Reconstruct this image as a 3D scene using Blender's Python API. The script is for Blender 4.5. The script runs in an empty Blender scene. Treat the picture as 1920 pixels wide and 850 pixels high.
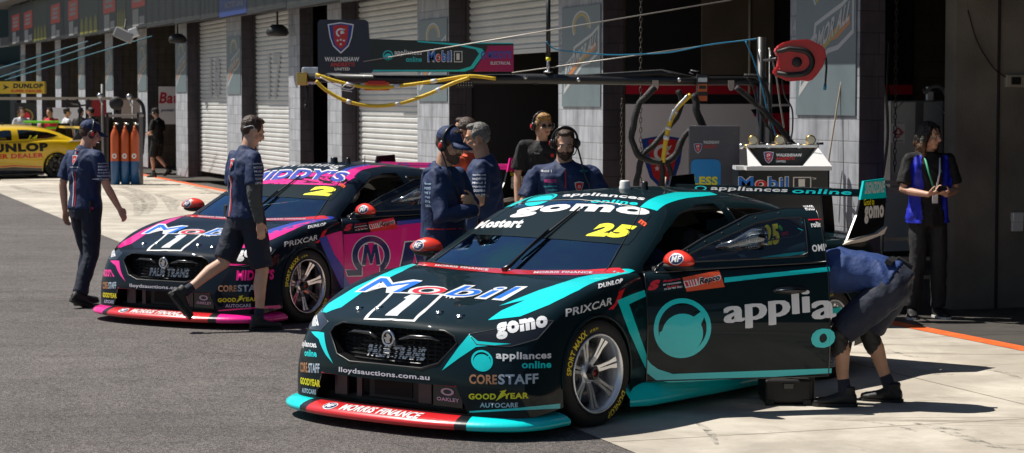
import bpy, bmesh, math, random
import numpy as np
from mathutils import Vector, Matrix, noise
from mathutils.bvhtree import BVHTree
from mathutils.geometry import tessellate_polygon
R = math.radians
random.seed(7)
SC = bpy.context.scene
COL = SC.collection

# ------------------------------------------------------------------ camera
FPX, CAMH, YH = 4000.0, 1.956, 190.4
TH = math.atan((425 - YH) / FPX)
CAM = Vector((0, 0, CAMH))

def ray(px, py):
    a = (px - 960) / FPX; b = (425 - py) / FPX
    return Vector((a, math.cos(TH) + b * math.sin(TH), -math.sin(TH) + b * math.cos(TH)))

def G(px, py, z=0.0):
    r = ray(px, py); return CAM + r * ((z - CAMH) / r.z)

def W(px, py, depth):
    r = ray(px, py); return CAM + r * (depth / r.y)

cd = bpy.data.cameras.new('camera'); cam = bpy.data.objects.new('camera', cd); COL.objects.link(cam)
cam.location = CAM; cam.rotation_euler = (math.pi / 2 - TH, 0, 0)
cd.sensor_width = 36; cd.lens = 36 * FPX / 1920; cd.clip_end = 3000; cd.clip_start = .1
cd.dof.use_dof = True; cd.dof.focus_distance = 13.6; cd.dof.aperture_fstop = 7.0
SC.camera = cam

# ------------------------------------------------------------------ materials
MATS = {}
def mat(name, col, rough=.5, metal=0., coat=0., spec=None, emit=None, bump=None, var=None, coat_r=.03, sss=0., alpha=None):
    """bump=(scale,strength)  var=(scale, amount) colour mottling"""
    if name in MATS: return MATS[name]
    m = bpy.data.materials.new(name); m.use_nodes = True; MATS[name] = m
    nt = m.node_tree; b = nt.nodes['Principled BSDF']
    b.inputs['Base Color'].default_value = (*col, 1); b.inputs['Roughness'].default_value = rough
    b.inputs['Metallic'].default_value = metal; b.inputs['Coat Weight'].default_value = coat
    b.inputs['Coat Roughness'].default_value = coat_r
    if spec is not None: b.inputs['Specular IOR Level'].default_value = spec
    if sss: b.inputs['Subsurface Weight'].default_value = sss; b.inputs['Subsurface Scale'].default_value = .02
    if emit: b.inputs['Emission Color'].default_value = (*col, 1); b.inputs['Emission Strength'].default_value = emit
    tc = None
    if bump or var:
        tc = nt.nodes.new('ShaderNodeTexCoord')
    if bump:
        n = nt.nodes.new('ShaderNodeTexNoise'); n.inputs['Scale'].default_value = bump[0]; n.inputs['Detail'].default_value = 4
        bp = nt.nodes.new('ShaderNodeBump'); bp.inputs['Strength'].default_value = bump[1]; bp.inputs['Distance'].default_value = .02
        nt.links.new(tc.outputs['Object'], n.inputs['Vector'])
        nt.links.new(n.outputs['Fac'], bp.inputs['Height']); nt.links.new(bp.outputs['Normal'], b.inputs['Normal'])
    if var:
        n = nt.nodes.new('ShaderNodeTexNoise'); n.inputs['Scale'].default_value = var[0]; n.inputs['Detail'].default_value = 5
        cr = nt.nodes.new('ShaderNodeMapRange'); cr.inputs['From Min'].default_value = .3; cr.inputs['From Max'].default_value = .7
        cr.inputs['To Min'].default_value = 1 - var[1]; cr.inputs['To Max'].default_value = 1 + var[1]
        mx = nt.nodes.new('ShaderNodeMix'); mx.data_type = 'RGBA'; mx.blend_type = 'MULTIPLY'; mx.inputs[0].default_value = 1
        mx.inputs[6].default_value = (*col, 1)
        nt.links.new(tc.outputs['Object'], n.inputs['Vector']); nt.links.new(n.outputs['Fac'], cr.inputs['Value'])
        nt.links.new(cr.outputs['Result'], mx.inputs[7]); nt.links.new(mx.outputs[2], b.inputs['Base Color'])
        if coat == 0:
            r2 = nt.nodes.new('ShaderNodeMapRange'); r2.inputs['To Min'].default_value = max(0, rough - .12); r2.inputs['To Max'].default_value = min(1, rough + .12)
            nt.links.new(n.outputs['Fac'], r2.inputs['Value']); nt.links.new(r2.outputs['Result'], b.inputs['Roughness'])
    return m

def glass_mat(name, tint, refl_rough=.02, k=2.5, film=False):
    if name in MATS: return MATS[name]
    m = bpy.data.materials.new(name); m.use_nodes = True; MATS[name] = m
    nt = m.node_tree; nt.nodes.clear()
    o = nt.nodes.new('ShaderNodeOutputMaterial'); t = nt.nodes.new('ShaderNodeBsdfTransparent'); t.inputs[0].default_value = (*tint, 1)
    g = nt.nodes.new('ShaderNodeBsdfGlossy'); g.inputs['Roughness'].default_value = refl_rough; g.inputs['Color'].default_value = (.9, .95, 1, 1)
    if film:
        tc = nt.nodes.new('ShaderNodeTexCoord'); n = nt.nodes.new('ShaderNodeTexNoise'); n.inputs['Scale'].default_value = 1.6; n.inputs['Detail'].default_value = 2; r = nt.nodes.new('ShaderNodeValToRGB'); e = r.color_ramp.elements
        e[0].position = .32; e[0].color = (.35, 1.0, .95, 1); e[1].position = .68; e[1].color = (.45, 1.0, .85, 1); q = e.new(.5); q.color = (.38, .62, .98, 1)
        nt.links.new(tc.outputs['Object'], n.inputs['Vector']); nt.links.new(n.outputs['Fac'], r.inputs[0]); nt.links.new(r.outputs[0], g.inputs['Color'])
    fr = nt.nodes.new('ShaderNodeFresnel'); fr.inputs[0].default_value = 1.5
    geo = nt.nodes.new('ShaderNodeNewGeometry')
    mu = nt.nodes.new('ShaderNodeMath'); mu.operation = 'MULTIPLY_ADD'; mu.inputs[1].default_value = k; mu.inputs[2].default_value = .04
    mx = nt.nodes.new('ShaderNodeMixShader')
    nt.links.new(fr.outputs[0], mu.inputs[0]); nt.links.new(mu.outputs[0], mx.inputs[0])
    nt.links.new(t.outputs[0], mx.inputs[1]); nt.links.new(g.outputs[0], mx.inputs[2]); nt.links.new(mx.outputs[0], o.inputs[0])
    return m

# ------------------------------------------------------------------ mesh builder
class MB:
    def __init__(s): s.v = []; s.f = []; s.m = []; s.s = []; s.mats = []
    def mi(s, m):
        if m not in s.mats: s.mats.append(m)
        return s.mats.index(m)
    def add(s, vs, fs, m, smooth=False):
        o = len(s.v); s.v += [tuple(v) for v in vs]; k = s.mi(m)
        for f in fs: s.f.append(tuple(i + o for i in f)); s.m.append(k); s.s.append(smooth)
        return s
    def box(s, c, d, m, rot=None, bev=0):
        x, y, z = d[0] / 2, d[1] / 2, d[2] / 2
        if bev:
            b = bmesh.new(); bmesh.ops.create_cube(b, size=1)
            for v in b.verts: v.co = Vector((v.co.x * d[0], v.co.y * d[1], v.co.z * d[2]))
            bmesh.ops.bevel(b, geom=b.edges[:], offset=bev, segments=2, affect='EDGES', profile=.5)
            vs = [v.co.copy() for v in b.verts]; b.verts.index_update(); fs = [[v.index for v in f.verts] for f in b.faces]; b.free()
        else:
            vs = [Vector((i * x, j * y, k * z)) for i in (-1, 1) for j in (-1, 1) for k in (-1, 1)]
            fs = [(0, 1, 3, 2), (4, 6, 7, 5), (0, 4, 5, 1), (2, 3, 7, 6), (0, 2, 6, 4), (1, 5, 7, 3)]
        if rot: vs = [rot @ v for v in vs]
        c = Vector(c); return s.add([v + c for v in vs], fs, m)
    def tube(s, pts, r, m, n=8, cap=True, smooth=True):
        pts = [Vector(p) for p in pts]; rs = r if isinstance(r, (list, tuple)) else [r] * len(pts)
        vs = []; fs = []; up = None
        for i, p in enumerate(pts):
            d = (pts[min(i + 1, len(pts) - 1)] - pts[max(i - 1, 0)]).normalized()
            if up is None:
                up = Vector((0, 0, 1)) if abs(d.z) < .9 else Vector((1, 0, 0))
            a = d.cross(up).normalized(); b = a.cross(d).normalized(); up = b
            for k in range(n):
                t = 2 * math.pi * k / n; vs.append(p + (a * math.cos(t) + b * math.sin(t)) * rs[i])
        for i in range(len(pts) - 1):
            for k in range(n): fs.append((i * n + k, i * n + (k + 1) % n, (i + 1) * n + (k + 1) % n, (i + 1) * n + k))
        s.add(vs, fs, m, smooth)
        if cap:
            o = len(s.v) - len(vs); k = s.mi(m)
            s.f.append(tuple(o + i for i in reversed(range(n)))); s.m.append(k); s.s.append(False)
            s.f.append(tuple(o + (len(pts) - 1) * n + i for i in range(n))); s.m.append(k); s.s.append(False)
        return s
    def lathe(s, prof, m, n=32, axis='z', c=(0, 0, 0), smooth=True, a0=0, a1=2 * math.pi):
        """prof=[(r,h)]"""
        vs = []; fs = []; full = abs(a1 - a0 - 2 * math.pi) < 1e-6; N = n if full else n + 1
        for r, h in prof:
            for k in range(N):
                t = a0 + (a1 - a0) * k / n; x, y = r * math.cos(t), r * math.sin(t)
                p = {'z': (x, y, h), 'y': (x, h, y), 'x': (h, x, y)}[axis]; vs.append((p[0] + c[0], p[1] + c[1], p[2] + c[2]))
        for i in range(len(prof) - 1):
            for k in range(n):
                k2 = (k + 1) % N; fs.append((i * N + k, i * N + k2, (i + 1) * N + k2, (i + 1) * N + k))
        return s.add(vs, fs, m, smooth)
    def ell(s, c, r, m, rot=None, nu=14, nv=9):
        vs = []; fs = []
        for j in range(1, nv):
            p = math.pi * j / nv
            for i in range(nu):
                t = 2 * math.pi * i / nu; vs.append(Vector((r[0] * math.sin(p) * math.cos(t), r[1] * math.sin(p) * math.sin(t), r[2] * math.cos(p))))
        vs += [Vector((0, 0, r[2])), Vector((0, 0, -r[2]))]; T, B = len(vs) - 2, len(vs) - 1
        for j in range(nv - 2):
            for i in range(nu): fs.append((j * nu + i, (j + 1) * nu + i, (j + 1) * nu + (i + 1) % nu, j * nu + (i + 1) % nu))
        for i in range(nu): fs.append((T, i, (i + 1) % nu)); fs.append((B, (nv - 2) * nu + (i + 1) % nu, (nv - 2) * nu + i))
        if rot: vs = [rot @ v for v in vs]
        c = Vector(c); return s.add([v + c for v in vs], fs, m, True)
    def prism(s, poly, m, z0, z1, fn=None):
        """poly 2D extruded; fn maps (a,b,h)->3D"""
        fn = fn or (lambda a, b, h: (a, b, h)); n = len(poly)
        vs = [fn(a, b, z0) for a, b in poly] + [fn(a, b, z1) for a, b in poly]
        tr = tessellate_polygon([[Vector((a, b, 0)) for a, b in poly]])
        fs = [tuple(t) for t in tr] + [tuple(i + n for i in reversed(t)) for t in tr] + [(i, (i + 1) % n, n + (i + 1) % n, n + i) for i in range(n)]
        return s.add(vs, fs, m)
    def mesh(s, name):
        me = bpy.data.meshes.new(name); me.from_pydata(s.v, [], s.f)
        for m in s.mats: me.materials.append(m)
        me.polygons.foreach_set('material_index', s.m); me.polygons.foreach_set('use_smooth', s.s)
        me.update(); return me
    def build(s, name, parent=None, loc=None, rot=None, fix=True, **tg):
        me = s.mesh(name)
        if fix:
            b = bmesh.new(); b.from_mesh(me); bmesh.ops.recalc_face_normals(b, faces=b.faces); b.to_mesh(me); b.free()
        o = bpy.data.objects.new(name, me); COL.objects.link(o)
        if parent: o.parent = parent
        if loc is not None: o.location = loc
        if rot is not None: o.rotation_euler = rot
        tag(o, **tg); return o

def tag(o, label=None, cat=None, group=None, kind=None):
    if label: o['label'] = label
    if cat: o['category'] = cat; o['kind'] = 'thing'
    if group: o['group'] = group
    if kind: o['kind'] = kind
    return o

def empty(name, loc=(0, 0, 0), rotz=0, **tg):
    o = bpy.data.objects.new(name, None); COL.objects.link(o); o.location = loc; o.rotation_euler = (0, 0, rotz)
    o.empty_display_size = .2
    return tag(o, **tg)

# ------------------------------------------------------------------ 2D shapes
TCACHE = {}
def text2d(s, bold=.02, shear=0, mi=None, space=None, norm=True):
    if space is None: space = 1 + bold * 2.2
    key = (s, bold, shear, tuple(mi) if mi else None, space)
    if key in TCACHE: return TCACHE[key]
    c = bpy.data.curves.new('t', 'FONT'); c.body = s; c.offset = bold; c.shear = shear; c.resolution_u = 3; c.space_character = space
    o = bpy.data.objects.new('t', c); COL.objects.link(o)
    if mi:
        for k in range(max(mi) + 1): c.materials.append(mat('tmpm%d' % k, (1, 1, 1)))
        for i, k in enumerate(mi): c.body_format[i].material_index = k
    dg = bpy.context.evaluated_depsgraph_get(); me = bpy.data.meshes.new_from_object(o.evaluated_get(dg))
    vs = [(v.co.x, v.co.y) for v in me.vertices]; fs = [tuple(p.vertices) for p in me.polygons]; ms = [p.material_index for p in me.polygons]
    bpy.data.objects.remove(o); bpy.data.curves.remove(c); bpy.data.meshes.remove(me)
    x0 = min(v[0] for v in vs); x1 = max(v[0] for v in vs); y0 = min(v[1] for v in vs); y1 = max(v[1] for v in vs)
    vs = [((x - x0) / (x1 - x0), (y - y0) / (y1 - y0)) for x, y in vs]
    TCACHE[key] = (vs, fs, ms, (x1 - x0) / (y1 - y0)); return TCACHE[key]

def poly2d(pts):
    tr = tessellate_polygon([[Vector((p[0], p[1], 0)) for p in pts]])
    return [tuple(p) for p in pts], [tuple(t) for t in tr], [0] * len(tr), 1

def ring2d(cx, cy, rx, ry, w=None, n=32, a0=0, a1=2 * math.pi):
    """ellipse disc (w None) or ring whose inner radii are rx*w"""
    vs = []; fs = []
    full = abs(a1 - a0 - 2 * math.pi) < 1e-6
    ks = n if full else n + 1
    for k in range(ks):
        t = a0 + (a1 - a0) * k / n; vs.append((cx + rx * math.cos(t), cy + ry * math.sin(t)))
    if w is None:
        vs.append((cx, cy)); c = len(vs) - 1
        fs = [(k, (k + 1) % ks, c) for k in range(n)]
    else:
        for k in range(ks):
            t = a0 + (a1 - a0) * k / n; vs.append((cx + rx * w * math.cos(t), cy + ry * w * math.sin(t)))
        for k in range(n):
            a, b = k, (k + 1) % ks; fs += [(a, b, ks + b), (a, ks + b, ks + a)]
    return vs, fs, [0] * len(fs), 1

class Frame:
    def __init__(s, ex, ey, d, O=(0, 0, 0)):
        s.ex = Vector(ex).normalized(); s.ey = Vector(ey).normalized(); s.d = Vector(d).normalized(); s.O = Vector(O)
    def to2(s, p): q = Vector(p) - s.O; return (q.dot(s.ex), q.dot(s.ey))
    def at(s, a, b): return s.O + s.ex * a + s.ey * b

def drape(mb, shape, mats, frame, bvh, layer=0, step=.04, xf=None, base=.0018, lim=None, back=5.0):
    """project a 2D shape on a surface along frame.d and add the faces to mb"""
    vs, fs, ms, _ = shape
    if xf: vs = [xf(*v) for v in vs]
    if not isinstance(mats, (list, tuple)): mats = [mats]
    b = bmesh.new(); bv = [b.verts.new((x, y, 0)) for x, y in vs]
    for f, m in zip(fs, ms):
        try: nf = b.faces.new([bv[i] for i in f]); nf.material_index = m
        except ValueError: pass
    xs = [v[0] for v in vs]; ys = [v[1] for v in vs]
    for ax, lo, hi in ((0, min(xs), max(xs)), (1, min(ys), max(ys))):
        k = math.floor(lo / step) + 1
        while k * step < hi:
            co = Vector((0, 0, 0)); co[ax] = k * step; no = Vector((0, 0, 0)); no[ax] = 1
            bmesh.ops.bisect_plane(b, geom=b.verts[:] + b.edges[:] + b.faces[:], plane_co=co, plane_no=no, dist=1e-6); k += 1
    hit = {}
    off = base + layer * .0011
    for v in b.verts:
        o = frame.at(v.co.x, v.co.y) - frame.d * back
        p, n, i, dd = bvh.ray_cast(o, frame.d, back * 2)
        if p is None: hit[v] = None; continue
        if n.dot(frame.d) > 0: n = -n
        if n.dot(frame.d) > -.08: hit[v] = None; continue
        hit[v] = (p + n * off)
    groups = {}
    for f in b.faces:
        ps = [hit[v] for v in f.verts]
        if any(p is None for p in ps): continue
        mx = max((ps[i] - ps[i - 1]).dot(frame.d) for i in range(len(ps)))
        if mx > (lim or .12): continue
        groups.setdefault(f.material_index, []).append(f)
    for mi_, fl in groups.items():
        idx = {}; V = []; F = []
        for f in fl:
            t = []
            for v in f.verts:
                if v not in idx: idx[v] = len(V); V.append(hit[v])
                t.append(idx[v])
            if (V[t[1]] - V[t[0]]).cross(V[t[2]] - V[t[0]]).dot(frame.d) > 0: t.reverse()
            F.append(t)
        mb.add(V, F, mats[min(mi_, len(mats) - 1)], True)
    b.free()

def affine(BL, BR, TL):
    return lambda x, y: (BL[0] + x * (BR[0] - BL[0]) + y * (TL[0] - BL[0]), BL[1] + x * (BR[1] - BL[1]) + y * (TL[1] - BL[1]))

def flat(mb, shape, m, O, ex, ey, thick=.002, xf=None):
    """flat shape with a little thickness on a plane (signs)"""
    vs, fs, ms, _ = shape
    if xf: vs = [xf(*v) for v in vs]
    O = Vector(O); ex = Vector(ex).normalized(); ey = Vector(ey).normalized(); n = ex.cross(ey)
    mats = m if isinstance(m, (list, tuple)) else [m]
    V = [O + ex * x + ey * y + n * thick for x, y in vs]
    for k in set(ms):
        F = [f for f, q in zip(fs, ms) if q == k]
        idx = {}; VV = []; FF = []
        for f in F:
            t = []
            for i in f:
                if i not in idx: idx[i] = len(VV); VV.append(V[i])
                t.append(idx[i])
            FF.append(t)
        mb.add(VV, FF, mats[min(k, len(mats) - 1)])

def box_xf(x, y, w, h): return lambda a, b: (x + a * w, y + b * h)
def rect(x, y, w, h): return poly2d([(x, y), (x + w, y), (x + w, y + h), (x, y + h)])

def catmull(pts, n=6):
    pts = [Vector(p) for p in pts]; P = [pts[0] * 2 - pts[1]] + pts + [pts[-1] * 2 - pts[-2]]; out = []
    for i in range(1, len(P) - 2):
        for k in range(n):
            t = k / n; a, b, c, d = P[i - 1], P[i], P[i + 1], P[i + 2]
            out.append(.5 * ((2 * b) + (c - a) * t + (2 * a - 5 * b + 4 * c - d) * t * t + (3 * b - a - 3 * c + d) * t ** 3))
    out.append(pts[-1]); return out

# common materials
WHITE = mat('white_vinyl', (.8, .8, .8), .35, coat=.6)
BLACK = mat('black_gloss', (.006, .007, .008), .3, coat=.5)
MBLACK = mat('matt_black', (.012, .012, .013), .6, var=(20, .2))
RUBBER = mat('rubber', (.012, .012, .012), .75, bump=(60, .15), var=(12, .2))
CHROME = mat('chrome', (.75, .76, .78), .12, metal=1)
ALU = mat('brushed_metal', (.55, .56, .58), .35, metal=1, var=(30, .12))
RED = mat('red_paint', (.62, .015, .02), .3, coat=.7)
YELLOW = mat('yellow_vinyl', (.85, .78, .02), .4)
BLUE = mat('blue_vinyl', (.01, .09, .5), .35, coat=.5)
TEAL = mat('teal_vinyl', (.0, .66, .68), .32, coat=.5)
PINK = mat('pink_vinyl', (.86, .010, .27), .3, coat=.8)
ORANGE = mat('orange_red_vinyl', (.75, .09, .02), .35, coat=.5)
NAVYV = mat('navy_vinyl', (.01, .02, .12), .35, coat=.6)
GREYV = mat('grey_vinyl', (.45, .45, .46), .4)
# ------------------------------------------------------------------ world, sun
SUN_EL = R(59); SUN_AZ = R(-72)   # azimuth clockwise from +Y
w = bpy.data.worlds.new('World'); SC.world = w; w.use_nodes = True
nt = w.node_tree; bg = nt.nodes['Background']; sky = nt.nodes.new('ShaderNodeTexSky'); sky.sky_type = 'NISHITA'
sky.sun_disc = False; sky.sun_elevation = SUN_EL; sky.sun_rotation = SUN_AZ; sky.air_density = 1.0; sky.dust_density = .6
nt.links.new(sky.outputs[0], bg.inputs[0]); bg.inputs[1].default_value = .05
sl = bpy.data.lights.new('sun', 'SUN'); sl.energy = 5.0; sl.angle = R(.5); sl.color = (1, .95, .87)
so = bpy.data.objects.new('sun', sl); COL.objects.link(so)
tosun = Vector((math.sin(SUN_AZ) * math.cos(SUN_EL), math.cos(SUN_AZ) * math.cos(SUN_EL), math.sin(SUN_EL)))
so.rotation_euler = tosun.to_track_quat('Z', 'Y').to_euler(); so.location = (0, 0, 30)
SC.view_settings.view_transform = 'Standard'; SC.view_settings.look = 'None'; SC.view_settings.gamma = 1; SC.view_settings.exposure = 0.42
SC.cycles.max_bounces = 8; SC.cycles.transparent_max_bounces = 12; SC.cycles.use_denoising = True

# ------------------------------------------------------------------ facade frame
F0 = G(1480, 564); F1 = G(408, 354); D = (F1 - F0).normalized(); N = Vector((D.y * -1, D.x, 0)); N = Vector((-D.y, D.x, 0))
FROT = math.atan2(D.y, D.x); RISE = .0105
def fac(s, n, z, lev=True): return F0 + D * s + N * n + Vector((0, 0, z + (RISE * s if lev else 0)))
def s_at(px, n=0.0):
    r = ray(px, 300); O = F0 + N * n
    a, b, c, d = D.x, -r.x, D.y, -r.y; det = a * d - b * c
    return (-O.x * d + b * O.y) / det
def n_at(px, s):
    r = ray(px, 300); O = F0 + D * s
    a, b, c, d = N.x, -r.x, N.y, -r.y; det = a * d - b * c
    return (-O.x * d + b * O.y) / det
def fobj(mb, name, s, n=0, z=0, parent=None, **tg):
    p = fac(s, n, z) if parent is None else Vector((0, 0, 0))
    return mb.build(name, parent=parent, loc=p, rot=(0, 0, FROT) if parent is None else None, **tg)

# ------------------------------------------------------------------ ground materials
def ground_mat(name, c1, c2, kind):
    m = bpy.data.materials.new(name); m.use_nodes = True; nt = m.node_tree; b = nt.nodes['Principled BSDF']; L = nt.links
    tc = nt.nodes.new('ShaderNodeTexCoord'); P = tc.outputs['Object']
    def noise_(s, det=6, rough=.6, dist=0):
        n = nt.nodes.new('ShaderNodeTexNoise'); n.inputs['Scale'].default_value = s; n.inputs['Detail'].default_value = det
        n.inputs['Roughness'].default_value = rough; n.inputs['Distortion'].default_value = dist; L.new(P, n.inputs['Vector']); return n
    def ramp(inp, p0, p1, a=(0, 0, 0, 1), c=(1, 1, 1, 1)):
        r = nt.nodes.new('ShaderNodeValToRGB'); r.color_ramp.elements[0].position = p0; r.color_ramp.elements[1].position = p1
        r.color_ramp.elements[0].color = a; r.color_ramp.elements[1].color = c; L.new(inp, r.inputs[0]); return r.outputs[0]
    def mix(f, a, c, mode='MIX'):
        x = nt.nodes.new('ShaderNodeMix'); x.data_type = 'RGBA'; x.blend_type = mode
        if isinstance(f, float): x.inputs[0].default_value = f
        else: L.new(f, x.inputs[0])
        for i, q in ((6, a), (7, c)):
            if isinstance(q, tuple): x.inputs[i].default_value = q
            else: L.new(q, x.inputs[i])
        return x.outputs[2]
    big = noise_(.35, 5, .6); mid = noise_(3.0, 6, .65)
    col = ramp(big.outputs['Fac'], .35, .65, (*c1, 1), (*c2, 1))
    if kind == 'asphalt':
        vo = nt.nodes.new('ShaderNodeTexVoronoi'); vo.inputs['Scale'].default_value = 95; L.new(P, vo.inputs['Vector'])
        sp = nt.nodes.new('ShaderNodeSeparateColor'); L.new(vo.outputs['Color'], sp.inputs[0])
        speck = ramp(sp.outputs[0], .2, 1.0, (.5, .5, .5, 1), (1.85, 1.8, 1.75, 1))
        col = mix(.85, col, speck, 'MULTIPLY')
        col = mix(.5, col, ramp(mid.outputs['Fac'], .3, .7, (.75, .75, .75, 1), (1.2, 1.2, 1.2, 1)), 'MULTIPLY')
        mpa = nt.nodes.new('ShaderNodeMapping'); mpa.inputs['Rotation'].default_value = (0, 0, R(20)); mpa.inputs['Scale'].default_value = (.10, 1.6, 1); L.new(P, mpa.inputs[0])
        na_ = nt.nodes.new('ShaderNodeTexNoise'); na_.inputs['Scale'].default_value = 1.3; na_.inputs['Detail'].default_value = 6; na_.inputs['Roughness'].default_value = .65; L.new(mpa.outputs[0], na_.inputs['Vector'])
        col = mix(.8, col, ramp(na_.outputs['Fac'], .52, .72, (1, 1, 1, 1), (.62, .62, .63, 1)), 'MULTIPLY')
        vc = nt.nodes.new('ShaderNodeTexVoronoi'); vc.feature = 'DISTANCE_TO_EDGE'; vc.inputs['Scale'].default_value = .55; nw = noise_(1.7, 5, .7)
        mv = nt.nodes.new('ShaderNodeVectorMath'); mv.operation = 'ADD'; L.new(P, mv.inputs[0]); L.new(nw.outputs['Color'], mv.inputs[1]); L.new(mv.outputs[0], vc.inputs['Vector'])
        col = mix(.55, col, ramp(vc.outputs['Distance'], .0, .012, (.45, .45, .45, 1), (1, 1, 1, 1)), 'MULTIPLY')
        bp = nt.nodes.new('ShaderNodeBump'); bp.inputs['Strength'].default_value = .7; bp.inputs['Distance'].default_value = .012
        L.new(vo.outputs['Distance'], bp.inputs['Height']); L.new(bp.outputs[0], b.inputs['Normal'])
        b.inputs['Roughness'].default_value = .82; b.inputs['Specular IOR Level'].default_value = .3
    else:
        col = mix(.6, col, ramp(mid.outputs['Fac'], .3, .75, (.72, .71, .70, 1), (1.12, 1.12, 1.12, 1)), 'MULTIPLY')
        # slab joints, oil spots and skid marks worn into the concrete
        mp = nt.nodes.new('ShaderNodeMapping'); mp.inputs['Rotation'].default_value = (0, 0, -FROT + R(90)); mp.inputs['Location'].default_value = (.8, 1.3, 0); L.new(P, mp.inputs[0])
        br = nt.nodes.new('ShaderNodeTexBrick'); br.offset = 0; br.inputs['Scale'].default_value = 1; br.inputs['Brick Width'].default_value = 4.2; br.inputs['Row Height'].default_value = 4.2
        br.inputs['Mortar Size'].default_value = .012; br.inputs['Mortar Smooth'].default_value = .5
        br.inputs['Color1'].default_value = (1, 1, 1, 1); br.inputs['Color2'].default_value = (.93, .93, .93, 1); br.inputs['Mortar'].default_value = (.35, .33, .3, 1)
        L.new(mp.outputs[0], br.inputs['Vector']); col = mix(1.0, col, br.outputs['Color'], 'MULTIPLY')
        mp2 = nt.nodes.new('ShaderNodeMapping'); mp2.inputs['Rotation'].default_value = (0, 0, R(24)); mp2.inputs['Scale'].default_value = (.35, 3.2, 1); L.new(P, mp2.inputs[0])
        n3 = nt.nodes.new('ShaderNodeTexNoise'); n3.inputs['Scale'].default_value = 1.1; n3.inputs['Detail'].default_value = 7; n3.inputs['Roughness'].default_value = .7; n3.inputs['Distortion'].default_value = .7; L.new(mp2.outputs[0], n3.inputs['Vector'])
        col = mix(.9, col, ramp(n3.outputs['Fac'], .58, .68, (1, 1, 1, 1), (.50, .48, .45, 1)), 'MULTIPLY')
        bg2 = noise_(.9, 7, .7, .4); col = mix(.8, col, ramp(bg2.outputs['Fac'], .42, .60, (.70, .68, .66, 1), (1.04, 1.04, 1.04, 1)), 'MULTIPLY')
        sp = noise_(14, 3, .5); col = mix(.6, col, ramp(sp.outputs['Fac'], .70, .76, (1, 1, 1, 1), (.5, .48, .45, 1)), 'MULTIPLY')
        fine = noise_(160, 3, .6)
        bp = nt.nodes.new('ShaderNodeBump'); bp.inputs['Strength'].default_value = .25; bp.inputs['Distance'].default_value = .01
        L.new(fine.outputs['Fac'], bp.inputs['Height']); L.new(bp.outputs[0], b.inputs['Normal'])
        b.inputs['Roughness'].default_value = .75 if kind == 'concrete' else .5
    L.new(col, b.inputs['Base Color']); return m

ASPH = ground_mat('asphalt', (.098, .089, .086), (.130, .118, .113), 'asphalt')
CONC = ground_mat('concrete_apron', (.47, .43, .365), (.60, .55, .47), 'concrete')
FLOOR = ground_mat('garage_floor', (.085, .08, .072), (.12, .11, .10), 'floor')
LINEO = mat('orange_line_paint', (.72, .12, .02), .6, var=(8, .25))

MB().add([(-600, -300, 0), (600, -300, 0), (600, 900, 0), (-600, 900, 0)], [(0, 1, 2, 3)], ASPH).build('ground', kind='structure')
A = G(0, 363); B = G(1190, 850); dr = (B - A).normalized()
A2 = A - dr * 8; B2 = B + dr * 14
Afar = fac(150, 14, 0, False)
pts = [A2, B2, fac(-40, .02, 0, False), fac(150, .02, 0, False), Afar]
mb = MB(); mb.add([Vector((p.x, p.y, .004)) for p in pts], [range(len(pts))], CONC); mb.build('pit_apron', kind='structure')
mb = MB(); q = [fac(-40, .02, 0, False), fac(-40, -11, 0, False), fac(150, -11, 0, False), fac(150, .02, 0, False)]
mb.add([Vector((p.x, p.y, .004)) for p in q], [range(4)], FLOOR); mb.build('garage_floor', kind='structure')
mb = MB(); q = [fac(-30, .20, 0, False), fac(-30, .02, 0, False), fac(120, .02, 0, False), fac(120, .20, 0, False)]
mb.add([Vector((p.x, p.y, .008)) for p in q], [range(4)], LINEO); mb.build('orange_line', kind='structure')

# tyre marks and scuffs on the apron
def mark_mat():
    m = bpy.data.materials.new('tyre_rubber_mark'); m.use_nodes = True; nt = m.node_tree; b = nt.nodes['Principled BSDF']; b.inputs['Base Color'].default_value = (.05, .045, .04, 1); b.inputs['Roughness'].default_value = .8
    tc = nt.nodes.new('ShaderNodeTexCoord'); n = nt.nodes.new('ShaderNodeTexNoise'); n.inputs['Scale'].default_value = 9; n.inputs['Detail'].default_value = 8; n.inputs['Roughness'].default_value = .75; r = nt.nodes.new('ShaderNodeValToRGB'); r.color_ramp.elements[0].position = .47; r.color_ramp.elements[1].position = .68; r.color_ramp.elements[1].color = (.75, .75, .75, 1)
    nt.links.new(tc.outputs['Object'], n.inputs['Vector']); nt.links.new(n.outputs['Fac'], r.inputs[0]); nt.links.new(r.outputs[0], b.inputs['Alpha']); return m
MK = mark_mat(); mb = MB()
def mark(pts, w_):
    P = catmull([G(*p) for p in pts], 8); n = len(P); V = []
    for i, p in enumerate(P):
        d = (P[min(i + 1, n - 1)] - P[max(i - 1, 0)]).normalized(); q = Vector((-d.y, d.x, 0)) * w_ * .5 * (.35 + .65 * math.sin(math.pi * (i + .5) / n)); V += [Vector((p.x + q.x, p.y + q.y, .0065)), Vector((p.x - q.x, p.y - q.y, .0065))]
    mb.add(V, [(2 * i, 2 * i + 1, 2 * i + 3, 2 * i + 2) for i in range(n - 1)], MK)
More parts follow.
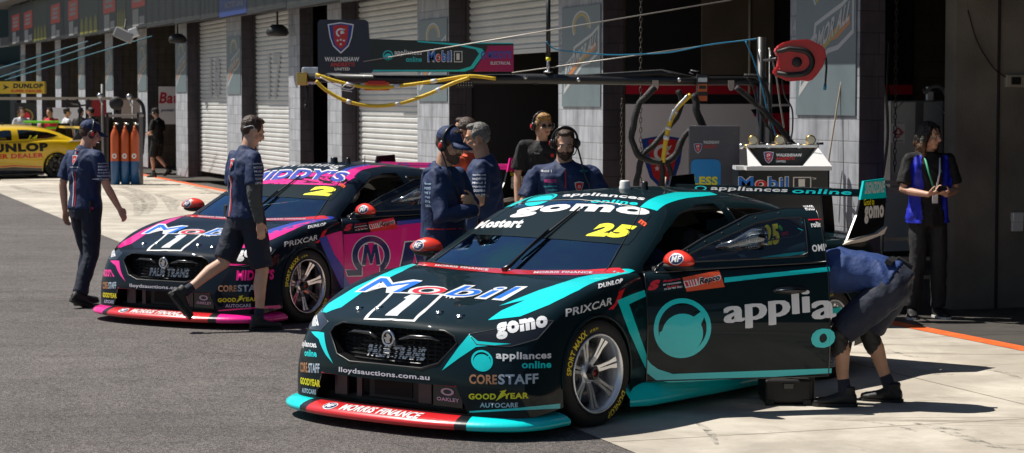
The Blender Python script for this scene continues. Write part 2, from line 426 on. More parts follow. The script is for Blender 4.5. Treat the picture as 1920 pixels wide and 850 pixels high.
for pts, w_ in (([(225, 350), (262, 362), (280, 380), (272, 402)], .35), ([(190, 352), (240, 366), (262, 384), (258, 405)], .30), ([(295, 365), (320, 378), (325, 396)], .3), ([(150, 345), (200, 352), (260, 350)], .25), ([(1700, 790), (1780, 812), (1860, 838), (1925, 846)], .09), ([(1740, 800), (1800, 808), (1850, 812)], .06), ([(1620, 792), (1680, 800), (1720, 812)], .05), ([(1300, 790), (1330, 812), (1345, 836)], .05),
   ([(1660, 655), (1700, 668), (1740, 672)], .05), ([(1700, 690), (1750, 702), (1790, 704)], .05), ([(1820, 690), (1880, 700), (1915, 712)], .06), ([(20, 348), (60, 360), (130, 366)], .3), ([(330, 345), (370, 352), (420, 368)], .2)): mark(pts, w_)
mb.build('ground_tyre_marks', fix=False, kind='structure')
# ------------------------------------------------------------------ pit building
def block_mat(name, col, mort, bw=.40, rh=.20, var=.12):
    m = bpy.data.materials.new(name); m.use_nodes = True; nt = m.node_tree; b = nt.nodes['Principled BSDF']; L = nt.links
    tc = nt.nodes.new('ShaderNodeTexCoord'); sx = nt.nodes.new('ShaderNodeSeparateXYZ'); L.new(tc.outputs['Object'], sx.inputs[0])
    ad = nt.nodes.new('ShaderNodeMath'); L.new(sx.outputs[0], ad.inputs[0]); L.new(sx.outputs[1], ad.inputs[1])
    cx = nt.nodes.new('ShaderNodeCombineXYZ'); L.new(ad.outputs[0], cx.inputs[0]); L.new(sx.outputs[2], cx.inputs[1])
    br = nt.nodes.new('ShaderNodeTexBrick'); br.inputs['Scale'].default_value = 1; br.inputs['Brick Width'].default_value = bw; br.inputs['Row Height'].default_value = rh
    br.inputs['Mortar Size'].default_value = .007; br.inputs['Mortar Smooth'].default_value = .3; br.inputs['Bias'].default_value = 0
    br.inputs['Color1'].default_value = (*[c * (1 - var) for c in col], 1); br.inputs['Color2'].default_value = (*[c * (1 + var) for c in col], 1); br.inputs['Mortar'].default_value = (*mort, 1)
    L.new(cx.outputs[0], br.inputs['Vector'])
    n = nt.nodes.new('ShaderNodeTexNoise'); n.inputs['Scale'].default_value = 5; n.inputs['Detail'].default_value = 8; L.new(tc.outputs['Object'], n.inputs['Vector'])
    mr = nt.nodes.new('ShaderNodeMapRange'); mr.inputs['From Min'].default_value = .3; mr.inputs['From Max'].default_value = .7; mr.inputs['To Min'].default_value = .82; mr.inputs['To Max'].default_value = 1.1; L.new(n.outputs['Fac'], mr.inputs[0])
    mx = nt.nodes.new('ShaderNodeMix'); mx.data_type = 'RGBA'; mx.blend_type = 'MULTIPLY'; mx.inputs[0].default_value = 1
    mps = nt.nodes.new('ShaderNodeMapping'); mps.inputs['Scale'].default_value = (7, 7, .7); L.new(tc.outputs['Object'], mps.inputs[0]); ns = nt.nodes.new('ShaderNodeTexNoise'); ns.inputs['Scale'].default_value = 1.4; ns.inputs['Detail'].default_value = 6; L.new(mps.outputs[0], ns.inputs['Vector'])
    ms = nt.nodes.new('ShaderNodeMapRange'); ms.inputs['From Min'].default_value = .45; ms.inputs['From Max'].default_value = .72; ms.inputs['To Min'].default_value = 1; ms.inputs['To Max'].default_value = .62; L.new(ns.outputs['Fac'], ms.inputs[0])
    mm_ = nt.nodes.new('ShaderNodeMath'); mm_.operation = 'MULTIPLY'; L.new(mr.outputs[0], mm_.inputs[0]); L.new(ms.outputs[0], mm_.inputs[1]); mr = mm_
    L.new(br.outputs['Color'], mx.inputs[6]); L.new(mr.outputs[0], mx.inputs[7]); L.new(mx.outputs[2], b.inputs['Base Color'])
    bp = nt.nodes.new('ShaderNodeBump'); bp.inputs['Strength'].default_value = .5; bp.inputs['Distance'].default_value = .01; bp.invert = True
    L.new(br.outputs['Fac'], bp.inputs['Height']); L.new(bp.outputs[0], b.inputs['Normal']); b.inputs['Roughness'].default_value = .8
    return m
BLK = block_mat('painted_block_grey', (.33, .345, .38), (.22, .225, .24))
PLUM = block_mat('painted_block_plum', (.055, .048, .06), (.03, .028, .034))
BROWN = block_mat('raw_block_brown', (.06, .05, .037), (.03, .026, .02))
CWALL = mat('raw_concrete_wall', (.20, .185, .16), .8, bump=(40, .25), var=(1.6, .35))
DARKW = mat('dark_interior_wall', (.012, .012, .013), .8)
METALG = mat('shutter_metal', (.50, .51, .50), .5, var=(1.5, .10))
TRACK = mat('shutter_track', (.05, .045, .05), .5)
SLATE = mat('poster_slate', (.12, .155, .17), .45, var=(2, .15))
PSILV = mat('poster_silver', (.40, .40, .40), .4); PGOLD = mat('poster_gold', (.32, .24, .05), .4); PORG = mat('poster_orange', (.42, .15, .04), .4)
DIMW = mat('faded_white', (.36, .37, .38), .6)
PW, PT = 1.46, .26       # pillar width along the facade and its depth
# left edge (px) of each pillar's sunlit face and its right edge
PILL = [(1480, 1610, '14'), (1047, 1130, '15'), (783, 842, ''), (615, 641, ''), (542, 563, ''), (426, 454, ''), (330, 353, ''), (259, 278, ''), (199, 214, ''), (148, 162, ''), (104, 118, ''), (70, 80, ''), (42, 50, '')]
PLOC = []
for i, (a, b_, num) in enumerate(PILL):
    s1 = s_at(a); s0 = s_at(b_)
    if i > 4: c = (s0 + s1) / 2; s0, s1 = c - .78, c + .78
    PLOC.append((s0, s1, num))
PLAB = ['broad grey block pillar numbered 14 behind the red hose reel', 'grey block pillar numbered 15 behind the bearded man', 'grey block pillar behind the man in the hooded jumper',
 'narrow grey block pillar left of the middle closed shutter, under the yellow hoses', 'grey block pillar just left of the shield sign', 'grey block pillar between the two shutters numbered 17 and 18',
 'grey block pillar to the left of the shutter numbered 18', 'grey block pillar just right of the three gas cylinders', 'grey block pillar behind the capped man at the left',
 'grey block pillar fifth from the far end of the row', 'grey block pillar fourth from the far end of the row', 'grey block pillar next to last at the far end', 'grey block pillar farthest away at the end of the row']
PLAB[8:] = ['grey block pillar fifth from the far end of the row', 'grey block pillar fourth from the far end of the row', 'grey block pillar third from the far end of the row', 'grey block pillar next to last at the far end', 'grey block pillar farthest away at the end of the row']
for i, (s0, s1, num) in enumerate(PLOC):
    wd = s1 - s0; H = 3.6
    mb = MB()
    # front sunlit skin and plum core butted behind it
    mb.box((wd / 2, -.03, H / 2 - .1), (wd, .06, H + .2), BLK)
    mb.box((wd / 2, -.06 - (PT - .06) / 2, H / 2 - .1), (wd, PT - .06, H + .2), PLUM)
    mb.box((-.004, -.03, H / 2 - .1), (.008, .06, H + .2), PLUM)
    root = fobj(mb, 'block_pillar', s0, 0, 0, label=PLAB[i], cat='pillar', group='block pillars between the garages')
    if i in (3, 4): continue
    # poster board
    pb = MB(); x0, x1 = .05, wd - (.16 if i < 2 else .1)
    zb, zt = 1.84, 3.07 if i != 0 else 3.3
    pb.box(((x0 + x1) / 2, .008, (zb + zt) / 2), (x1 - x0, .014, zt - zb), SLATE)
    X = Vector((-1, 0, 0)); Z = Vector((0, 0, 1)); O = Vector((x1, .0155, zb)); pw = x1 - x0; ph = zt - zb
    def P2(a, b): return (a * pw, b * ph)
    def fl(pts, m, t): flat(pb, poly2d([P2(*p) for p in pts]), m, O, X, Z, t)
    # slanted lettering badge; the picture above the words is plain stand-in shapes
    fl([(.05, .12), (.12, .44), (.30, .52), (.32, .60), (.62, .68), (.78, .72), (.97, .80), (.97, .52), (.72, .42), (.55, .40)], PSILV, .001)
    fl([(.085, .19), (.15, .43), (.33, .50), (.35, .58), (.62, .65), (.78, .69), (.94, .76), (.94, .54), (.71, .45), (.54, .43)], SLATE, .0022)
    fl([(.12, .24), (.145, .31), (.56, .52), (.91, .64), (.91, .58), (.70, .49), (.55, .47)], PORG, .0034)
    fl([(.36, .37), (.56, .50), (.78, .59), (.78, .56), (.58, .465)], PGOLD, .0042)
    flat(pb, text2d('ARMOR ALL', .03, .15), PSILV, O, X, Z, .0052, affine(P2(.17, .34), P2(.90, .60), P2(.21, .48)))
    flat(pb, ring2d(*P2(.52, .80), pw * .20, ph * .13, .78, a0=-.2, a1=math.pi + .6), PGOLD, O, X, Z, .001)
    flat(pb, ring2d(*P2(.52, .80), pw * .24, ph * .155, .88, a0=-.2, a1=math.pi + .6), PSILV, O, X, Z, .001)
    pb.build('poster', parent=root)
    if num:
        nb = MB(); flat(nb, text2d(num, .01), DIMW, (wd - .02, .001, 2.62), X, Z, .002, box_xf(0, 0, .11, .15)); nb.build('pillar_number', parent=root)
# header wall above the openings, overhanging balcony, rear wall, ceilings
S_END = PLOC[-1][1] + 3
ov = MB()
def fbox(mb, s0, s1, n0, n1, z0, z1, m):
    vs = [fac(s, n, z) for s in (s0, s1) for n in (n0, n1) for z in (z0, z1)]
    mb.add(vs, [(0, 1, 3, 2), (4, 6, 7, 5), (0, 4, 5, 1), (2, 3, 7, 6), (0, 2, 6, 4), (1, 5, 7, 3)], m)
FASC = mat('fascia_grey', (.035, .035, .037), .7, var=(2, .2))
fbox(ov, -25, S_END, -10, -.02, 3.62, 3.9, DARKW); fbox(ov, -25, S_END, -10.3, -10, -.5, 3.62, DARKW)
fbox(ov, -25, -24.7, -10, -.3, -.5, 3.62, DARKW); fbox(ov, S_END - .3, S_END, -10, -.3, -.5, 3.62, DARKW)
fbox(ov, -25, S_END, -.02, .55, 3.62, 3.8, FASC); fbox(ov, -25, S_END, .47, .55, 3.42, 3.62, FASC)
fbox(ov, -25, S_END, -4, -.02, 3.9, 6.2, FASC); fbox(ov, -25, S_END, -.02, 1.28, 4.98, 5.1, FASC)  # second box: unseen awning added to shade the fascia and wall
ov.build('pit_building', label='long pit building with dark garages under an overhanging balcony', cat='building')
# partitions between bays (their near face is what one sees inside each garage)
PANW = mat('garage_panel_white', (.80, .80, .82), .4); PANB = mat('garage_panel_black', (.01, .01, .012), .45); PANR = mat('garage_panel_red', (.40, .01, .03), .4)
SHW = mat('shield_white', (.8, .8, .82), .4); SHR = mat('shield_red', (.55, .03, .03), .4); SHB = mat('shield_blue', (.02, .06, .30), .4)
LAB2 = {0: 'raw concrete side wall inside the right garage behind the long haired person', 1: 'white, black and red garage side wall with a large red shield',
 2: 'bare brown side wall inside the dark open garage under the raised shutter'}
def shield(mb, O, ex, ey, w_, t=.002, wm=SHW, rm=SHR, bm=SHB):
    """shield emblem; O lower tip, width w_"""
    sh = [(0, 0), (-.30, .28), (-.42, .62), (-.5, 1.12), (-.25, 1.16), (0, 1.2), (.25, 1.16), (.5, 1.12), (.42, .62), (.30, .28)]
    def sc(k, dy=0): return [(x * w_ * k, (dy + y * k) * w_) for x, y in sh]
    flat(mb, poly2d(sc(1)), wm, O, ex, ey, t); flat(mb, poly2d(sc(.90, .07)), bm, O, ex, ey, t * 1.6)
    red = [(0, .16), (-.2, .35), (-.27, .62), (-.30, 1.06), (0, 1.10), (.30, 1.06), (.27, .62), (.2, .35)]
    flat(mb, poly2d([(x * w_, y * w_) for x, y in red]), rm, O, ex, ey, t * 2.2)
    # stylised head: crescent shapes and stars
    flat(mb, ring2d(0, .80 * w_, .19 * w_, .17 * w_, .62, n=14, a0=.5, a1=4.4), wm, O, ex, ey, t * 2.8)
    flat(mb, poly2d([(x * w_, y * w_) for x, y in [(-.02, .84), (.2, .96), (.1, .83), (.16, .78), (.0, .74)]]), wm, O, ex, ey, t * 2.8)
    for dx, dy in ((-.12, .50), (.12, .50), (0, .36), (0, .53)):
        st = []
        for k in range(10):
            rr = .06 if k % 2 == 0 else .026; a = math.pi / 2 + k * math.pi / 5; st.append(((dx + rr * math.cos(a)) * w_, (dy + rr * math.sin(a)) * w_))
        flat(mb, poly2d(st), wm, O, ex, ey, t * 2.8)
for i, (s0, s1, num) in enumerate(PLOC):
    if i == 3: continue
    c = s0 + .12
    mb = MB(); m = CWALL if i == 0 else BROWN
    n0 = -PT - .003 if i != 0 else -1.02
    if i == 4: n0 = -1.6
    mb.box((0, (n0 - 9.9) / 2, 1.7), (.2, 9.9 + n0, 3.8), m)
    if i == 0: mb.box((-.1, n0 - .45, 1.7), (.05, .02, 3.8), mat('joint_dark', (.03, .03, .03), .9))
    tg = dict(label=LAB2.get(i, 'dark brown block side wall inside an open garage, %s from the far end' % ['first', 'second', 'third', 'fourth', 'fifth', 'sixth', 'seventh', 'eighth', 'ninth', 'tenth', 'eleventh', 'twelfth'][min(11, 12 - i)]) if i != 4 else 'brown wall in the dark recess left of the shield sign', cat='wall', group='side walls between the garages')
    root = fobj(mb, 'garage_side_wall', c, 0, 0, **tg)
    if i == 1:
        pn = MB()
        def pr(n0, n1, z0, z1, m, t): pn.box((-.1 - t / 2, (n0 + n1) / 2, (z0 + z1) / 2), (t, abs(n1 - n0), z1 - z0), m)
        pr(-.3, -4.2, .01, 1.87, PANW, .02); pr(-.3, -4.2, 1.872, 3.3, PANB, .02)
        pr(-.3, -4.2, 1.99, 2.11, PANR, .024)
        O = Vector((-.1225, 0, 0)); ex = Vector((0, -1, 0)); ey = Vector((0, 0, 1))
        flat(pn, poly2d([(1.95, 1.80), (2.3, 1.84), (4.15, 1.86), (4.15, 1.0), (3.6, 1.02), (2.6, 1.35), (2.1, 1.62)]), PANB, O, ex, ey, .001)
        flat(pn, poly2d([(1.98, 1.74), (2.6, 1.77), (4.15, 1.82), (4.15, 1.72), (2.8, 1.60), (2.3, 1.50)]), PANR, O, ex, ey, .003)
        for k in range(6): flat(pn, rect(2.95, 1.20 + k * .055, .75, .030), SHB, O, ex, ey, .003)
        shield(pn, Vector((-.1225, -.78, .78)), ex, ey, .62)
        na, nb_ = n_at(1312, c - .1), n_at(1446, c - .1)
        pn.box((-.135, (na + nb_) / 2, 2.85), (.05, abs(nb_ - na), 1.25), mat('brown_concrete', (.085, .07, .05), .8, var=(2, .3)))
        pn.tube([(-.17, (na * .35 + nb_ * .65), 2.0), (-.17, (na * .35 + nb_ * .65), 3.4)], .018, mat('conduit', (.25, .24, .2), .5), n=6)
        pn.build('wall_panel', parent=root)
    if i == 2:
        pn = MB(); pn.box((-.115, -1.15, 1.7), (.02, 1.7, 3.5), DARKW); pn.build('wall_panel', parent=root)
    if i == 7:
        pn = MB(); pn.box((-.11, -1.9, 1.45), (.02, 3.2, 1.0), PANW); nb0, nb1 = n_at(299, c - .12), n_at(345, c - .12)
        flat(pn, text2d('Batt', .03, .2), mat('red_letter', (.5, .01, .03), .4), (-.1215, nb0, 1.50), (0, -1, 0), (0, 0, 1), .006, box_xf(0, 0, abs(nb1 - nb0), .30))
        flat(pn, text2d('power. here', .02, .2), NAVYV, (-.1215, nb0 - .05, 1.26), (0, -1, 0), (0, 0, 1), .006, box_xf(0, 0, abs(nb1 - nb0), .11))
        pn.build('wall_panel', parent=root)

# roller shutters
def shutter(sa, sb, z0, z1, label, num=None):
    wd = sb - sa; mb = MB(); n = int((z1 - z0) / .095); vs = []; fs = []
    prof = []
    for k in range(n):
        b0 = z0 + k * .095
        for dz, dn in ((0, 0), (.012, .018), (.055, .018), (.07, .0), (.083, -.006)): prof.append((b0 + dz, dn))
    for z, d_ in prof: vs += [(0, d_, z), (wd, d_, z)]
    fs = [(2 * k, 2 * k + 1, 2 * k + 3, 2 * k + 2) for k in range(len(prof) - 1)]
    mb.add(vs, fs, METALG)
    vb = [(x, y - .012, z) for x, y, z in vs]
    mb.add(vb, [tuple(reversed(f)) for f in fs], METALG)
    root = fobj(mb, 'roller_shutter', sa, -PT - .06, 0, label=label, cat='shutter', group='roller shutters')
    MB().box((wd / 2, 0, z0 - .03), (wd - .02, .05, .06), METALG).build('bottom_rail', parent=root)
    for x in (-.02, wd + .02): MB().box((x, .02, 1.75), (.04, .07, 3.7), TRACK).build('side_track', parent=root)
    if num:
        nb = MB(); flat(nb, text2d(num, .03), DIMW, (wd * .72, .022, 1.75), (-1, 0, 0), (0, 0, 1), .001, box_xf(0, 0, 1.2, .95)); nb.build('painted_number', parent=root)
e = .05
shutter(PLOC[2][1] + e, PLOC[3][0] - e, .06, 3.6, 'closed metal roller shutter behind the yellow hoses and the second car')
shutter(PLOC[4][1] + e, PLOC[5][0] - e, .06, 3.6, 'closed metal roller shutter with a faded 17', '17')
shutter(PLOC[5][1] + e, PLOC[6][0] - e, .06, 3.6, 'closed metal roller shutter with a faded 18', '18')
shutter(PLOC[1][1] + e, PLOC[2][0] - e, 2.60, 3.6, 'half raised roller shutter above the dark garage')
# ------------------------------------------------------------------ race car
def bsm(n, sub):
    """samples x n matrix of a clamped uniform cubic B-spline"""
    rows = []
    for i in range(n - 1):
        for k in range(sub + (1 if i == n - 2 else 0)):
            t = k / sub; r = np.zeros(n)
            for j, wt in enumerate(((1 - t) ** 3 / 6, (3 * t ** 3 - 6 * t * t + 4) / 6, (-3 * t ** 3 + 3 * t * t + 3 * t + 1) / 6, t ** 3 / 6)):
                q = i - 1 + j
                if q < 0: r[0] += 2 * wt; r[1] -= wt
                elif q >= n: r[n - 1] += 2 * wt; r[n - 2] -= wt
                else: r[q] += wt
            rows.append(r)
    return np.array(rows)

BODY = [
 [(.085, 0, .125), (.06, 0, .30), (.075, 0, .44), (.095, 0, .55), (.115, 0, .625), (.15, 0, .662), (.24, 0, .69), (.40, 0, .722)],
 [(.085, .33, .125), (.065, .33, .30), (.085, .32, .44), (.105, .31, .55), (.125, .30, .622), (.17, .29, .658), (.30, .22, .70), (.54, 0, .748)],
 [(.12, .60, .125), (.10, .60, .30), (.13, .58, .44), (.16, .57, .54), (.18, .55, .61), (.23, .53, .648), (.42, .36, .72), (.70, 0, .778)],
 [(.20, .84, .125), (.19, .84, .30), (.21, .81, .45), (.26, .79, .55), (.31, .76, .63), (.37, .70, .675), (.56, .45, .755), (.82, 0, .80)],
 [(.34, .95, .125), (.33, .94, .30), (.36, .92, .46), (.41, .90, .58), (.47, .86, .67), (.53, .79, .72), (.70, .50, .79), (.95, 0, .825)],
 [(.54, .975, .17), (.54, .97, .30), (.56, .955, .48), (.60, .94, .64), (.65, .90, .745), (.70, .83, .79), (.85, .52, .825), (1.06, 0, .845)],
 [(.93, .975, .18), (.93, .975, .35), (.93, .965, .56), (.93, .95, .72), (.94, .905, .825), (.96, .83, .86), (1.0, .52, .865), (1.16, 0, .865)],
 [(1.22, .955, .16), (1.22, .955, .35), (1.22, .95, .56), (1.22, .935, .73), (1.22, .895, .85), (1.22, .82, .885), (1.22, .5, .885), (1.28, 0, .882)],
 [(1.42, .90, .16), (1.42, .912, .35), (1.42, .942, .56), (1.42, .905, .75), (1.42, .885, .87), (1.42, .81, .90), (1.40, .5, .90), (1.40, 0, .895)],
 [(1.75, .90, .16), (1.75, .912, .35), (1.75, .942, .56), (1.75, .902, .76), (1.75, .885, .885), (1.75, .82, .915), (1.65, .5, .91), (1.60, 0, .905)],
 [(2.3, .90, .16), (2.3, .912, .35), (2.3, .942, .56), (2.3, .902, .77), (2.3, .885, .905), (2.3, .83, .935), (2.3, .5, .93), (2.3, 0, .93)],
 [(3.0, .91, .16), (3.0, .93, .35), (3.0, .935, .56), (3.0, .908, .78), (3.0, .89, .925), (3.0, .83, .955), (3.0, .5, .955), (3.0, 0, .955)],
 [(3.4, .93, .16), (3.4, .95, .35), (3.4, .955, .56), (3.4, .945, .80), (3.4, .90, .945), (3.4, .83, .98), (3.4, .5, .98), (3.4, 0, .98)],
 [(3.75, .965, .18), (3.75, .975, .35), (3.75, .975, .58), (3.75, .96, .82), (3.75, .905, .965), (3.75, .83, 1.0), (3.75, .5, 1.01), (3.75, 0, 1.01)],
 [(4.2, .95, .2), (4.2, .96, .35), (4.2, .955, .60), (4.2, .94, .84), (4.2, .885, .99), (4.2, .81, 1.03), (4.2, .5, 1.04), (4.2, 0, 1.05)],
 [(4.55, .91, .24), (4.57, .915, .4), (4.58, .91, .62), (4.57, .89, .85), (4.55, .84, 1.01), (4.52, .77, 1.05), (4.5, .5, 1.07), (4.5, 0, 1.07)],
 [(4.76, .83, .26), (4.79, .83, .42), (4.80, .83, .62), (4.78, .80, .86), (4.73, .77, 1.02), (4.68, .70, 1.07), (4.64, .4, 1.08), (4.62, 0, 1.085)],
 [(4.88, .5, .27), (4.91, .5, .43), (4.91, .5, .63), (4.88, .5, .86), (4.80, .48, 1.04), (4.75, .43, 1.08), (4.70, .26, 1.085), (4.68, 0, 1.09)],
 [(4.90, 0, .27), (4.93, 0, .43), (4.93, 0, .63), (4.90, 0, .87), (4.83, 0, 1.05), (4.78, 0, 1.085), (4.74, 0, 1.09), (4.70, 0, 1.092)],
]
HOUSE = [
 [(1.26, 0, .865), (1.52, 0, 1.02), (1.78, 0, 1.168), (2.02, 0, 1.30), (2.20, 0, 1.352), (2.5, 0, 1.366)],
 [(1.28, .38, .865), (1.54, .36, 1.02), (1.80, .34, 1.165), (2.05, .31, 1.298), (2.24, .22, 1.350), (2.6, 0, 1.368)],
 [(1.32, .66, .868), (1.58, .61, 1.02), (1.84, .565, 1.158), (2.09, .515, 1.290), (2.28, .36, 1.346), (2.72, 0, 1.368)],
 [(1.36, .79, .875), (1.63, .73, 1.02), (1.90, .665, 1.157), (2.15, .605, 1.284), (2.35, .41, 1.343), (2.85, 0, 1.367)],
 [(1.46, .85, .88), (1.72, .79, 1.025), (1.98, .715, 1.162), (2.24, .635, 1.283), (2.45, .42, 1.341), (2.95, 0, 1.365)],
 [(1.85, .865, .905), (2.03, .815, 1.04), (2.22, .745, 1.172), (2.44, .655, 1.288), (2.6, .42, 1.341), (3.05, 0, 1.361)],
 [(2.5, .865, .93), (2.56, .825, 1.055), (2.66, .755, 1.185), (2.76, .66, 1.290), (2.86, .42, 1.338), (3.2, 0, 1.353)],
 [(3.1, .86, .95), (3.12, .815, 1.06), (3.15, .745, 1.18), (3.18, .64, 1.276), (3.24, .40, 1.325), (3.42, 0, 1.338)],
 [(3.6, .84, .97), (3.6, .79, 1.065), (3.6, .715, 1.16), (3.58, .60, 1.238), (3.58, .36, 1.29), (3.62, 0, 1.305)],
 [(4.10, .80, 1.0), (4.05, .75, 1.06), (3.97, .67, 1.13), (3.90, .56, 1.195), (3.85, .34, 1.24), (3.84, 0, 1.255)],
 [(4.42, .68, 1.03), (4.33, .63, 1.07), (4.20, .57, 1.12), (4.06, .48, 1.17), (3.98, .3, 1.21), (3.95, 0, 1.225)],
 [(4.52, .35, 1.05), (4.42, .33, 1.085), (4.27, .28, 1.12), (4.12, .24, 1.16), (4.03, .15, 1.20), (4.0, 0, 1.212)],
 [(4.54, 0, 1.055), (4.44, 0, 1.09), (4.29, 0, 1.125), (4.14, 0, 1.165), (4.06, 0, 1.20), (4.03, 0, 1.21)],
]
def _low(P):
    return [[(u, v, z - .085 * min(1, max(0, (u - 3.7) / .6)) * min(1, max(0, (z - .6) / .35))) for u, v, z in row] for row in P]
BODY = _low(BODY); HOUSE = _low(HOUSE)
def L3(u, v, z): return Vector((.93 - u, v, z))          # car space: X forward, Y left, origin on the ground under the front axle

def surf(ctrl, sub):
    C = np.array(ctrl, float); T = bsm(C.shape[0], sub); K = bsm(C.shape[1], sub)
    S = np.einsum('at,tkc,bk->abc', T, C, K); nt_, nk = S.shape[:2]
    b = bmesh.new()
    for sg in (1, -1):
        V = [[b.verts.new((.93 - S[i, j, 0], sg * S[i, j, 1], S[i, j, 2])) for j in range(nk)] for i in range(nt_)]
        for i in range(nt_ - 1):
            for j in range(nk - 1):
                q = [V[i][j], V[i][j + 1], V[i + 1][j + 1], V[i + 1][j]]
                if sg < 0: q.reverse()
                try: b.faces.new(q)
                except ValueError: pass
    bmesh.ops.remove_doubles(b, verts=b.verts, dist=5e-4)
    bmesh.ops.recalc_face_normals(b, faces=b.faces)
    # make sure they point out
    s = sum(f.normal.dot(f.calc_center_median() - Vector((-1.5, 0, .5))) for f in b.faces)
    if s < 0: bmesh.ops.reverse_faces(b, faces=b.faces)
    return b

FR_TOP = Frame((0, 1, 0), (-1, 0, 0), (0, 0, -1)); FR_FRONT = Frame((0, 1, 0), (0, 0, 1), (-1, 0, 0))
FR_SIDE = Frame((-1, 0, 0), (0, 0, 1), (0, -1, 0)); FR_SIDER = Frame((1, 0, 0), (0, 0, 1), (0, 1, 0))
FR_CL = Frame((-1, 1, 0), (0, 0, 1), (-1, -1, 0)); FR_CR = Frame((1, 1, 0), (0, 0, 1), (-1, 1, 0))
FR_WIND = Frame((0, 1, 0), (-.91, 0, .41), (-.41, 0, -.91))

def cut(b, poly, fr, cond, remove=True, mk=None):
    """cut a convex outline (frame coordinates) through the faces accepted by cond; returns list of inside faces"""
    n = len(poly); area = sum(poly[i][0] * poly[(i + 1) % n][1] - poly[(i + 1) % n][0] * poly[i][1] for i in range(n))
    if area < 0: poly = poly[::-1]
    x0 = min(p[0] for p in poly) - .12; x1 = max(p[0] for p in poly) + .12; y0 = min(p[1] for p in poly) - .12; y1 = max(p[1] for p in poly) + .12
    def near(f):
        c = f.calc_center_median(); a, q = fr.to2(c); return x0 < a < x1 and y0 < q < y1 and cond(c, f.normal)
    for i in range(n):
        p, q = poly[i], poly[(i + 1) % n]
        P = fr.at(*p); E = (fr.at(*q) - P).normalized(); no = E.cross(fr.d)
        fs = [f for f in b.faces if near(f)]
        g = set(fs)
        for f in fs: g.update(f.edges); g.update(f.verts)
        bmesh.ops.bisect_plane(b, geom=list(g), plane_co=P, plane_no=no, dist=1e-5)
    ins = []
    for f in b.faces:
        c = f.calc_center_median()
        if not cond(c, f.normal): continue
        a, q = fr.to2(c)
        if all((poly[(i + 1) % n][0] - poly[i][0]) * (q - poly[i][1]) - (poly[(i + 1) % n][1] - poly[i][1]) * (a - poly[i][0]) > -1e-7 for i in range(n)): ins.append(f)
    if not remove: return ins
    return take(b, ins)

def take(b, faces, delete=True):
    idx = {}; V = []; F = []
    for f in faces:
        t = []
        for v in f.verts:
            if v not in idx: idx[v] = len(V); V.append(v.co.copy())
            t.append(idx[v])
        F.append(t)
    if delete: bmesh.ops.delete(b, geom=faces, context='FACES')
    return V, F

def boundary_tube(mb, V, F, r, m, off=0):
    """thin rubber/edge tube round the outline of a patch"""
    cnt = {}
    for f in F:
        for i in range(len(f)):
            e = tuple(sorted((f[i], f[(i + 1) % len(f)]))); cnt[e] = cnt.get(e, 0) + 1
    nx = {}
    for (a, c), k in cnt.items():
        if k == 1: nx.setdefault(a, []).append(c); nx.setdefault(c, []).append(a)
    seen = set()
    for st in nx:
        if st in seen: continue
        loop = [st]; seen.add(st); cur = st
        while True:
            nn = [q for q in nx[cur] if q not in seen]
            if not nn: break
            cur = nn[0]; seen.add(cur); loop.append(cur)
        if len(loop) > 4:
            P = [V[i] for i in loop] + [V[loop[0]]]
            Q = [P[0]]
            for p in P[1:]:
                if (p - Q[-1]).length > .02: Q.append(p)
            Q.append(P[-1]); mb.tube(Q, r, m, n=5, cap=False)

def side_poly(pts): return [(u - .93, z) for u, z in pts]            # FR_SIDE coords: a = -X = u-.93
def mirror_poly(pts): return [(.93 - u, z) for u, z in pts]

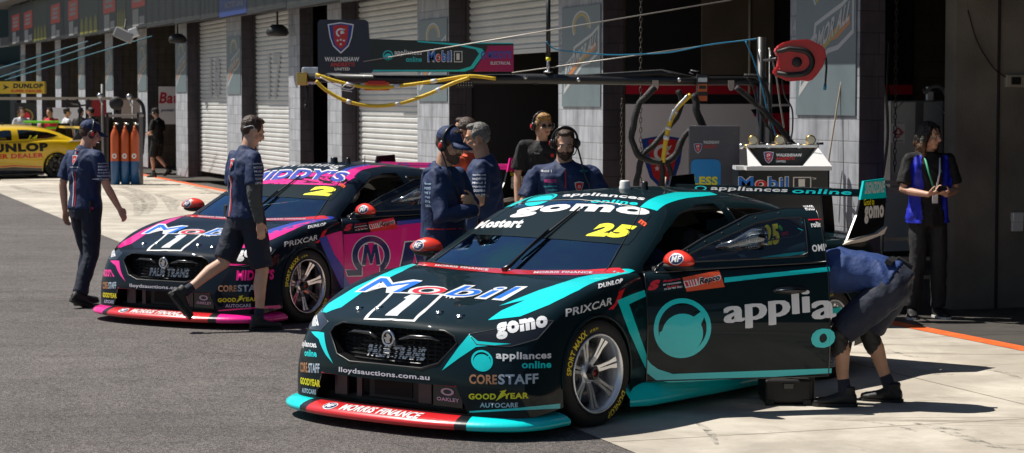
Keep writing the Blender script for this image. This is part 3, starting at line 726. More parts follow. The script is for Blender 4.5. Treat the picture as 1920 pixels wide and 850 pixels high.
def make_wheel(parent, loc, left=True, text=True, steer=0, rimm=None):
    """wheel assembly; axis along Y, outer face toward +Y"""
    rimm = rimm or mat('rim_metal', (.78, .80, .83), .3, metal=.75)
    root = MB()
    Rt, W2 = .328, .135
    prof = [(.236, -W2 + .01), (.26, -W2), (.31, -W2 + .01), (Rt - .004, -W2 + .035), (Rt, -.05), (Rt, .05), (Rt - .004, W2 - .035), (.316, W2 - .012), (.29, W2 - .002), (.262, W2 - .002), (.245, W2 - .01), (.236, W2 - .02)]
    root.lathe(prof, RUBBER, n=56, axis='y'); lets = []
    if text:
        YW = mat('tyre_letter_yellow', (.80, .62, .03), .6)
        def arc(s, a_mid, span, r0, h, flip=False, m=YW):
            vs, fs, ms, _ = text2d(s, .025)
            V = []
            for x, y in vs:
                a = a_mid + (span / 2 - x * span) * (-1 if flip else 1)
                r = (r0 + (h * y)) if not flip else (r0 + h * (1 - y))
                # viewed from +Y, image right is -X
                V.append((-r * math.cos(a) * 1.0, W2 + .0015 - max(0, r - .29) * .38, r * math.sin(a)))
            lets.append((V, fs, m))
        arc('SPORT MAXX', R(146), R(62), .262, .040); arc('DUNLOP', R(-50), R(44), .262, .040)
        arc('LF 25 P1', R(100), R(16), .266, .014)
    for q in lets: root.add(*q)
    wh = root.build('wheel', parent=parent, loc=loc, rot=(0, 0, steer if left else math.pi + steer), fix=True)
    rb = MB()
    lip = [(.236, W2 - .014), (.243, W2 - .004), (.238, W2 + .003), (.230, W2 + .001), (.222, W2 - .02), (.214, W2 - .035), (.212, -.10), (.235, -.12)]
    rb.lathe(lip, rimm, n=56, axis='y')
    for k in range(7):
        a = k * 2 * math.pi / 7 + .22
        for sg in (-1, 1):
            a0, a1 = a + sg * .16, a + sg * .085
            p = [(.045, .035, a0 * 1), (.10, .062, a + sg * .11), (.165, .078, a1), (.215, W2 - .042, a + sg * .10)]
            # spoke as a swept rectangular bar
            V = []; hw = [.013, .0095, .009, .015]; dp = [.03, .024, .02, .03]
            for (r, y, aa), w_, d_ in zip(p, hw, dp):
                c = Vector((r * math.cos(aa), y + .02, r * math.sin(aa))); t = Vector((-math.sin(aa), 0, math.cos(aa)))
                V += [c + t * w_, c - t * w_, c - t * w_ * .8 - Vector((0, d_, 0)), c + t * w_ * .8 - Vector((0, d_, 0))]
                V[-4] += Vector((0, -.004, 0)); V[-3] += Vector((0, -.004, 0))
            F = [(4 * i + j, 4 * i + (j + 1) % 4, 4 * i + 4 + (j + 1) % 4, 4 * i + 4 + j) for i in range(3) for j in range(4)]
            rb.add(V, F, rimm)
    rb.lathe([(0, .075), (.03, .075), (.055, .068), (.07, .05), (.07, .02)], rimm, n=28, axis='y')
    rim = rb.build('rim', parent=wh)
    nb = MB(); DK = mat('wheel_nut_dark', (.05, .05, .055), .3, metal=.8)
    nb.lathe([(.046, .076), (.046, .105), (.038, .112), (.026, .112), (.024, .10)], DK, n=6, axis='y', smooth=False)
    nb.lathe([(0, .106), (.022, .106), (.022, .095)], mat('nut_red', (.25, .02, .02), .4, metal=.5), n=12, axis='y')
    nb.build('wheel_nut', parent=rim)
    db = MB(); db.lathe([(.07, .0), (.185, .0), (.185, .03), (.07, .03), (.07, 0)], mat('brake_disc', (.16, .15, .15), .35, metal=.9), n=40, axis='y')
    db.box((.14 if left else -.14, .015, .03), (.09, .075, .15), mat('caliper', (.03, .03, .03), .4))
    db.build('brake_disc', parent=wh)
    return wh

def make_car(loc, axis, liv, label, door_open=True, group='race cars in the pit lane'):
    """axis = heading of the car's long axis going away from the camera (radians, clockwise from +Y)"""
    rotz = math.atan2(-math.cos(axis), -math.sin(axis))
    root = empty('race_car', (loc[0], loc[1], 0), rotz, label=label, cat='race car', group=group)
    MW = Matrix.Translation((loc[0], loc[1], 0)) @ Matrix.Rotation(rotz, 4, 'Z'); MI = MW.inverted()
    b = surf(BODY, 6); h = surf(HOUSE, 6)
    anyf = lambda c, n: True
    full = BVHTree.FromBMesh(b); fullh = BVHTree.FromBMesh(h)
    P = liv
    # ---- cut outs in the body
    arch = [(.372 * math.cos(k * math.pi / 16), .372 * math.sin(k * math.pi / 16) + .30) for k in range(17)]
    for uc in (.93, 3.752):
        for fr, sg in ((FR_SIDE, 1), (FR_SIDER, -1)):
            pl = [((uc - .93) + x if sg > 0 else -(uc - .93) - x, z) for x, z in arch] + ([(uc - .93 - .372, .05), (uc - .93 + .372, .05)] if sg > 0 else [(-(uc - .93) + .372, .05), (-(uc - .93) - .372, .05)])
            pl2 = sorted(pl, key=lambda p: math.atan2(p[1] - .25, p[0] - ((uc - .93) if sg > 0 else -(uc - .93))))
            cut(b, pl2, fr, lambda c, n, sg=sg: c.y * sg > .66 and n.y * sg > .15 and c.z < .75)
    grille_poly = [(-.47, .585), (-.40, .612), (.40, .612), (.47, .585), (.50, .545), (.40, .425), (.28, .388), (-.28, .388), (-.40, .425), (-.50, .545)]
    cut(b, grille_poly, FR_FRONT, lambda c, n: c.x > .65 and n.x > .3 and c.z > .3)
    low_poly = [(-.53, .30), (.53, .30), (.60, .142), (-.60, .142)]
    cut(b, low_poly, FR_FRONT, lambda c, n: c.x > .6 and n.x > .2 and c.z < .4)
    HLp = [(.56, .612), (.80, .655), (1.10, .685), (1.14, .66), (1.02, .575), (.78, .525), (.60, .53)]
    heads = []
    for fr, sg in ((FR_CL, 1), (FR_CR, -1)):
        # headlight outline given as (distance round the corner, z)
        pl = []
        for u, v, z in ((.185, .56, .600), (.31, .72, .638), (.47, .86, .672), (.56, .90, .672), (.40, .905, .575), (.27, .80, .535), (.18, .62, .545)):
            pl.append(fr.to2(L3(u, sg * v, z)))
        # convex hull ordering
        cx = sum(p[0] for p in pl) / 7; cy = sum(p[1] for p in pl) / 7; pl = sorted(pl, key=lambda p: math.atan2(p[1] - cy, p[0] - cx))
        heads.append(cut(b, pl, fr, lambda c, n, sg=sg, fr=fr: c.y * sg > .45 and c.x > .25 and n.dot(fr.d) < -.25 and c.z > .4))
    # open interior under the greenhouse
    deck = [f for f in b.faces if -3.35 < f.calc_center_median().x < -.49 and abs(f.calc_center_median().y) < .76 and f.calc_center_median().z > .8]
    bmesh.ops.delete(b, geom=deck, context='FACES')
    # ---- greenhouse windows
    def inside(c, n): return True
    wind = cut(h, [(-.60, .82), (.60, .82), (.70, .40), (.73, .36), (.30, .335), (-.30, .335), (-.73, .36), (-.70, .40)], FR_TOP, lambda c, n: n.x > .15 and c.x > -1.5) if False else None
    # windscreen: defined in (v, u) top view
    wp = [(-.70, .445), (-.36, .375), (0, .358), (.36, .375), (.70, .445), (.535, 1.06), (.50, 1.115), (-.50, 1.115), (-.535, 1.06)]
    windV = cut(h, [(v, u) for v, u in wp], FR_TOP, lambda c, n: n.x > .12 and c.x > -1.6)
    rear = cut(h, [(-.50, 3.52), (.50, 3.52), (.40, 3.13), (-.40, 3.13)], FR_TOP, lambda c, n: c.x < -2.9 and n.z > .3)
    doorpart = []
    belt = .955
    dz0, dz1 = .215, .90
    du0, du1 = 1.50, 2.70
    door_lo = side_poly([(du0, dz0), (du1, dz0), (du1, 1.0), (du0, 1.0)])
    door_hi = side_poly([(du0 + .02, .84), (du1, .84), (du1, 1.272), (2.50, 1.272), (2.24, 1.232), (1.92, 1.095), (1.60, .93)])
    if door_open:
        lo = cut(b, door_lo, FR_SIDE, lambda c, n: c.y > .78 and n.y > .2 and c.z < .99)
        hi = cut(h, door_hi, FR_SIDE, lambda c, n: c.y > .45 and n.y > .3)
        doorpart = (lo, hi)
    # side glass
    def sideglass(hh, sg, fr, pts): 
        return cut(hh, side_poly(pts) if sg > 0 else mirror_poly(pts), fr, lambda c, n: c.y * sg > .4 and n.y * sg > .25)
    FG = [(1.66, .945), (2.60, .975), (2.62, 1.225), (2.44, 1.222), (2.2, 1.178), (1.92, 1.055)]
    RG = [(2.80, .995), (3.55, 1.02), (3.86, 1.085), (3.60, 1.165), (3.15, 1.222), (2.80, 1.235)]
    glasses = []
    if not door_open: glasses.append(sideglass(h, 1, FR_SIDE, FG))
    glasses.append(sideglass(h, -1, FR_SIDER, FG)); 
    glasses.append(sideglass(h, 1, FR_SIDE, RG)); glasses.append(sideglass(h, -1, FR_SIDER, RG))
    # ---- main body part (paint + draped livery)
    paint = P['paint']
    mb = MB(); V, F = take(b, list(b.faces), False); mb.add(V, F, paint, True)
    V, F = take(h, list(h.faces), False); mb.add(V, F, paint, True)
    bv = BVHTree.FromBMesh(b)
    allb = surf(BODY, 6); tmp = surf(HOUSE, 6)
    me = bpy.data.meshes.new('t'); tmp.to_mesh(me); allb.from_mesh(me); bpy.data.meshes.remove(me); tmp.free()
    BV = BVHTree.FromBMesh(allb)
    # arch lips, liners
    for uc in (.93, 3.752):
        for sg in (1, -1):
            pts = []
            for k in range(21):
                a = -.08 + (math.pi + .16) * k / 20; x, z = .372 * math.cos(a), .372 * math.sin(a) + .30
                p, n, i, d = BV.ray_cast(L3(uc + x, sg * 2, max(z, .18)), Vector((0, -sg, 0)))
                if p: pts.append(p + Vector((0, sg * .002, 0)))
            mb.tube(pts, .011, paint, n=6, cap=False)
            q = [(p.x, p.z) for p in pts]
            vs = [Vector((x, sg * .93, z)) for x, z in q] + [Vector((x, sg * .50, z)) for x, z in q]; n_ = len(q)
            mb.add(vs, [(i, i + 1, n_ + i + 1, n_ + i) for i in range(n_ - 1)], MBLACK)
            mb.add([Vector((.93 - uc + x, sg * .52, z)) for x, z in ((-.42, .1), (.42, .1), (.42, .72), (-.42, .72))], [(0, 1, 2, 3)], MBLACK)
    # floor pan
    mb.box((-1.45, 0, .15), (4.3, 1.30, .05), MBLACK); mb.box((-1.35, 0, .15), (1.95, 1.78, .05), MBLACK)
    mb.box((-3.75, 0, .5), (.05, 1.2, .7), MBLACK); mb.box((-.42, 0, .50), (.05, 1.5, .68), MBLACK)
    P['apply'](mb, BV); P['apply_head'](mb, BV)
    body = mb.build('body', parent=root, fix=False)
    # headlights
    for V, F in heads:
        hb = MB(); hb.add(V, F, mat('headlight_dark', (.012, .013, .015), .12, coat=1), True)
        boundary_tube(hb, V, F, .0035, mat('lamp_trim', (.10, .11, .12), .25, metal=.6)); hb.build('headlight', parent=root, fix=False)
    # grille
    gb = MB(); DG = mat('grille_black', (.008, .008, .009), .35, coat=.3)
    # recess walls and mesh backing
    n_ = len(grille_poly)
    fx = []
    for a, z in grille_poly:
        p, n, i, d = BV.ray_cast(Vector((3, a, z)), Vector((-1, 0, 0))); fx.append(p)
    gb.add([p for p in fx] + [p + Vector((-.10, 0, 0)) for p in fx], [(i, (i + 1) % n_, n_ + (i + 1) % n_, n_ + i) for i in range(n_)], DG)
    gb.add([p + Vector((-.10, 0, 0)) for p in fx], [range(n_)], MBLACK)
    gb.tube(fx + [fx[0]], .007, DG, n=6, cap=False)
    gr = gb.build('grille', parent=root)
    def halfw(z):
        pts = [(.50, .545), (.40, .425), (.28, .388)]
        if z > .585: return .40 + (.612 - z) / .027 * .07
        if z > .545: return .47 + (.585 - z) / .04 * .03
        if z > .425: return .40 + (z - .425) / .12 * .10
        return .28 + (z - .388) / .037 * .12
    sb_ = MB(); CS = mat('slat_gloss', (.02, .021, .023), .18, coat=.8)
    slz = [.405, .430, .455, .480, .505, .530, .555, .580]
    def gx(v): 
        p, n, i, d = BV.ray_cast(Vector((3, v, .62)), Vector((-1, 0, 0))); return p.x if p else .75
    for z in slz:
        w_ = halfw(z) - .01; pts = [(gx(max(-.5, min(.5, v))) - .028, v, z) for v in np.linspace(-w_, w_, 15)]
        V = []
        for x, v, zz in pts: V += [(x, v, zz), (x - .012, v, zz + .011), (x - .03, v, zz + .004), (x - .02, v, zz - .004)]
        sb_.add(V, [(4 * i + j, 4 * i + (j + 1) % 4, 4 * i + 4 + (j + 1) % 4, 4 * i + 4 + j) for i in range(14) for j in range(4)], CS)
    for k in range(-9, 10): sb_.box((gx(max(-.45, min(.45, k * .05))) - .052, k * .05, .50), (.006, .006, .20 if abs(k) < 7 else .12), DG)
    # upper wing bars
    for sg in (1, -1):
        sb_.tube([L3(.11, sg * .09, .545), L3(.13, sg * .16, .565), L3(.15, sg * .30, .566), L3(.16, sg * .36, .55)], [.006, .012, .012, .006], CS, n=8)
    slb = bmesh.new(); mm = sb_.mesh('t'); slb.from_mesh(mm); SB = BVHTree.FromBMesh(slb); slb.free()
    drape(sb_, text2d('PALM TRANS', .05, .1), WHITE, FR_FRONT, SB, 0, 1.0, affine((-.20, .418), (.235, .418), (-.20, .492)), base=.0015, lim=.02) if False else None
    tx = text2d('PALM TRANS', .05, .1); xf = affine((-.21, .415), (.24, .418), (-.20, .500))
    for z in slz[:5]:
        # lettering sits on the slat faces only
        vs, fs, ms, _ = tx; bb = bmesh.new(); bvv = [bb.verts.new((*xf(*v), 0)) for v in vs]
        for f in fs:
            try: bb.faces.new([bvv[i] for i in f])
            except ValueError: pass
        for zz, sgn in ((z - .006, 1), (z + .012, -1)):
            bmesh.ops.bisect_plane(bb, geom=bb.verts[:] + bb.edges[:] + bb.faces[:], plane_co=(0, zz, 0), plane_no=(0, -sgn, 0), clear_outer=True)
        for k in range(-5, 6): bmesh.ops.bisect_plane(bb, geom=bb.verts[:] + bb.edges[:] + bb.faces[:], plane_co=(k * .05, 0, 0), plane_no=(1, 0, 0))
        bb.verts.index_update(); sb_.add([(gx(v.co.x) - .0265 - max(0, v.co.y - z) * .9, v.co.x, v.co.y) for v in bb.verts], [[q.index for q in f.verts] for f in bb.faces], WHITE); bb.free()
    sb_.build('grille_slats', parent=gr)
    em = MB(); ex0 = gx(0) - .012
    em.lathe([(.036, .02), (.043, .026), (.050, .02), (.052, .006), (.05, -.02)], CHROME, n=32, axis='x', c=(ex0, 0, .545))
    em.lathe([(0, .012), (.037, .012)], mat('emblem_field', (.10, .10, .11), .3, metal=.9), n=32, axis='x', c=(ex0, 0, .545))
    # raised animal figure on the badge
    fig = [(-.018, -.022), (-.006, -.030), (.008, -.028), (.022, -.022), (.014, -.012), (.020, .002), (.028, .008), (.020, .020), (.006, .030), (-.008, .028), (-.014, .018), (-.006, .012), (-.012, .004), (-.026, .008), (-.028, -.004), (-.018, -.008)]
    em.prism(fig, CHROME, .012, .024, lambda a, z, hh: (ex0 + hh, a, .545 + z))
    em.build('emblem', parent=gr)
    # lower intake
    lb = MB(); PV = mat('intake_panel', tuple(P['intake']), .4, coat=.4)
    lf = []
    for a, z in low_poly:
        p, n, i, d = BV.ray_cast(Vector((3, a, max(z, .15))), Vector((-1, 0, 0))); lf.append(Vector((p.x, a, z)))
    lb.add(lf + [p + Vector((-.16, 0, 0)) for p in lf], [(i, (i + 1) % 4, 4 + (i + 1) % 4, 4 + i) for i in range(4)], BLACK)
    lb.add([p + Vector((-.16, 0, 0)) for p in lf], [(0, 1, 2, 3)], MBLACK)
    for v, wv in ((-.45, .10), (-.30, .04), (.22, .10)): lb.box((.93 - .20, v, .235), (.02, wv, .14), PV)
    lb.box((.93 - .22, -.04, .235), (.02, .40, .15), MBLACK, bev=.008); lb.box((.93 - .215, -.04, .235), (.02, .30, .10), mat('duct_dark', (.002, .002, .002), .8))
    lb.box((.93 - .145, .44, .235), (.02, .22, .13), BLACK)
    O = Vector((.93 - .133, .34, .19))
    OKM = mat('pale_lilac', (.55, .45, .58), .4)
    flat(lb, ring2d(.10, .068, .05, .022, .62, n=24), OKM, O, (0, 1, 0), (0, 0, 1), .002)
    flat(lb, text2d('OAKLEY', .03), OKM, O, (0, 1, 0), (0, 0, 1), .002, box_xf(.02, .012, .17, .022))
    lb.tube([lf[0], lf[1]], .004, P['intake_edge'], n=5)
    lb.build('lower_intake', parent=root)
    # splitter
    spt = MB()
    plan = [(-.045, 0), (-.04, .20), (-.02, .42), (.025, .62), (.09, .79), (.19, .92), (.30, .985), (.42, 1.01), (.58, 1.01)]
    plan = [(p[0], -p[1]) for p in reversed(plan[1:])] + plan
    plan = [(p.x, p.y) for p in catmull([(u, v, 0) for u, v in plan], 5)]
    inner = []
    rows = []
    for i, (u, v) in enumerate(plan):
        a, c = plan[max(0, i - 1)], plan[min(len(plan) - 1, i + 1)]; t = Vector((c[0] - a[0], c[1] - a[1])).normalized(); nn = Vector((-t.y, t.x))  # outward (front)
        if nn.x * 1 > 0 and abs(v) < .5: nn = -nn
        if abs(v) >= .5 and nn.y * v < 0: nn = -nn
        def o(k): return u - nn.x * k, v - nn.y * k
        k5 = .22 if abs(v) < .85 else .16
        rows.append([(*o(k5), .134), (*o(.12), .132), (*o(.07), .124), (*o(.03), .110), (*o(.006), .094), (*o(0), .078), (*o(.008), .060), (*o(.04), .052), (*o(.34), .05)])
    def sm(v):
        a = abs(v)
        return P['split_mid'] if a < .60 else (BLACK if a < .645 else P['split_end'])
    nr = len(rows[0])
    for i in range(len(rows) - 1):
        vm = (rows[i][5][1] + rows[i + 1][5][1]) / 2
        V = [L3(*p) for p in rows[i]] + [L3(*p) for p in rows[i + 1]]
        spt.add(V, [(j, j + 1, nr + j + 1, nr + j) for j in range(nr - 1)], sm(vm), True)
    for r_ in (rows[0], rows[-1]): spt.add([L3(*p) for p in r_], [range(nr)], P['split_end'])
    bm_ = bmesh.new(); mm = spt.mesh('t'); bm_.from_mesh(mm); bmesh.ops.recalc_face_normals(bm_, faces=bm_.faces); SPB = BVHTree.FromBMesh(bm_); bm_.free()
    fr = Frame((0, 1, 0), (-.55, 0, .83), (-.83, 0, -.55))
    P['apply_split'](spt, SPB, fr)
    spt.build('front_splitter', parent=root, fix=False)
    # side skirt
    for sg in (1, -1):
        sk = MB(); rr = []
        for u, v, z0, z1 in ((1.27, .955, .085, .20), (1.45, .985, .075, .205), (2.2, .99, .07, .205), (3.0, .985, .07, .205), (3.40, .97, .085, .20)):
            rr.append([(u, sg * (v - .09), z1 + .01), (u, sg * (v - .045), z1 - .01), (u, sg * v, z0 + .045), (u, sg * v, z0), (u, sg * (v - .15), z0)])
        V = [L3(*p) for r_ in rr for p in r_]; sk.add(V, [(5 * i + j, 5 * i + j + 1, 5 * i + 6 + j, 5 * i + 5 + j) for i in range(4) for j in range(4)], P['skirt'], True)
        sk.build('side_skirt', parent=root)
    # bonnet pins
    for u, v in P.get('pins', ((.30, -.40), (.30, -.24), (.30, .24), (.30, .40))):
        p, n, i, d = BV.ray_cast(L3(u, v, 3), Vector((0, 0, -1)))
        pb = MB(); pb.lathe([(0, .016), (.010, .015), (.012, .008), (.020, .005), (.022, 0)], CHROME, n=12, c=tuple(p)); pb.tube([p + Vector((.018, -.012, .010)), p + Vector((-.03, .012, .012))], .004, CHROME, n=6)
        pb.build('bonnet_pin', parent=root)
    # windscreen
    GL = glass_mat('windscreen_glass', (.36, .50, .53), k=3.4, film=True); wb = MB(); V, F = windV; wb.add([v for v in V], F, GL, True); 
    P['apply_wind'](wb, BV)
    boundary_tube(wb, V, F, .007, BLACK)
    ws = wb.build('windscreen', parent=root, fix=False)
    gb2 = MB(); V, F = rear; gb2.add(V, F, glass_mat('tinted_glass', (.10, .11, .12)), True); gb2.build('rear_window', parent=root, fix=False)
    for gi, (V, F) in enumerate(glasses):
        g2 = MB(); g2.add(V, F, glass_mat('tinted_glass', (.10, .11, .12)), True)
        if gi == len(glasses) - 2: P['apply_quarter'](g2, BV)
        boundary_tube(g2, V, F, .006, BLACK); g2.build('side_window', parent=root, fix=False)
    # wiper
    wp_ = MB()
    def onw(v, u, o=.02):
        u -= .06 + (u - 1.3) * .17
        p, n, i, d = BV.ray_cast(L3(u, v, 3), Vector((0, 0, -1))); return p + Vector((.4, 0, .9)).normalized() * o
    wp_.tube([onw(.02, 1.27, .015), onw(.02, 1.36, .03), onw(.04, 1.62, .035), onw(.055, 1.80, .035)], [.018, .014, .009, .006], BLACK, n=7)
    wp_.tube([onw(.01, 1.50, .018), onw(.06, 1.80, .02), onw(.10, 2.14, .016)], [.007, .009, .006], MBLACK, n=6)
    wp_.build('wiper', parent=root)
    # mirrors
    for sg in (1, -1):
        mm = MB(); c = L3(1.70, sg * 1.03, .955)
        V0 = MB(); V0.ell((0, 0, 0), (.075, .125, .075), P['mirror'], nu=20, nv=12)
        V = []
        for x, y, z in V0.v:
            z2 = z if z > 0 else z * .55
            x2 = x if x > -.02 else -.02 + (x + .02) * .35
            k = 1 - .25 * max(0, y * sg / .125); V.append(Vector((x2 * k, y, z2 * k)))
        rot = Matrix.Rotation(-sg * R(12), 3, 'Z')
        mm.add([c + rot @ v for v in V], V0.f, P['mirror'], True)
        mm.ell(c + Vector((.0, -sg * .01, -.028)), (.066, .118, .030), MBLACK, nu=16, nv=8)
        mm.tube([c + Vector((-.01, -sg * .05, -.035)), L3(1.66, sg * .86, .89)], [.022, .028], MBLACK, n=8)
        bmm = bmesh.new(); q = mm.mesh('t'); bmm.from_mesh(q); MBV = BVHTree.FromBMesh(bmm); bmm.free()
        dv = Vector((-.86, -sg * .46, -.22)).normalized(); exv = dv.cross(Vector((0, 0, 1))).normalized(); fr = Frame(exv, exv.cross(dv), dv)
        a, q2 = fr.to2(c + Vector((.05, sg * .012, .018)))
        drape(mm, ring2d(a, q2, .047, .036), WHITE, fr, MBV, 0, .02); drape(mm, ring2d(a, q2, .041, .031), NAVYV, fr, MBV, 1, .02)
        drape(mm, text2d('MF', .03, .2), WHITE, fr, MBV, 2, .02, box_xf(a - .032, q2 - .019, .064, .038))
        mm.build('mirror', parent=root, fix=False)
    # wheels
    for u, v, left in ((.93, .83, True), (.93, -.83, False), (3.752, .85, True), (3.752, -.85, False)):
        make_wheel(root, L3(u, v, .326), left, text=(left), steer=P.get('steer', 0) if u < 1 else 0, rimm=P.get('rim'))
    # rear wing
    rw = MB()
    prof = [(4.45, 1.290), (4.50, 1.305), (4.60, 1.303), (4.74, 1.292), (4.80, 1.286), (4.74, 1.278), (4.60, 1.275), (4.50, 1.278)]
    np_ = len(prof); V = [L3(u, v, z) for v in (-.83, .83) for u, z in prof]
    rw.add(V, [(i, (i + 1) % np_, np_ + (i + 1) % np_, np_ + i) for i in range(np_)], P['wing_mat'], False)
    wx = Frame((0, 1, 0), (-.9, 0, .4), (-.4, 0, -.9))
    # nose strip carrying the sponsor words
    V = [L3(4.452, v, z) for v in (-.83, .83) for z in (1.258, 1.313)]; V += [L3(4.475, v, z) for v in (-.83, .83) for z in (1.258, 1.315)]
    rw.add(V, [(0, 2, 3, 1), (1, 3, 7, 5), (4, 5, 7, 6), (0, 4, 6, 2)], P['wing_mat'])
    P['apply_wing'](rw)
    wing = rw.build('rear_wing', parent=root)
    for v in (-.45, .45): MB().prism([(.93 - 4.56, .97), (.93 - 4.50, 1.31), (.93 - 4.66, 1.31), (.93 - 4.72, .97)], MBLACK, v - .006, v + .006, lambda a, z, hh: (a, hh, z)).build('wing_strut', parent=wing)
    for sg in (1, -1):
        ep = MB(); y0, y1 = sg * .83, sg * .846
        upper = [(4.39, 1.24), (4.44, 1.375), (4.76, 1.385), (4.79, 1.24)]
        lower = [(4.39, 1.24), (4.79, 1.24), (4.755, 1.03), (4.60, .985), (4.20, .955), (4.26, 1.03), (4.34, 1.13)]
        def pf(a, z, hh): return L3(a, hh, z)
        ep.prism(upper, P['end_top'] if sg > 0 else BLACK, y0, y1, pf); ep.prism(lower, BLACK, y0, y1 - sg * .0012, pf)
        # underside fin
        ep.prism([(4.758, 1.028), (4.60, .982), (4.20, .950), (4.05, .925), (4.40, .935), (4.70, .975)], mat('cream_fin', (.75, .68, .60), .4), y0 - sg * .01, y1 + sg * .03, pf)
        O = L3(4.42, y1 + sg * .0005, 1.26) if sg > 0 else L3(4.76, y1 - .0005, 1.26)
        ex = Vector((-sg, 0, 0))
        if sg > 0:
            flat(ep, text2d('SIGNZONE', .03, .12), WHITE, O, ex, (0, 0, 1), .001, affine((.03, .018), (.335, .022), (.04, .105)))
            flat(ep, text2d('Good to', .02), YELLOW, O, ex, (0, 0, 1), .001, box_xf(.02, -.065, .16, .05))
            flat(ep, text2d('gomo', .05), WHITE, O, ex, (0, 0, 1), .001, box_xf(.03, -.20, .30, .13))
        ep.build('wing_endplate', parent=wing)
    # roof pods
    for i_, (u, v, r_, m_) in enumerate(((2.52, .05, .035, P['pod']), (2.60, .16, .022, BLACK))):
        p, n, i, d = BV.ray_cast(L3(u, v, 3), Vector((0, 0, -1)))
        q = MB(); q.lathe([(r_ * 1.15, -.01), (r_ * 1.1, .012), (r_, .02), (r_, .045), (r_ * .8, .055), (0, .056)], m_, n=20, c=tuple(p)); q.build('roof_camera_pod' if i_ == 0 else 'roof_antenna', parent=root)
    p, n, i, d = BV.ray_cast(L3(2.95, .1, 3), Vector((0, 0, -1))); MB().tube([p, p + Vector((0, 0, .075))], .006, mat('pale_stick', (.5, .45, .35), .6), n=6).build('roof_antenna', parent=root)
    # interior: dash, seat, cage, driver
    it = MB(); DI = mat('cabin_dark', (.014, .016, .017), .7)
    it.box((-.62, 0, .80), (.42, 1.45, .12), DI, bev=.03); it.box((-2.2, 0, .55), (.05, 1.5, .8), DI)
    it.box((-1.35, .37, .45), (.5, .46, .2), MBLACK, bev=.04); it.box((-1.62, .37, .80), (.14, .46, .62), MBLACK, bev=.05)
    it.build('cabin_interior', parent=root)
    st = MB(); cw = L3(1.93, .37, .88); ring = [cw + Matrix.Rotation(R(-20), 3, 'Y') @ Vector((0, .15 * math.cos(t), .15 * math.sin(t))) for t in np.linspace(0, 2 * math.pi, 25)]
    st.tube(ring, .014, MBLACK, n=6, cap=False); st.tube([cw, cw + Vector((.3, 0, -.06))], .02, MBLACK, n=6); st.box(cw, (.03, .2, .05), MBLACK); st.build('steering_wheel', parent=root)
    cg = MB(); CGm = mat('cage_tube', (.25, .27, .28), .4, coat=.3)
    for sg in (1, -1):
        cg.tube(catmull([L3(1.62, sg * .72, .3), L3(1.64, sg * .73, .90), L3(2.10, sg * .64, 1.12), L3(2.48, sg * .55, 1.235), L3(3.0, sg * .54, 1.24)], 4), .019, CGm, n=7)
        cg.tube([L3(3.0, sg * .74, .3), L3(3.0, sg * .72, .95), L3(3.0, sg * .54, 1.24)], .019, CGm, n=7)
        cg.tube([L3(3.0, sg * .54, 1.24), L3(3.9, sg * .55, .98)], .019, CGm, n=7)
        cg.tube([L3(1.66, sg * .76, .42), L3(2.98, sg * .76, .72)], .019, CGm, n=7); cg.tube([L3(1.66, sg * .76, .74), L3(2.98, sg * .76, .42)], .019, CGm, n=7)
    cg.tube([L3(3.0, .54, 1.24), L3(3.0, -.54, 1.24)], .019, CGm, n=7); cg.tube([L3(2.48, .55, 1.235), L3(2.48, -.55, 1.235)], .019, CGm, n=7)
    cg.tube([L3(3.0, .72, .95), L3(3.0, -.54, 1.22)], .019, CGm, n=7); cg.tube([L3(3.0, -.72, .95), L3(3.0, .72, .95)], .019, CGm, n=7)
    cg.build('roll_cage', parent=root)
    # window net bars on far side
    nb = MB()
    for k in range(7): nb.box(L3(1.95 + k * .1, -.77, 1.05), (.022, .006, .22), MBLACK)
    nb.build('window_net', parent=root)
    # ---- door
    if door_open:
        (lv, lf_), (hv, hf) = doorpart
        db = bmesh.new()
        for V, F in ((lv, lf_), (hv, hf)):
            bv2 = [db.verts.new(v) for v in V]
            for f in F:
                try: db.faces.new([bv2[i] for i in f])
                except ValueError: pass
        win = cut(db, side_poly([(1.66, .945), (2.58, .975), (2.60, 1.215), (2.44, 1.212), (2.2, 1.168), (1.92, 1.045)]), FR_SIDE, lambda c, n: c.z > .93)
        dm = MB(); V, F = take(db, list(db.faces), False); dm.add(V, F, paint, True)
        VI = [v + Vector((0, -.045, 0)) for v in V]; dm.add(VI, [tuple(reversed(f)) for f in F], MBLACK)
        boundary_tube(dm, V, F, .006, BLACK)
        # closing edges
        cnt = {}
        for f in F:
            for i in range(len(f)):
                e = tuple(sorted((f[i], f[(i + 1) % len(f)]))); cnt[e] = cnt.get(e, 0) + 1
        for (a_, c_), k in cnt.items():
            if k == 1: dm.add([V[a_], V[c_], VI[c_], VI[a_]], [(0, 1, 2, 3)], BLACK)
        hx = L3(du0, .925, 0); phi = -R(P.get('door_angle', 40))
        MD = Matrix.Translation(hx) @ Matrix.Rotation(phi, 4, 'Z') @ Matrix.Translation(-hx)
        DBV = BV
        P['apply_door'](dm, DBV)
        dob = dm.build('door', parent=root, fix=False)
        dob.matrix_local = MD
        if P.get('door_label'): dob['label'] = P['door_label']
        gw = MB(); V, F = win; gw.add([v + Vector((0, -.004, 0)) for v in V], F, glass_mat('door_glass', (.72, .78, .80), k=.8), True); boundary_tube(gw, V, F, .005, BLACK)
        # rivets round the pane
        for u, z in ((1.80, 1.005), (1.92, 1.058), (2.04, 1.11), (2.16, 1.16), (2.28, 1.20), (2.44, 1.228)):
            p, n, i, d = BV.ray_cast(L3(u, 2, z + .012), Vector((0, -1, 0)))
            gw.ell(p, (.008, .006, .008), MBLACK, nu=6, nv=4)
        gw.build('door_window', parent=dob, fix=False)
        hd = MB(); p, n, i, d = BV.ray_cast(L3(2.44, 2, .765), Vector((0, -1, 0)))
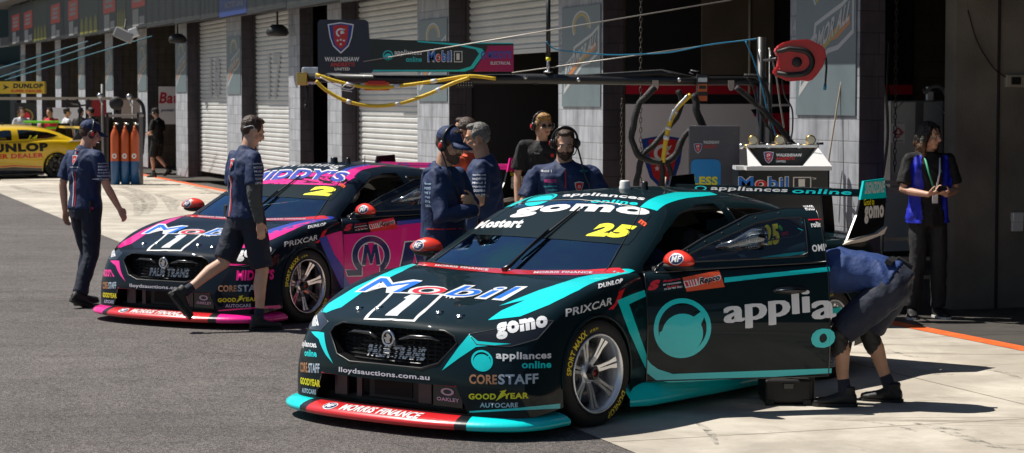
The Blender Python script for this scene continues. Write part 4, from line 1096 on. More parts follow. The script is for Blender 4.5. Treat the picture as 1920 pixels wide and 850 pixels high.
        hd.ell(p, (.12, .022, .026), BLACK, nu=16, nv=8); hd.tube([p + Vector((.10, .012, -.004)), p + Vector((0, .03, .002)), p + Vector((-.10, .014, .004))], [.010, .014, .010], BLACK, n=8)
        hd.build('door_handle', parent=dob)
        vd = MB(); c = L3(2.18, .80, 1.06)      # clear ventilation duct behind the pane
        PLC = glass_mat('clear_plastic', (.80, .84, .86), .12)
        vd.tube([c + Vector((.20, .0, -.03)), c + Vector((.08, .02, -.0)), c + Vector((-.04, .03, .04)), c + Vector((-.12, .03, .045))], [.02, .03, .055, .062], PLC, n=12)
        vd.build('vent_duct', parent=dob)
    allb.free(); b.free(); h.free()
    return root, BV, MW
# ------------------------------------------------------------------ liveries
POSE1 = ((-.24, 13.3167), R(37.6)); POSE2 = ((-2.6139, 19.3144), R(32.4))
_rz = math.atan2(-math.cos(POSE1[1]), -math.sin(POSE1[1]))
MW1 = Matrix.Translation((*POSE1[0], 0)) @ Matrix.Rotation(_rz, 4, 'Z'); MI1 = MW1.inverted()
_hx = L3(1.50, .925, 0); MD1 = Matrix.Translation(_hx) @ Matrix.Rotation(-R(40), 4, 'Z') @ Matrix.Translation(-_hx); MID = (MW1 @ MD1).inverted()
_b = surf(BODY, 6); _h = surf(HOUSE, 6); _me = bpy.data.meshes.new('t'); _h.to_mesh(_me); _b.from_mesh(_me); BV1 = BVHTree.FromBMesh(_b); _b.free(); _h.free(); bpy.data.meshes.remove(_me)
AC = {}
def anc(fr, p, where='body'):
    """measured position on the panels of the nearest car, in the panel's own frame"""
    k = (id(fr), p, where)
    if k in AC: return AC[k]
    inv = MI1 if where == 'body' else MID
    o = inv @ CAM; d = (inv.to_3x3() @ ray(*p)).normalized()
    if where == 'door':
        t = (.925 - o.y) / d.y; q = o + d * t
    else:
        q, n, i, dd = BV1.ray_cast(o, d)
        if q is None:      # just outside the outline: take the nearest panel
            best = None
            for k in range(160):
                x = o + d * (10 + k * .06); c, n, i, dist = BV1.find_nearest(x)
                if best is None or dist < best[0]: best = (dist, c)
            q = best[1]
    AC[k] = fr.to2(q); return AC[k]
def AQ(fr, BL, BR, TL, where='body'): return affine(anc(fr, BL, where), anc(fr, BR, where), anc(fr, TL, where))
def AP(fr, pts, where='body'): return poly2d([anc(fr, p, where) for p in pts])

def dense(pts, step=25):
    """add in-between points so that long straight edges follow the curved panels"""
    out = []
    for i, p in enumerate(pts):
        q = pts[(i + 1) % len(pts)]; n = max(1, int(math.hypot(q[0] - p[0], q[1] - p[1]) / step))
        out += [(p[0] + (q[0] - p[0]) * k / n, p[1] + (q[1] - p[1]) * k / n) for k in range(n)]
    return out
def T(mb, BV, s, m, fr, BL, BR, TL, bold=.02, shear=0, layer=1, where='body', mi=None, step=.04):
    drape(mb, text2d(s, bold, shear, mi), m, fr, BV, layer, step, AQ(fr, BL, BR, TL, where))
def Pg(mb, BV, pts, m, fr, layer=0, where='body'):
    drape(mb, AP(fr, dense(pts), where), m, fr, BV, layer)
def circ(mb, BV, c, r, m, fr, layer=0, w=None, where='body', **k):
    """round badge: centre pixel, radius in metres"""
    a, b = anc(fr, c, where); drape(mb, ring2d(a, b, r, r, w, **k), m, fr, BV, layer, .03)
def swirl(mb, BV, c, r, m, fr, layer=0, where='body', sx=1):
    a, b = anc(fr, c, where)
    drape(mb, ring2d(a, b, r * sx, r, .82), m, fr, BV, layer, .05)
    drape(mb, ring2d(a, b - r * .12, r * .80 * sx, r * .74), m, fr, BV, layer, .05)
    drape(mb, poly2d([(a + x * r * sx, b + y * r) for x, y in ((-.1, .45), (.30, .35), (.72, .52), (.55, .15), (.2, .0), (-.2, .2))]), m, fr, BV, layer, .05)

LILAC = mat('pale_lettering', (.62, .60, .68), .4); CORE = mat('core_copper', (.42, .20, .10), .4); SILVB = mat('core_silver', (.42, .52, .62), .4)
SHGR = mat('light_grey_vinyl', (.74, .75, .78), .35, coat=.4)
BLU2 = mat('bright_blue_vinyl', (.01, .16, .66), .35, coat=.5); RED2 = mat('bright_red_vinyl', (.70, .01, .02), .35, coat=.5)
ROYAL = mat('royal_blue_vinyl', (.03, .06, .42), .35, coat=.6)

def common(mb, BV, A1, A2, edge):
    """A1 stripe colour, A2 secondary"""
    # bonnet stripes
    Pg(mb, BV, [(602, 586), (616, 570), (666, 539), (727, 511), (772, 493), (781, 497), (727, 523), (680, 548), (640, 577), (612, 587)], A1, FR_TOP)
    Pg(mb, BV, [(936, 574), (1010, 545), (1085, 521), (1160, 506), (1190, 508), (1110, 531), (1020, 555)], A1 if A2 is None else A2, FR_TOP)
    Pg(mb, BV, [(915, 601), (940, 583), (985, 563), (1085, 531), (1150, 512), (1085, 545), (1030, 572), (975, 594)], A1, FR_TOP)
    # cowl strip
    Pg(mb, BV, [(787, 492), (860, 500), (994, 508), (1100, 507), (1162, 503), (1176, 512), (1080, 517), (960, 515), (860, 507), (783, 498)], RED, FR_TOP, 1)
    for BL, BR, TL in (((815, 500), (915, 509), (817, 497)), ((1000, 514), (1110, 514), (1002, 510))): T(mb, BV, 'MORRIS FINANCE', WHITE, FR_TOP, BL, BR, TL, .03, layer=2)
    # oil company words
    T(mb, BV, 'Mobil', WHITE, FR_TOP, (664, 549), (951, 566), (706, 519), .05, .08, 1)
    T(mb, BV, 'Mobil', [BLU2, RED2], FR_TOP, (672, 547), (944, 562), (708, 522), .0, .08, 2, mi=[0, 1, 0, 0, 0])
    Pg(mb, BV, [(682, 600), (778, 604), (834, 552), (734, 548)], WHITE, FR_TOP, 1)
    Pg(mb, BV, [(690, 597.5), (775, 600.5), (825, 554), (738, 550.5)], P_DARK, FR_TOP, 2)
    Pg(mb, BV, [(722, 593), (745, 594), (790, 555), (771, 553.5), (757, 560), (762, 562)], WHITE, FR_TOP, 3)
    T(mb, BV, 'TM', WHITE, FR_TOP, (832, 559), (852, 561), (836, 554), .03)
    T(mb, BV, 'lloydsauctions.com.au', LILAC, FR_FRONT, (636, 700), (806, 716), (636, 688), .02)
    # right hand corner of the bumper
    Pg(mb, BV, [(829, 695), (842, 676), (860, 651), (880, 627), (896, 640), (925, 643), (958, 645), (925, 648), (892, 651), (862, 671)], A1, FR_CL)
    T(mb, BV, 'CORE', CORE, FR_CL, (880, 720), (932, 721), (880, 702), .03); T(mb, BV, 'STAFF', SILVB, FR_CL, (934, 721), (1009, 719), (934, 702), .03)
    T(mb, BV, 'GOOD', YELLOW, FR_CL, (879, 749), (930, 749), (879, 738), .04); T(mb, BV, 'YEAR', YELLOW, FR_CL, (943, 748), (991, 747), (943, 737), .04)
    Pg(mb, BV, [(930, 752), (940, 735), (936, 734), (950, 731), (944, 740), (948, 741)], YELLOW, FR_CL, 2)
    T(mb, BV, 'AUTOCARE', SILVB, FR_CL, (900, 764), (971, 764), (900, 755), .03)
    Pg(mb, BV, [(880, 771), (960, 766), (1050, 757), (1050, 766), (960, 770), (880, 774)], A1, FR_CL)
    Pg(mb, BV, [(584, 622), (596, 622), (608, 624), (613, 655), (625, 682), (611, 665), (598, 636)], A1, FR_CR)
    T(mb, BV, 'CORE', CORE, FR_CR, (564, 698), (578, 699), (564, 679), .03); T(mb, BV, 'STAFF', SILVB, FR_CR, (579, 699), (600, 700), (579, 681), .03)
    T(mb, BV, 'GOODYEAR', YELLOW, FR_CR, (564, 720), (601, 726), (564, 707), .04); T(mb, BV, 'AUTOCARE', SILVB, FR_CR, (567, 736), (593, 740), (567, 727), .03)
    # guard
    T(mb, BV, 'PRIXCAR', WHITE, FR_SIDE, (1060, 595), (1147, 571), (1060, 580), .02); T(mb, BV, 'DUNLOP', SHGR, FR_SIDE, (1121, 542), (1166, 531), (1121, 533), .05)
    Pg(mb, BV, [(1140, 581), (1152, 570), (1160, 548), (1172, 540), (1164, 560), (1150, 580)], RED2, FR_SIDE)
    T(mb, BV, 'Repco', SHGR, FR_SIDE, (1186, 735), (1212, 731), (1186, 728), .04, .2)
    # flag colours on the roof
def wind_common(mb, BV, drv, num):
    Pg(mb, BV, [(890, 427), (912, 404), (930, 393), (985, 390), (1095, 391), (1200, 394), (1222, 404), (1208, 420), (1190, 447), (1177, 460), (1060, 450), (950, 443), (868, 440)], P_DARK, FR_WIND, 1)
    T(mb, BV, num, YELLOW, FR_WIND, (1098, 444), (1172, 449), (1121, 419), .07, .12, 3)
    for q in (((884, 418), (900, 418), (904, 411)), ((1196, 418), (1208, 426), (1202, 412))): T(mb, BV, 'm', ORANGE, FR_WIND, *q, .05, 0, 2)
    if drv: T(mb, BV, drv, WHITE, FR_WIND, (890, 431), (976, 429), (901, 418), .05, .15, 3)

P_DARK = mat('dark_teal_paint', (.003, .012, .016), .5, coat=.42, coat_r=.015, spec=.05)
P_DARK2 = mat('dark_navy_paint', (.004, .010, .020), .5, coat=.42, coat_r=.015, spec=.05)
P_YEL = mat('yellow_paint', (.80, .52, .01), .3, coat=1.0)

def splt(mb, SB, fr):
    a0, q0 = fr.to2(L3(.0, -.36, .115)); a1, _ = fr.to2(L3(.0, .34, .115))
    drape(mb, text2d('MORRIS FINANCE', .04, .12), WHITE, fr, SB, 1, .05, box_xf(-.29, q0 - .018, .62, .062), lim=.2)
    drape(mb, ring2d(-.385, q0 + .012, .055, .034), WHITE, fr, SB, 1, .03, lim=.2); drape(mb, ring2d(-.385, q0 + .012, .048, .028), NAVYV, fr, SB, 2, .03, lim=.2)
    drape(mb, text2d('MF', .03, .15), WHITE, fr, SB, 3, .03, box_xf(-.42, q0 - .006, .07, .036), lim=.2)

# -------- livery one : black and teal, number 25
def ap1(mb, BV):
    common(mb, BV, TEAL, None, TEAL)
    # roof graphics
    Pg(mb, BV, [(940, 387), (973, 374), (1010, 363), (1028, 361), (981, 377), (966, 387)], TEAL, FR_TOP)
    Pg(mb, BV, [(1200, 389), (1212, 379), (1227, 371), (1267, 361), (1331, 361), (1345, 366), (1288, 372), (1248, 384), (1232, 396)], TEAL, FR_TOP)
    T(mb, BV, 'appliances', WHITE, FR_TOP, (1052, 372), (1205, 379), (1060, 364), .03); T(mb, BV, 'online', TEAL, FR_TOP, (1106, 381), (1194, 386), (1112, 374), .03)
    a, q = anc(FR_TOP, (1015, 373)); swirl(mb, BV, (1015, 373), .11, TEAL, FR_TOP)
    # bumper corner words
    swirl(mb, BV, (904, 677), .060, TEAL, FR_CL)
    T(mb, BV, 'appliances', SHGR, FR_CL, (930, 677), (1033, 676), (930, 659), .03); T(mb, BV, 'online', TEAL, FR_CL, (978, 691), (1033, 690), (978, 677), .03)
    T(mb, BV, 'appliances', SHGR, FR_CR, (566, 652), (596, 656), (566, 636), .03); T(mb, BV, 'online', TEAL, FR_CR, (572, 668), (595, 670), (572, 655), .03)
    # guard band in front of the door
    Pg(mb, BV, [(1157, 564), (1185, 552), (1208, 544), (1211, 556), (1179, 571), (1200, 632), (1216, 678), (1216, 702), (1206, 682), (1180, 625)], TEAL, FR_SIDE)
    # rear quarter
    Pg(mb, BV, [(1374, 500), (1420, 484), (1470, 476), (1514, 471), (1514, 475), (1470, 482), (1420, 491), (1380, 503)], TEAL, FR_SIDE)
    mP = poly2d([(3.0 - .93, .46), (4.3 - .93, .46), (4.3 - .93, .50), (3.0 - .93, .50)]); drape(mb, mP, TEAL, FR_SIDE, BV)
def apq1(mb, BV):
    T(mb, BV, '25', YELLOW, FR_SIDE, (1432, 462), (1461, 458), (1431, 423), .05, 0, 2, step=.05)
    T(mb, BV, 'Mostert', WHITE, FR_SIDE, (1397, 467), (1433, 460), (1398, 450), .04, 0, 2)
    T(mb, BV, 'FOXTEL', RED2, FR_SIDE, (1465, 443), (1478, 440), (1465, 437), .03, 0, 2)
    circ(mb, BV, (1463, 428), .02, mat('green_dot', (.05, .5, .05), .4), FR_SIDE, 2); circ(mb, BV, (1382, 458), .035, ORANGE, FR_SIDE, 2, .7)
def doorc(mb, BV, SC_, ext=None):
    w = 'door'
    Pg(mb, BV, [(1283, 522), (1353, 509), (1361, 539), (1289, 548)], SC_, FR_SIDE, 2, w)
    Pg(mb, BV, [(1287, 541), (1312, 536), (1309, 524), (1284, 529)], WHITE, FR_SIDE, 3, w)
    Pg(mb, BV, [(1289, 539), (1294, 538), (1291, 529), (1286, 530)], RED2, FR_SIDE, 4, w)
    for k in range(3): Pg(mb, BV, [(1296 + k * 5, 538 - k), (1298.5 + k * 5, 537.5 - k), (1295.5 + k * 5, 527 - k), (1293 + k * 5, 527.5 - k)], RED2, FR_SIDE, 4, w)
    T(mb, BV, 'Repco', WHITE, FR_SIDE, (1312, 539), (1355, 530), (1312, 522), .09, .2, 3, w); T(mb, BV, 'Repco', BLACK, FR_SIDE, (1314, 537.5), (1353, 529.5), (1314, 523.5), .04, .2, 4, w)
    T(mb, BV, 'S', RED2, FR_SIDE, (1216, 547), (1241, 542), (1216, 530), .09, .3, 2, w)
    T(mb, BV, 'Repco', RED2, FR_SIDE, (1246, 532), (1279, 527), (1246, 527), .03, .2, 2, w); T(mb, BV, 'MT PANORAMA', WHITE, FR_SIDE, (1246, 537), (1280, 532), (1246, 534), .03, 0, 2, w)
    T(mb, BV, '500', RED2, FR_SIDE, (1252, 541), (1275, 538), (1252, 538), .03, 0, 2, w); T(mb, BV, '25-28 FEB 2021', WHITE, FR_SIDE, (1247, 545), (1281, 540), (1247, 542), .03, 0, 2, w)
    # stickers on the rear pillar of the door
    T(mb, BV, 'WOOD', WHITE, FR_SIDE, (1536, 400), (1555, 399), (1536, 391), .04, 0, 2, w); T(mb, BV, 'rolin', WHITE, FR_SIDE, (1538, 430), (1558, 429), (1538, 420), .04, 0, 2, w)
    Pg(mb, BV, [(1535, 415), (1560, 414), (1560, 416), (1535, 417)], RED2, FR_SIDE, 2, w); T(mb, BV, 'OMP', WHITE, FR_SIDE, (1532, 475), (1560, 472), (1532, 462), .04, 0, 2, w)
def apd1(mb, BV):
    w = 'door'; doorc(mb, BV, ORANGE)
    Pg(mb, BV, [(1361, 522), (1450, 513), (1560, 502), (1560, 510), (1450, 521), (1361, 531)], TEAL, FR_SIDE, 1, w)
    Pg(mb, BV, [(1214, 674), (1222, 684), (1235, 693), (1263, 702), (1400, 697), (1560, 691), (1560, 700), (1400, 711), (1258, 718), (1232, 714), (1214, 700)], TEAL, FR_SIDE, 1, w)
    a, q = anc(FR_SIDE, (1279, 616), w); r = .187
    drape(mb, ring2d(a, q, r, r, .84, n=48), TEAL, FR_SIDE, BV, 1, .05)
    drape(mb, ring2d(a, q - .035, r * .72, r * .68, n=40), TEAL, FR_SIDE, BV, 1, .05)
    drape(mb, poly2d([(a - .02, q + .09), (a + .05, q + .055), (a + .118, q + .10), (a + .145, q + .075), (a + .10, q - .02), (a - .05, q + .03)]), TEAL, FR_SIDE, BV, 1, .05)
    drape(mb, poly2d([(a - r * .80, q - .02), (a - r * .80, q - .10), (a - r * .5, q - .14), (a - r * .60, q)]), TEAL, FR_SIDE, BV, 1, .05)
    for k in (0, 2.5, 5):
        T(mb, BV, 'appli', SHGR, FR_SIDE, (1356 + k, 621), (1514 + k, 600), (1356 + k, 562), .008, 0, 2 + k * .3, w); T(mb, BV, 'a', SHGR, FR_SIDE, (1521 + k, 600), (1562 + k, 595), (1521 + k, 566), .008, 0, 2 + k * .3, w)
        T(mb, BV, 'o', TEAL, FR_SIDE, (1520 + k, 654), (1560 + k, 650), (1520 + k, 618), .02, 0, 2 + k * .3, w)
def ahead1(mb, BV):
    T(mb, BV, 'gomo', SHGR, FR_CL, (931, 638), (1027, 621), (929, 607), .06, 0, 1)
    T(mb, BV, 'mo', SHGR, FR_CR, (587, 613), (601, 611), (588, 590), .06, 0, 1)
def aw1(mb, BV):
    wind_common(mb, BV, 'Mostert', '25')
    T(mb, BV, 'gomo', WHITE, FR_WIND, (952, 411), (1205, 413), (972, 392), .05, 0, 3)
def awing1(mb):
    O = L3(4.4505, -.60, 1.263); flat(mb, text2d('appliances', .02, .1), WHITE, O, (0, 1, 0), (-.04, 0, 1), .001, box_xf(.12, .005, .68, .040))
    flat(mb, text2d('online', .02, .1), TEAL, O, (0, 1, 0), (-.04, 0, 1), .001, box_xf(.84, .008, .50, .036))
    flat(mb, ring2d(.03, .025, .055, .018, .7), TEAL, O, (0, 1, 0), (-.04, 0, 1), .001)
LIV1 = dict(paint=P_DARK, intake=(.05, .02, .03), intake_edge=mat('edge_red', (.35, .01, .03), .4), split_mid=RED, split_end=TEAL, skirt=TEAL, mirror=mat('mirror_red', (.75, .035, .012), .3, coat=.8),
 wing_mat=P_DARK, end_top=TEAL, pod=mat('white_pod', (.7, .7, .68), .4), apply=ap1, apply_head=ahead1, apply_split=splt, apply_wind=aw1, apply_quarter=apq1, apply_wing=awing1, apply_door=apd1, door_angle=40, steer=-R(3))

# -------- livery two : navy and pink, number 2
def ap2(mb, BV):
    common(mb, BV, PINK, ROYAL, PINK)
    Pg(mb, BV, [(940, 387), (973, 374), (1010, 363), (1028, 361), (981, 377), (966, 387)], PINK, FR_TOP)
    Pg(mb, BV, [(1200, 389), (1212, 379), (1227, 371), (1267, 361), (1310, 361), (1288, 366), (1252, 375), (1232, 396)], PINK, FR_TOP)
    Pg(mb, BV, [(1190, 381), (1205, 373), (1225, 365), (1262, 358), (1270, 361), (1232, 369), (1208, 381)], ROYAL, FR_TOP)
    T(mb, BV, 'Winning', WHITE, FR_TOP, (1030, 372), (1195, 374), (1045, 360), .01, .35); T(mb, BV, 'appliances', WHITE, FR_TOP, (1090, 382), (1172, 384), (1096, 375), .03)
    T(mb, BV, "MIDDY'S", PINK, FR_CL, (930, 690), (1033, 686), (930, 660), .05, .1)
    T(mb, BV, "MIDDY'S", PINK, FR_CR, (566, 664), (597, 668), (566, 642), .05, .1)
    Pg(mb, BV, [(1157, 564), (1185, 552), (1216, 542), (1216, 702), (1206, 682), (1180, 625)], PINK, FR_SIDE)
    Pg(mb, BV, [(1150, 568), (1170, 560), (1190, 610), (1216, 650), (1216, 700), (1206, 700), (1180, 640)], ROYAL, FR_SIDE, 1)
def apq2(mb, BV):
    T(mb, BV, '2', YELLOW, FR_SIDE, (1440, 462), (1458, 459), (1440, 423), .05, 0, 2)
    T(mb, BV, 'Fullwood', WHITE, FR_SIDE, (1397, 467), (1433, 460), (1398, 450), .04, 0, 2); circ(mb, BV, (1382, 458), .035, ORANGE, FR_SIDE, 2, .7)
def apd2(mb, BV):
    w = 'door'; doorc(mb, BV, RED)
    Pg(mb, BV, [(1214, 555), (1290, 549), (1361, 528), (1560, 508), (1560, 714), (1400, 722), (1214, 726)], mat('door_magenta', (.80, .005, .24), .4, coat=.3), FR_SIDE, 0, w)
    Pg(mb, BV, [(1361, 519), (1450, 510), (1560, 499), (1560, 509), (1450, 520), (1361, 530)], ROYAL, FR_SIDE, 1, w)
    Pg(mb, BV, [(1214, 660), (1230, 690), (1262, 705), (1262, 725), (1214, 726)], ROYAL, FR_SIDE, 1, w)
    a, q = anc(FR_SIDE, (1287, 618), w)
    for m, o, L in ((WHITE, .007, 2), (NAVYV, 0, 3)):
        drape(mb, ring2d(a, q + .02, .175 + o, .175 + o, (.125 - o) / (.175 + o), n=44, a0=R(-50), a1=R(230)), m, FR_SIDE, BV, L, .05)
        for sg in (-1, 1): drape(mb, poly2d([(a + sg * x, q + y) for x, y in ((.085 - o, -.085), (.085 - o, -.160 - o), (.215 + o, -.160 - o), (.235 + o, -.105 + o), (.14, -.11))]), m, FR_SIDE, BV, L, .05)
    MP = [(0, 0), (.17, 1), (.36, 1), (.5, .45), (.64, 1), (.83, 1), (1, 0), (.78, 0), (.70, .60), (.56, .06), (.44, .06), (.30, .60), (.22, 0)]
    drape(mb, poly2d([(a - .098 + x * .196, q - .072 + y * .20) for x, y in MP]), WHITE, FR_SIDE, BV, 2, .05); drape(mb, poly2d([(a - .088 + x * .176, q - .064 + y * .185) for x, y in MP]), NAVYV, FR_SIDE, BV, 3, .05)
    MB2 = [(0, 0), (.10, 1), (.42, 1), (.53, .55), (.72, 1), (1.06, 1), (.98, 0), (.70, 0), (.74, .58), (.54, .10), (.44, .10), (.33, .58), (.28, 0)]
    for (k, m, L) in ((0, WHITE, 2), (1, NAVYV, 3)):
        xf = AQ(FR_SIDE, (1360 + 3 * k, 657 - 3 * k), (1480 - 3 * k, 648 - 3 * k), (1366 + 3 * k, 574 + 3 * k), w); drape(mb, poly2d(MB2), m, FR_SIDE, BV, L, .05, xf)
        T(mb, BV, 'IDD', m, FR_SIDE, (1490 + 3 * k, 647 - 3 * k), (1600, 640 - 3 * k), (1496 + 3 * k, 566 + 3 * k), .08 - .04 * k, .1, L, w)
def ahead2(mb, BV): ahead1(mb, BV)
def aw2(mb, BV):
    Pg(mb, BV, [(906, 409), (950, 386), (985, 383), (1095, 382), (1205, 384), (1237, 396), (1203, 419), (1095, 414), (985, 411)], PINK, FR_WIND, 1)
    wind_common(mb, BV, 'Fullwood', '2')
    T(mb, BV, "MIDDY'S", WHITE, FR_WIND, (935, 409), (1209, 413), (955, 385), .07, .15, 3); T(mb, BV, "MIDDY'S", ROYAL, FR_WIND, (939, 408), (1206, 412), (957, 386), .045, .15, 4)
def awing2(mb):
    O = L3(4.4505, -.60, 1.263); flat(mb, text2d("MIDDY'S", .03, .1), ROYAL, O, (0, 1, 0), (-.04, 0, 1), .001, box_xf(.42, .005, .55, .042))
    flat(mb, ring2d(.10, .025, .07, .020, .7), ROYAL, O, (0, 1, 0), (-.04, 0, 1), .001); flat(mb, ring2d(1.15, .025, .07, .020, .7), ROYAL, O, (0, 1, 0), (-.04, 0, 1), .001)
LIV2 = dict(LIV1); LIV2.update(paint=P_DARK2, split_end=PINK, skirt=PINK, wing_mat=PINK, end_top=PINK, pod=BLACK, apply=ap2, apply_head=ahead2, apply_wind=aw2, apply_quarter=apq2, apply_wing=awing2, apply_door=apd2, rim=mat('rim_metal_pinkish', (.62, .56, .60), .22, metal=1))

# -------- livery three : yellow car far away
def ap3(mb, BV):
    def st(s, m, x0, z0, w_, h_, bold=.05, sh=0, layer=1): drape(mb, text2d(s, bold, sh), m, FR_SIDE, BV, layer, .06, affine((x0 - .93, z0), (x0 + w_ - .93, z0 + .03), (x0 - .93, z0 + h_)))
    drape(mb, poly2d(side_poly([(1.3, .17), (3.36, .17), (3.36, .26), (2.6, .30), (1.3, .20)])), BLACK, FR_SIDE, BV)
    drape(mb, poly2d(side_poly([(1.3, .21), (2.6, .32), (3.36, .28), (3.36, .305), (2.6, .35), (1.3, .24)])), RED2, FR_SIDE, BV, 1)
    st('DUNLOP', mat('black_letter', (.01, .01, .01), .4), 1.80, .66, 1.72, .22, .07); st('SUPER DEALER', RED2, 1.80, .50, 1.60, .12, .04)
    T(mb, BV, 'Mobil', WHITE, FR_TOP, (666, 548), (948, 563), (706, 520), .05, .08, 1)
def nothing(*a): pass
def apq3(mb, BV): T(mb, BV, '14', YELLOW, FR_SIDE, (1430, 462), (1461, 458), (1430, 428), .04, 0, 2)
LIV3 = dict(LIV1); LIV3.update(paint=P_YEL, split_end=YELLOW, split_mid=RED, skirt=BLACK, wing_mat=P_YEL, end_top=P_YEL, pod=BLACK, apply=ap3, apply_head=nothing, apply_wind=lambda mb, BV: None, apply_quarter=apq3, apply_wing=nothing, apply_door=nothing, rim=mat('dark_rim', (.06, .06, .06), .4, metal=.7), mirror=mat('mirror_red', (.8, .02, .01), .3))

CAR1, _, _ = make_car(*POSE1, LIV1, 'black and teal race car numbered 25 nearest the viewer with its door swung open')
CAR2, _, _ = make_car(*POSE2, LIV2, 'black and pink race car numbered 2 parked behind the teal one')
gy = G(106, 334); ay = R(58)
# rear left wheel stands at that spot: the origin is 2.82 m forward of it
cy = Vector((gy.x - 2.822 * math.sin(ay) - .9 * math.cos(ay), gy.y - 2.822 * math.cos(ay) + .9 * math.sin(ay), 0))
CAR3, _, _ = make_car((cy.x, cy.y), ay, LIV3, 'yellow race car with black side lettering far away at the left edge', door_open=False)
# ------------------------------------------------------------------ people
def ev_mesh(me, mods):
    o = bpy.data.objects.new('t', me); COL.objects.link(o)
    for typ, kw in mods:
        m = o.modifiers.new('m', typ)
        for k, v in kw.items(): setattr(m, k, v)
    dg = bpy.context.evaluated_depsgraph_get(); r = bpy.data.meshes.new_from_object(o.evaluated_get(dg)); bpy.data.objects.remove(o)
    return r

class Blob:
    """closed overlapping solids that are fused to one organic surface"""
    def __init__(s): s.m = MB(); s.k = mat('blob', (1, 1, 1))
    def loft(s, rings, n=16):
        """rings: (centre, axisA, axisB) semi-axis vectors"""
        vs = []; fs = []
        for c, a, b in rings:
            for k in range(n):
                t = 2 * math.pi * k / n; vs.append(Vector(c) + Vector(a) * math.cos(t) + Vector(b) * math.sin(t))
        m = len(rings)
        for i in range(m - 1):
            for k in range(n): fs.append((i * n + k, i * n + (k + 1) % n, (i + 1) * n + (k + 1) % n, (i + 1) * n + k))
        fs += [tuple(reversed(range(n))), tuple((m - 1) * n + k for k in range(n))]
        s.m.add(vs, fs, s.k); return s
    def limb(s, pts, rs, n=12):
        pts = [Vector(p) for p in pts]; s.m.tube(pts, rs, s.k, n=n); s.m.ell(pts[0], (rs[0],) * 3, s.k, nu=12, nv=8); s.m.ell(pts[-1], (rs[-1],) * 3, s.k, nu=12, nv=8); return s
    def ell(s, c, r, rot=None): s.m.ell(c, r, s.k, rot); return s
    def fuse(s, name, m, voxel=.009, smooth=4, parent=None, wr=0., wfreq=9., wdir=(1, 1, 1), cut=None, label=None):
        me0 = s.m.mesh('t'); b = bmesh.new(); b.from_mesh(me0); bmesh.ops.recalc_face_normals(b, faces=b.faces); b.to_mesh(me0); b.free()
        me = ev_mesh(me0, [('REMESH', dict(mode='VOXEL', voxel_size=voxel, use_smooth_shade=True)), ('SMOOTH', dict(factor=.5, iterations=smooth))])
        bpy.data.meshes.remove(me0)
        if wr:
            nv = len(me.vertices); co = np.empty(nv * 3); no = np.empty(nv * 3); me.vertices.foreach_get('co', co); me.vertex_normals.foreach_get('vector', no)
            co = co.reshape(-1, 3); no = no.reshape(-1, 3); amp = np.zeros((nv, 1))
            for iv in range(nv):
                p = co[iv]; q = Vector((p[0] * wdir[0], p[1] * wdir[1], p[2] * wdir[2])) * wfreq
                w_ = noise.noise(q + Vector((noise.noise(q * .6), 0, noise.noise(q * .5 + Vector((5, 0, 0))))) * 1.6)
                w2 = noise.noise(q * 2.6 + Vector((9, 3, 1)))
                amp[iv] = (1 - abs(w_) * 2.2) * wr + w2 * wr * .35
            me.vertices.foreach_set('co', (co + no * amp).ravel())
        if cut:
            b = bmesh.new(); b.from_mesh(me)
            for co, no in cut:
                bmesh.ops.bisect_plane(b, geom=b.verts[:] + b.edges[:] + b.faces[:], plane_co=co, plane_no=no, clear_outer=True)
            b.to_mesh(me); b.free()
        me.materials.clear(); me.materials.append(m)
        me.polygons.foreach_set('use_smooth', [True] * len(me.polygons)); me.polygons.foreach_set('material_index', [0] * len(me.polygons))
        me.name = name; o = bpy.data.objects.new(name, me); COL.objects.link(o)
        if parent: o.parent = parent
        if label: o['label'] = label
        return o

SKIN = mat('skin_fair', (.56, .32, .22), .5, sss=.06, bump=(90, .08), var=(9, .12)); SKIN2 = mat('skin_tanned', (.48, .26, .165), .5, sss=.06, bump=(90, .08), var=(9, .12))
def cloth(n, c, r=.8, b=(26, .35)): return mat(n, c, r, bump=b, var=(14, .15))
NAVY = cloth('cloth_navy', (.006, .021, .078), .75); NAVYP = cloth('cloth_navy_dark', (.007, .011, .028)); BLKC = cloth('cloth_black', (.008, .008, .009)); BLK2 = cloth('cloth_charcoal', (.018, .018, .02))
ROYC = cloth('cloth_blue', (.009, .036, .15), .7); VESTB = cloth('vest_blue', (.01, .02, .45), .5); WHC = cloth('cloth_white', (.55, .56, .60)); REDC = cloth('cloth_red', (.5, .02, .03)); OLIVE = cloth('cloth_olive', (.10, .085, .03)); GRAYSL = cloth('sleeve_grey', (.06, .065, .065))
SOCK = cloth('sock_navy', (.01, .012, .03)); SHOEB = mat('shoe_black', (.010, .010, .011), .6, var=(20, .3)); SOLEB = mat('sole_black', (.012, .012, .012), .8); SOLEW = mat('sole_white', (.6, .6, .58), .6)
HBR = mat('hair_brown', (.045, .022, .011), .5, bump=(110, .45), var=(60, .3)); HGR = mat('hair_grey', (.13, .12, .11), .5, bump=(110, .45), var=(60, .35)); HBL = mat('hair_blond', (.36, .20, .065), .5, bump=(60, .9), var=(40, .4)); HDK = mat('hair_dark', (.014, .009, .007), .45, bump=(60, .9), var=(40, .5))
HDT = mat('hair_dark_bleached_tips', (.10, .05, .022), .5, bump=(60, .9), var=(30, .6)); BEARD = mat('beard_brown', (.05, .028, .018), .8, bump=(120, .8), var=(60, .4))
EYW = mat('eye_white', (.5, .48, .45), .3); EYD = mat('eye_dark', (.012, .008, .006), .2); LIP = mat('lip', (.32, .11, .08), .5)
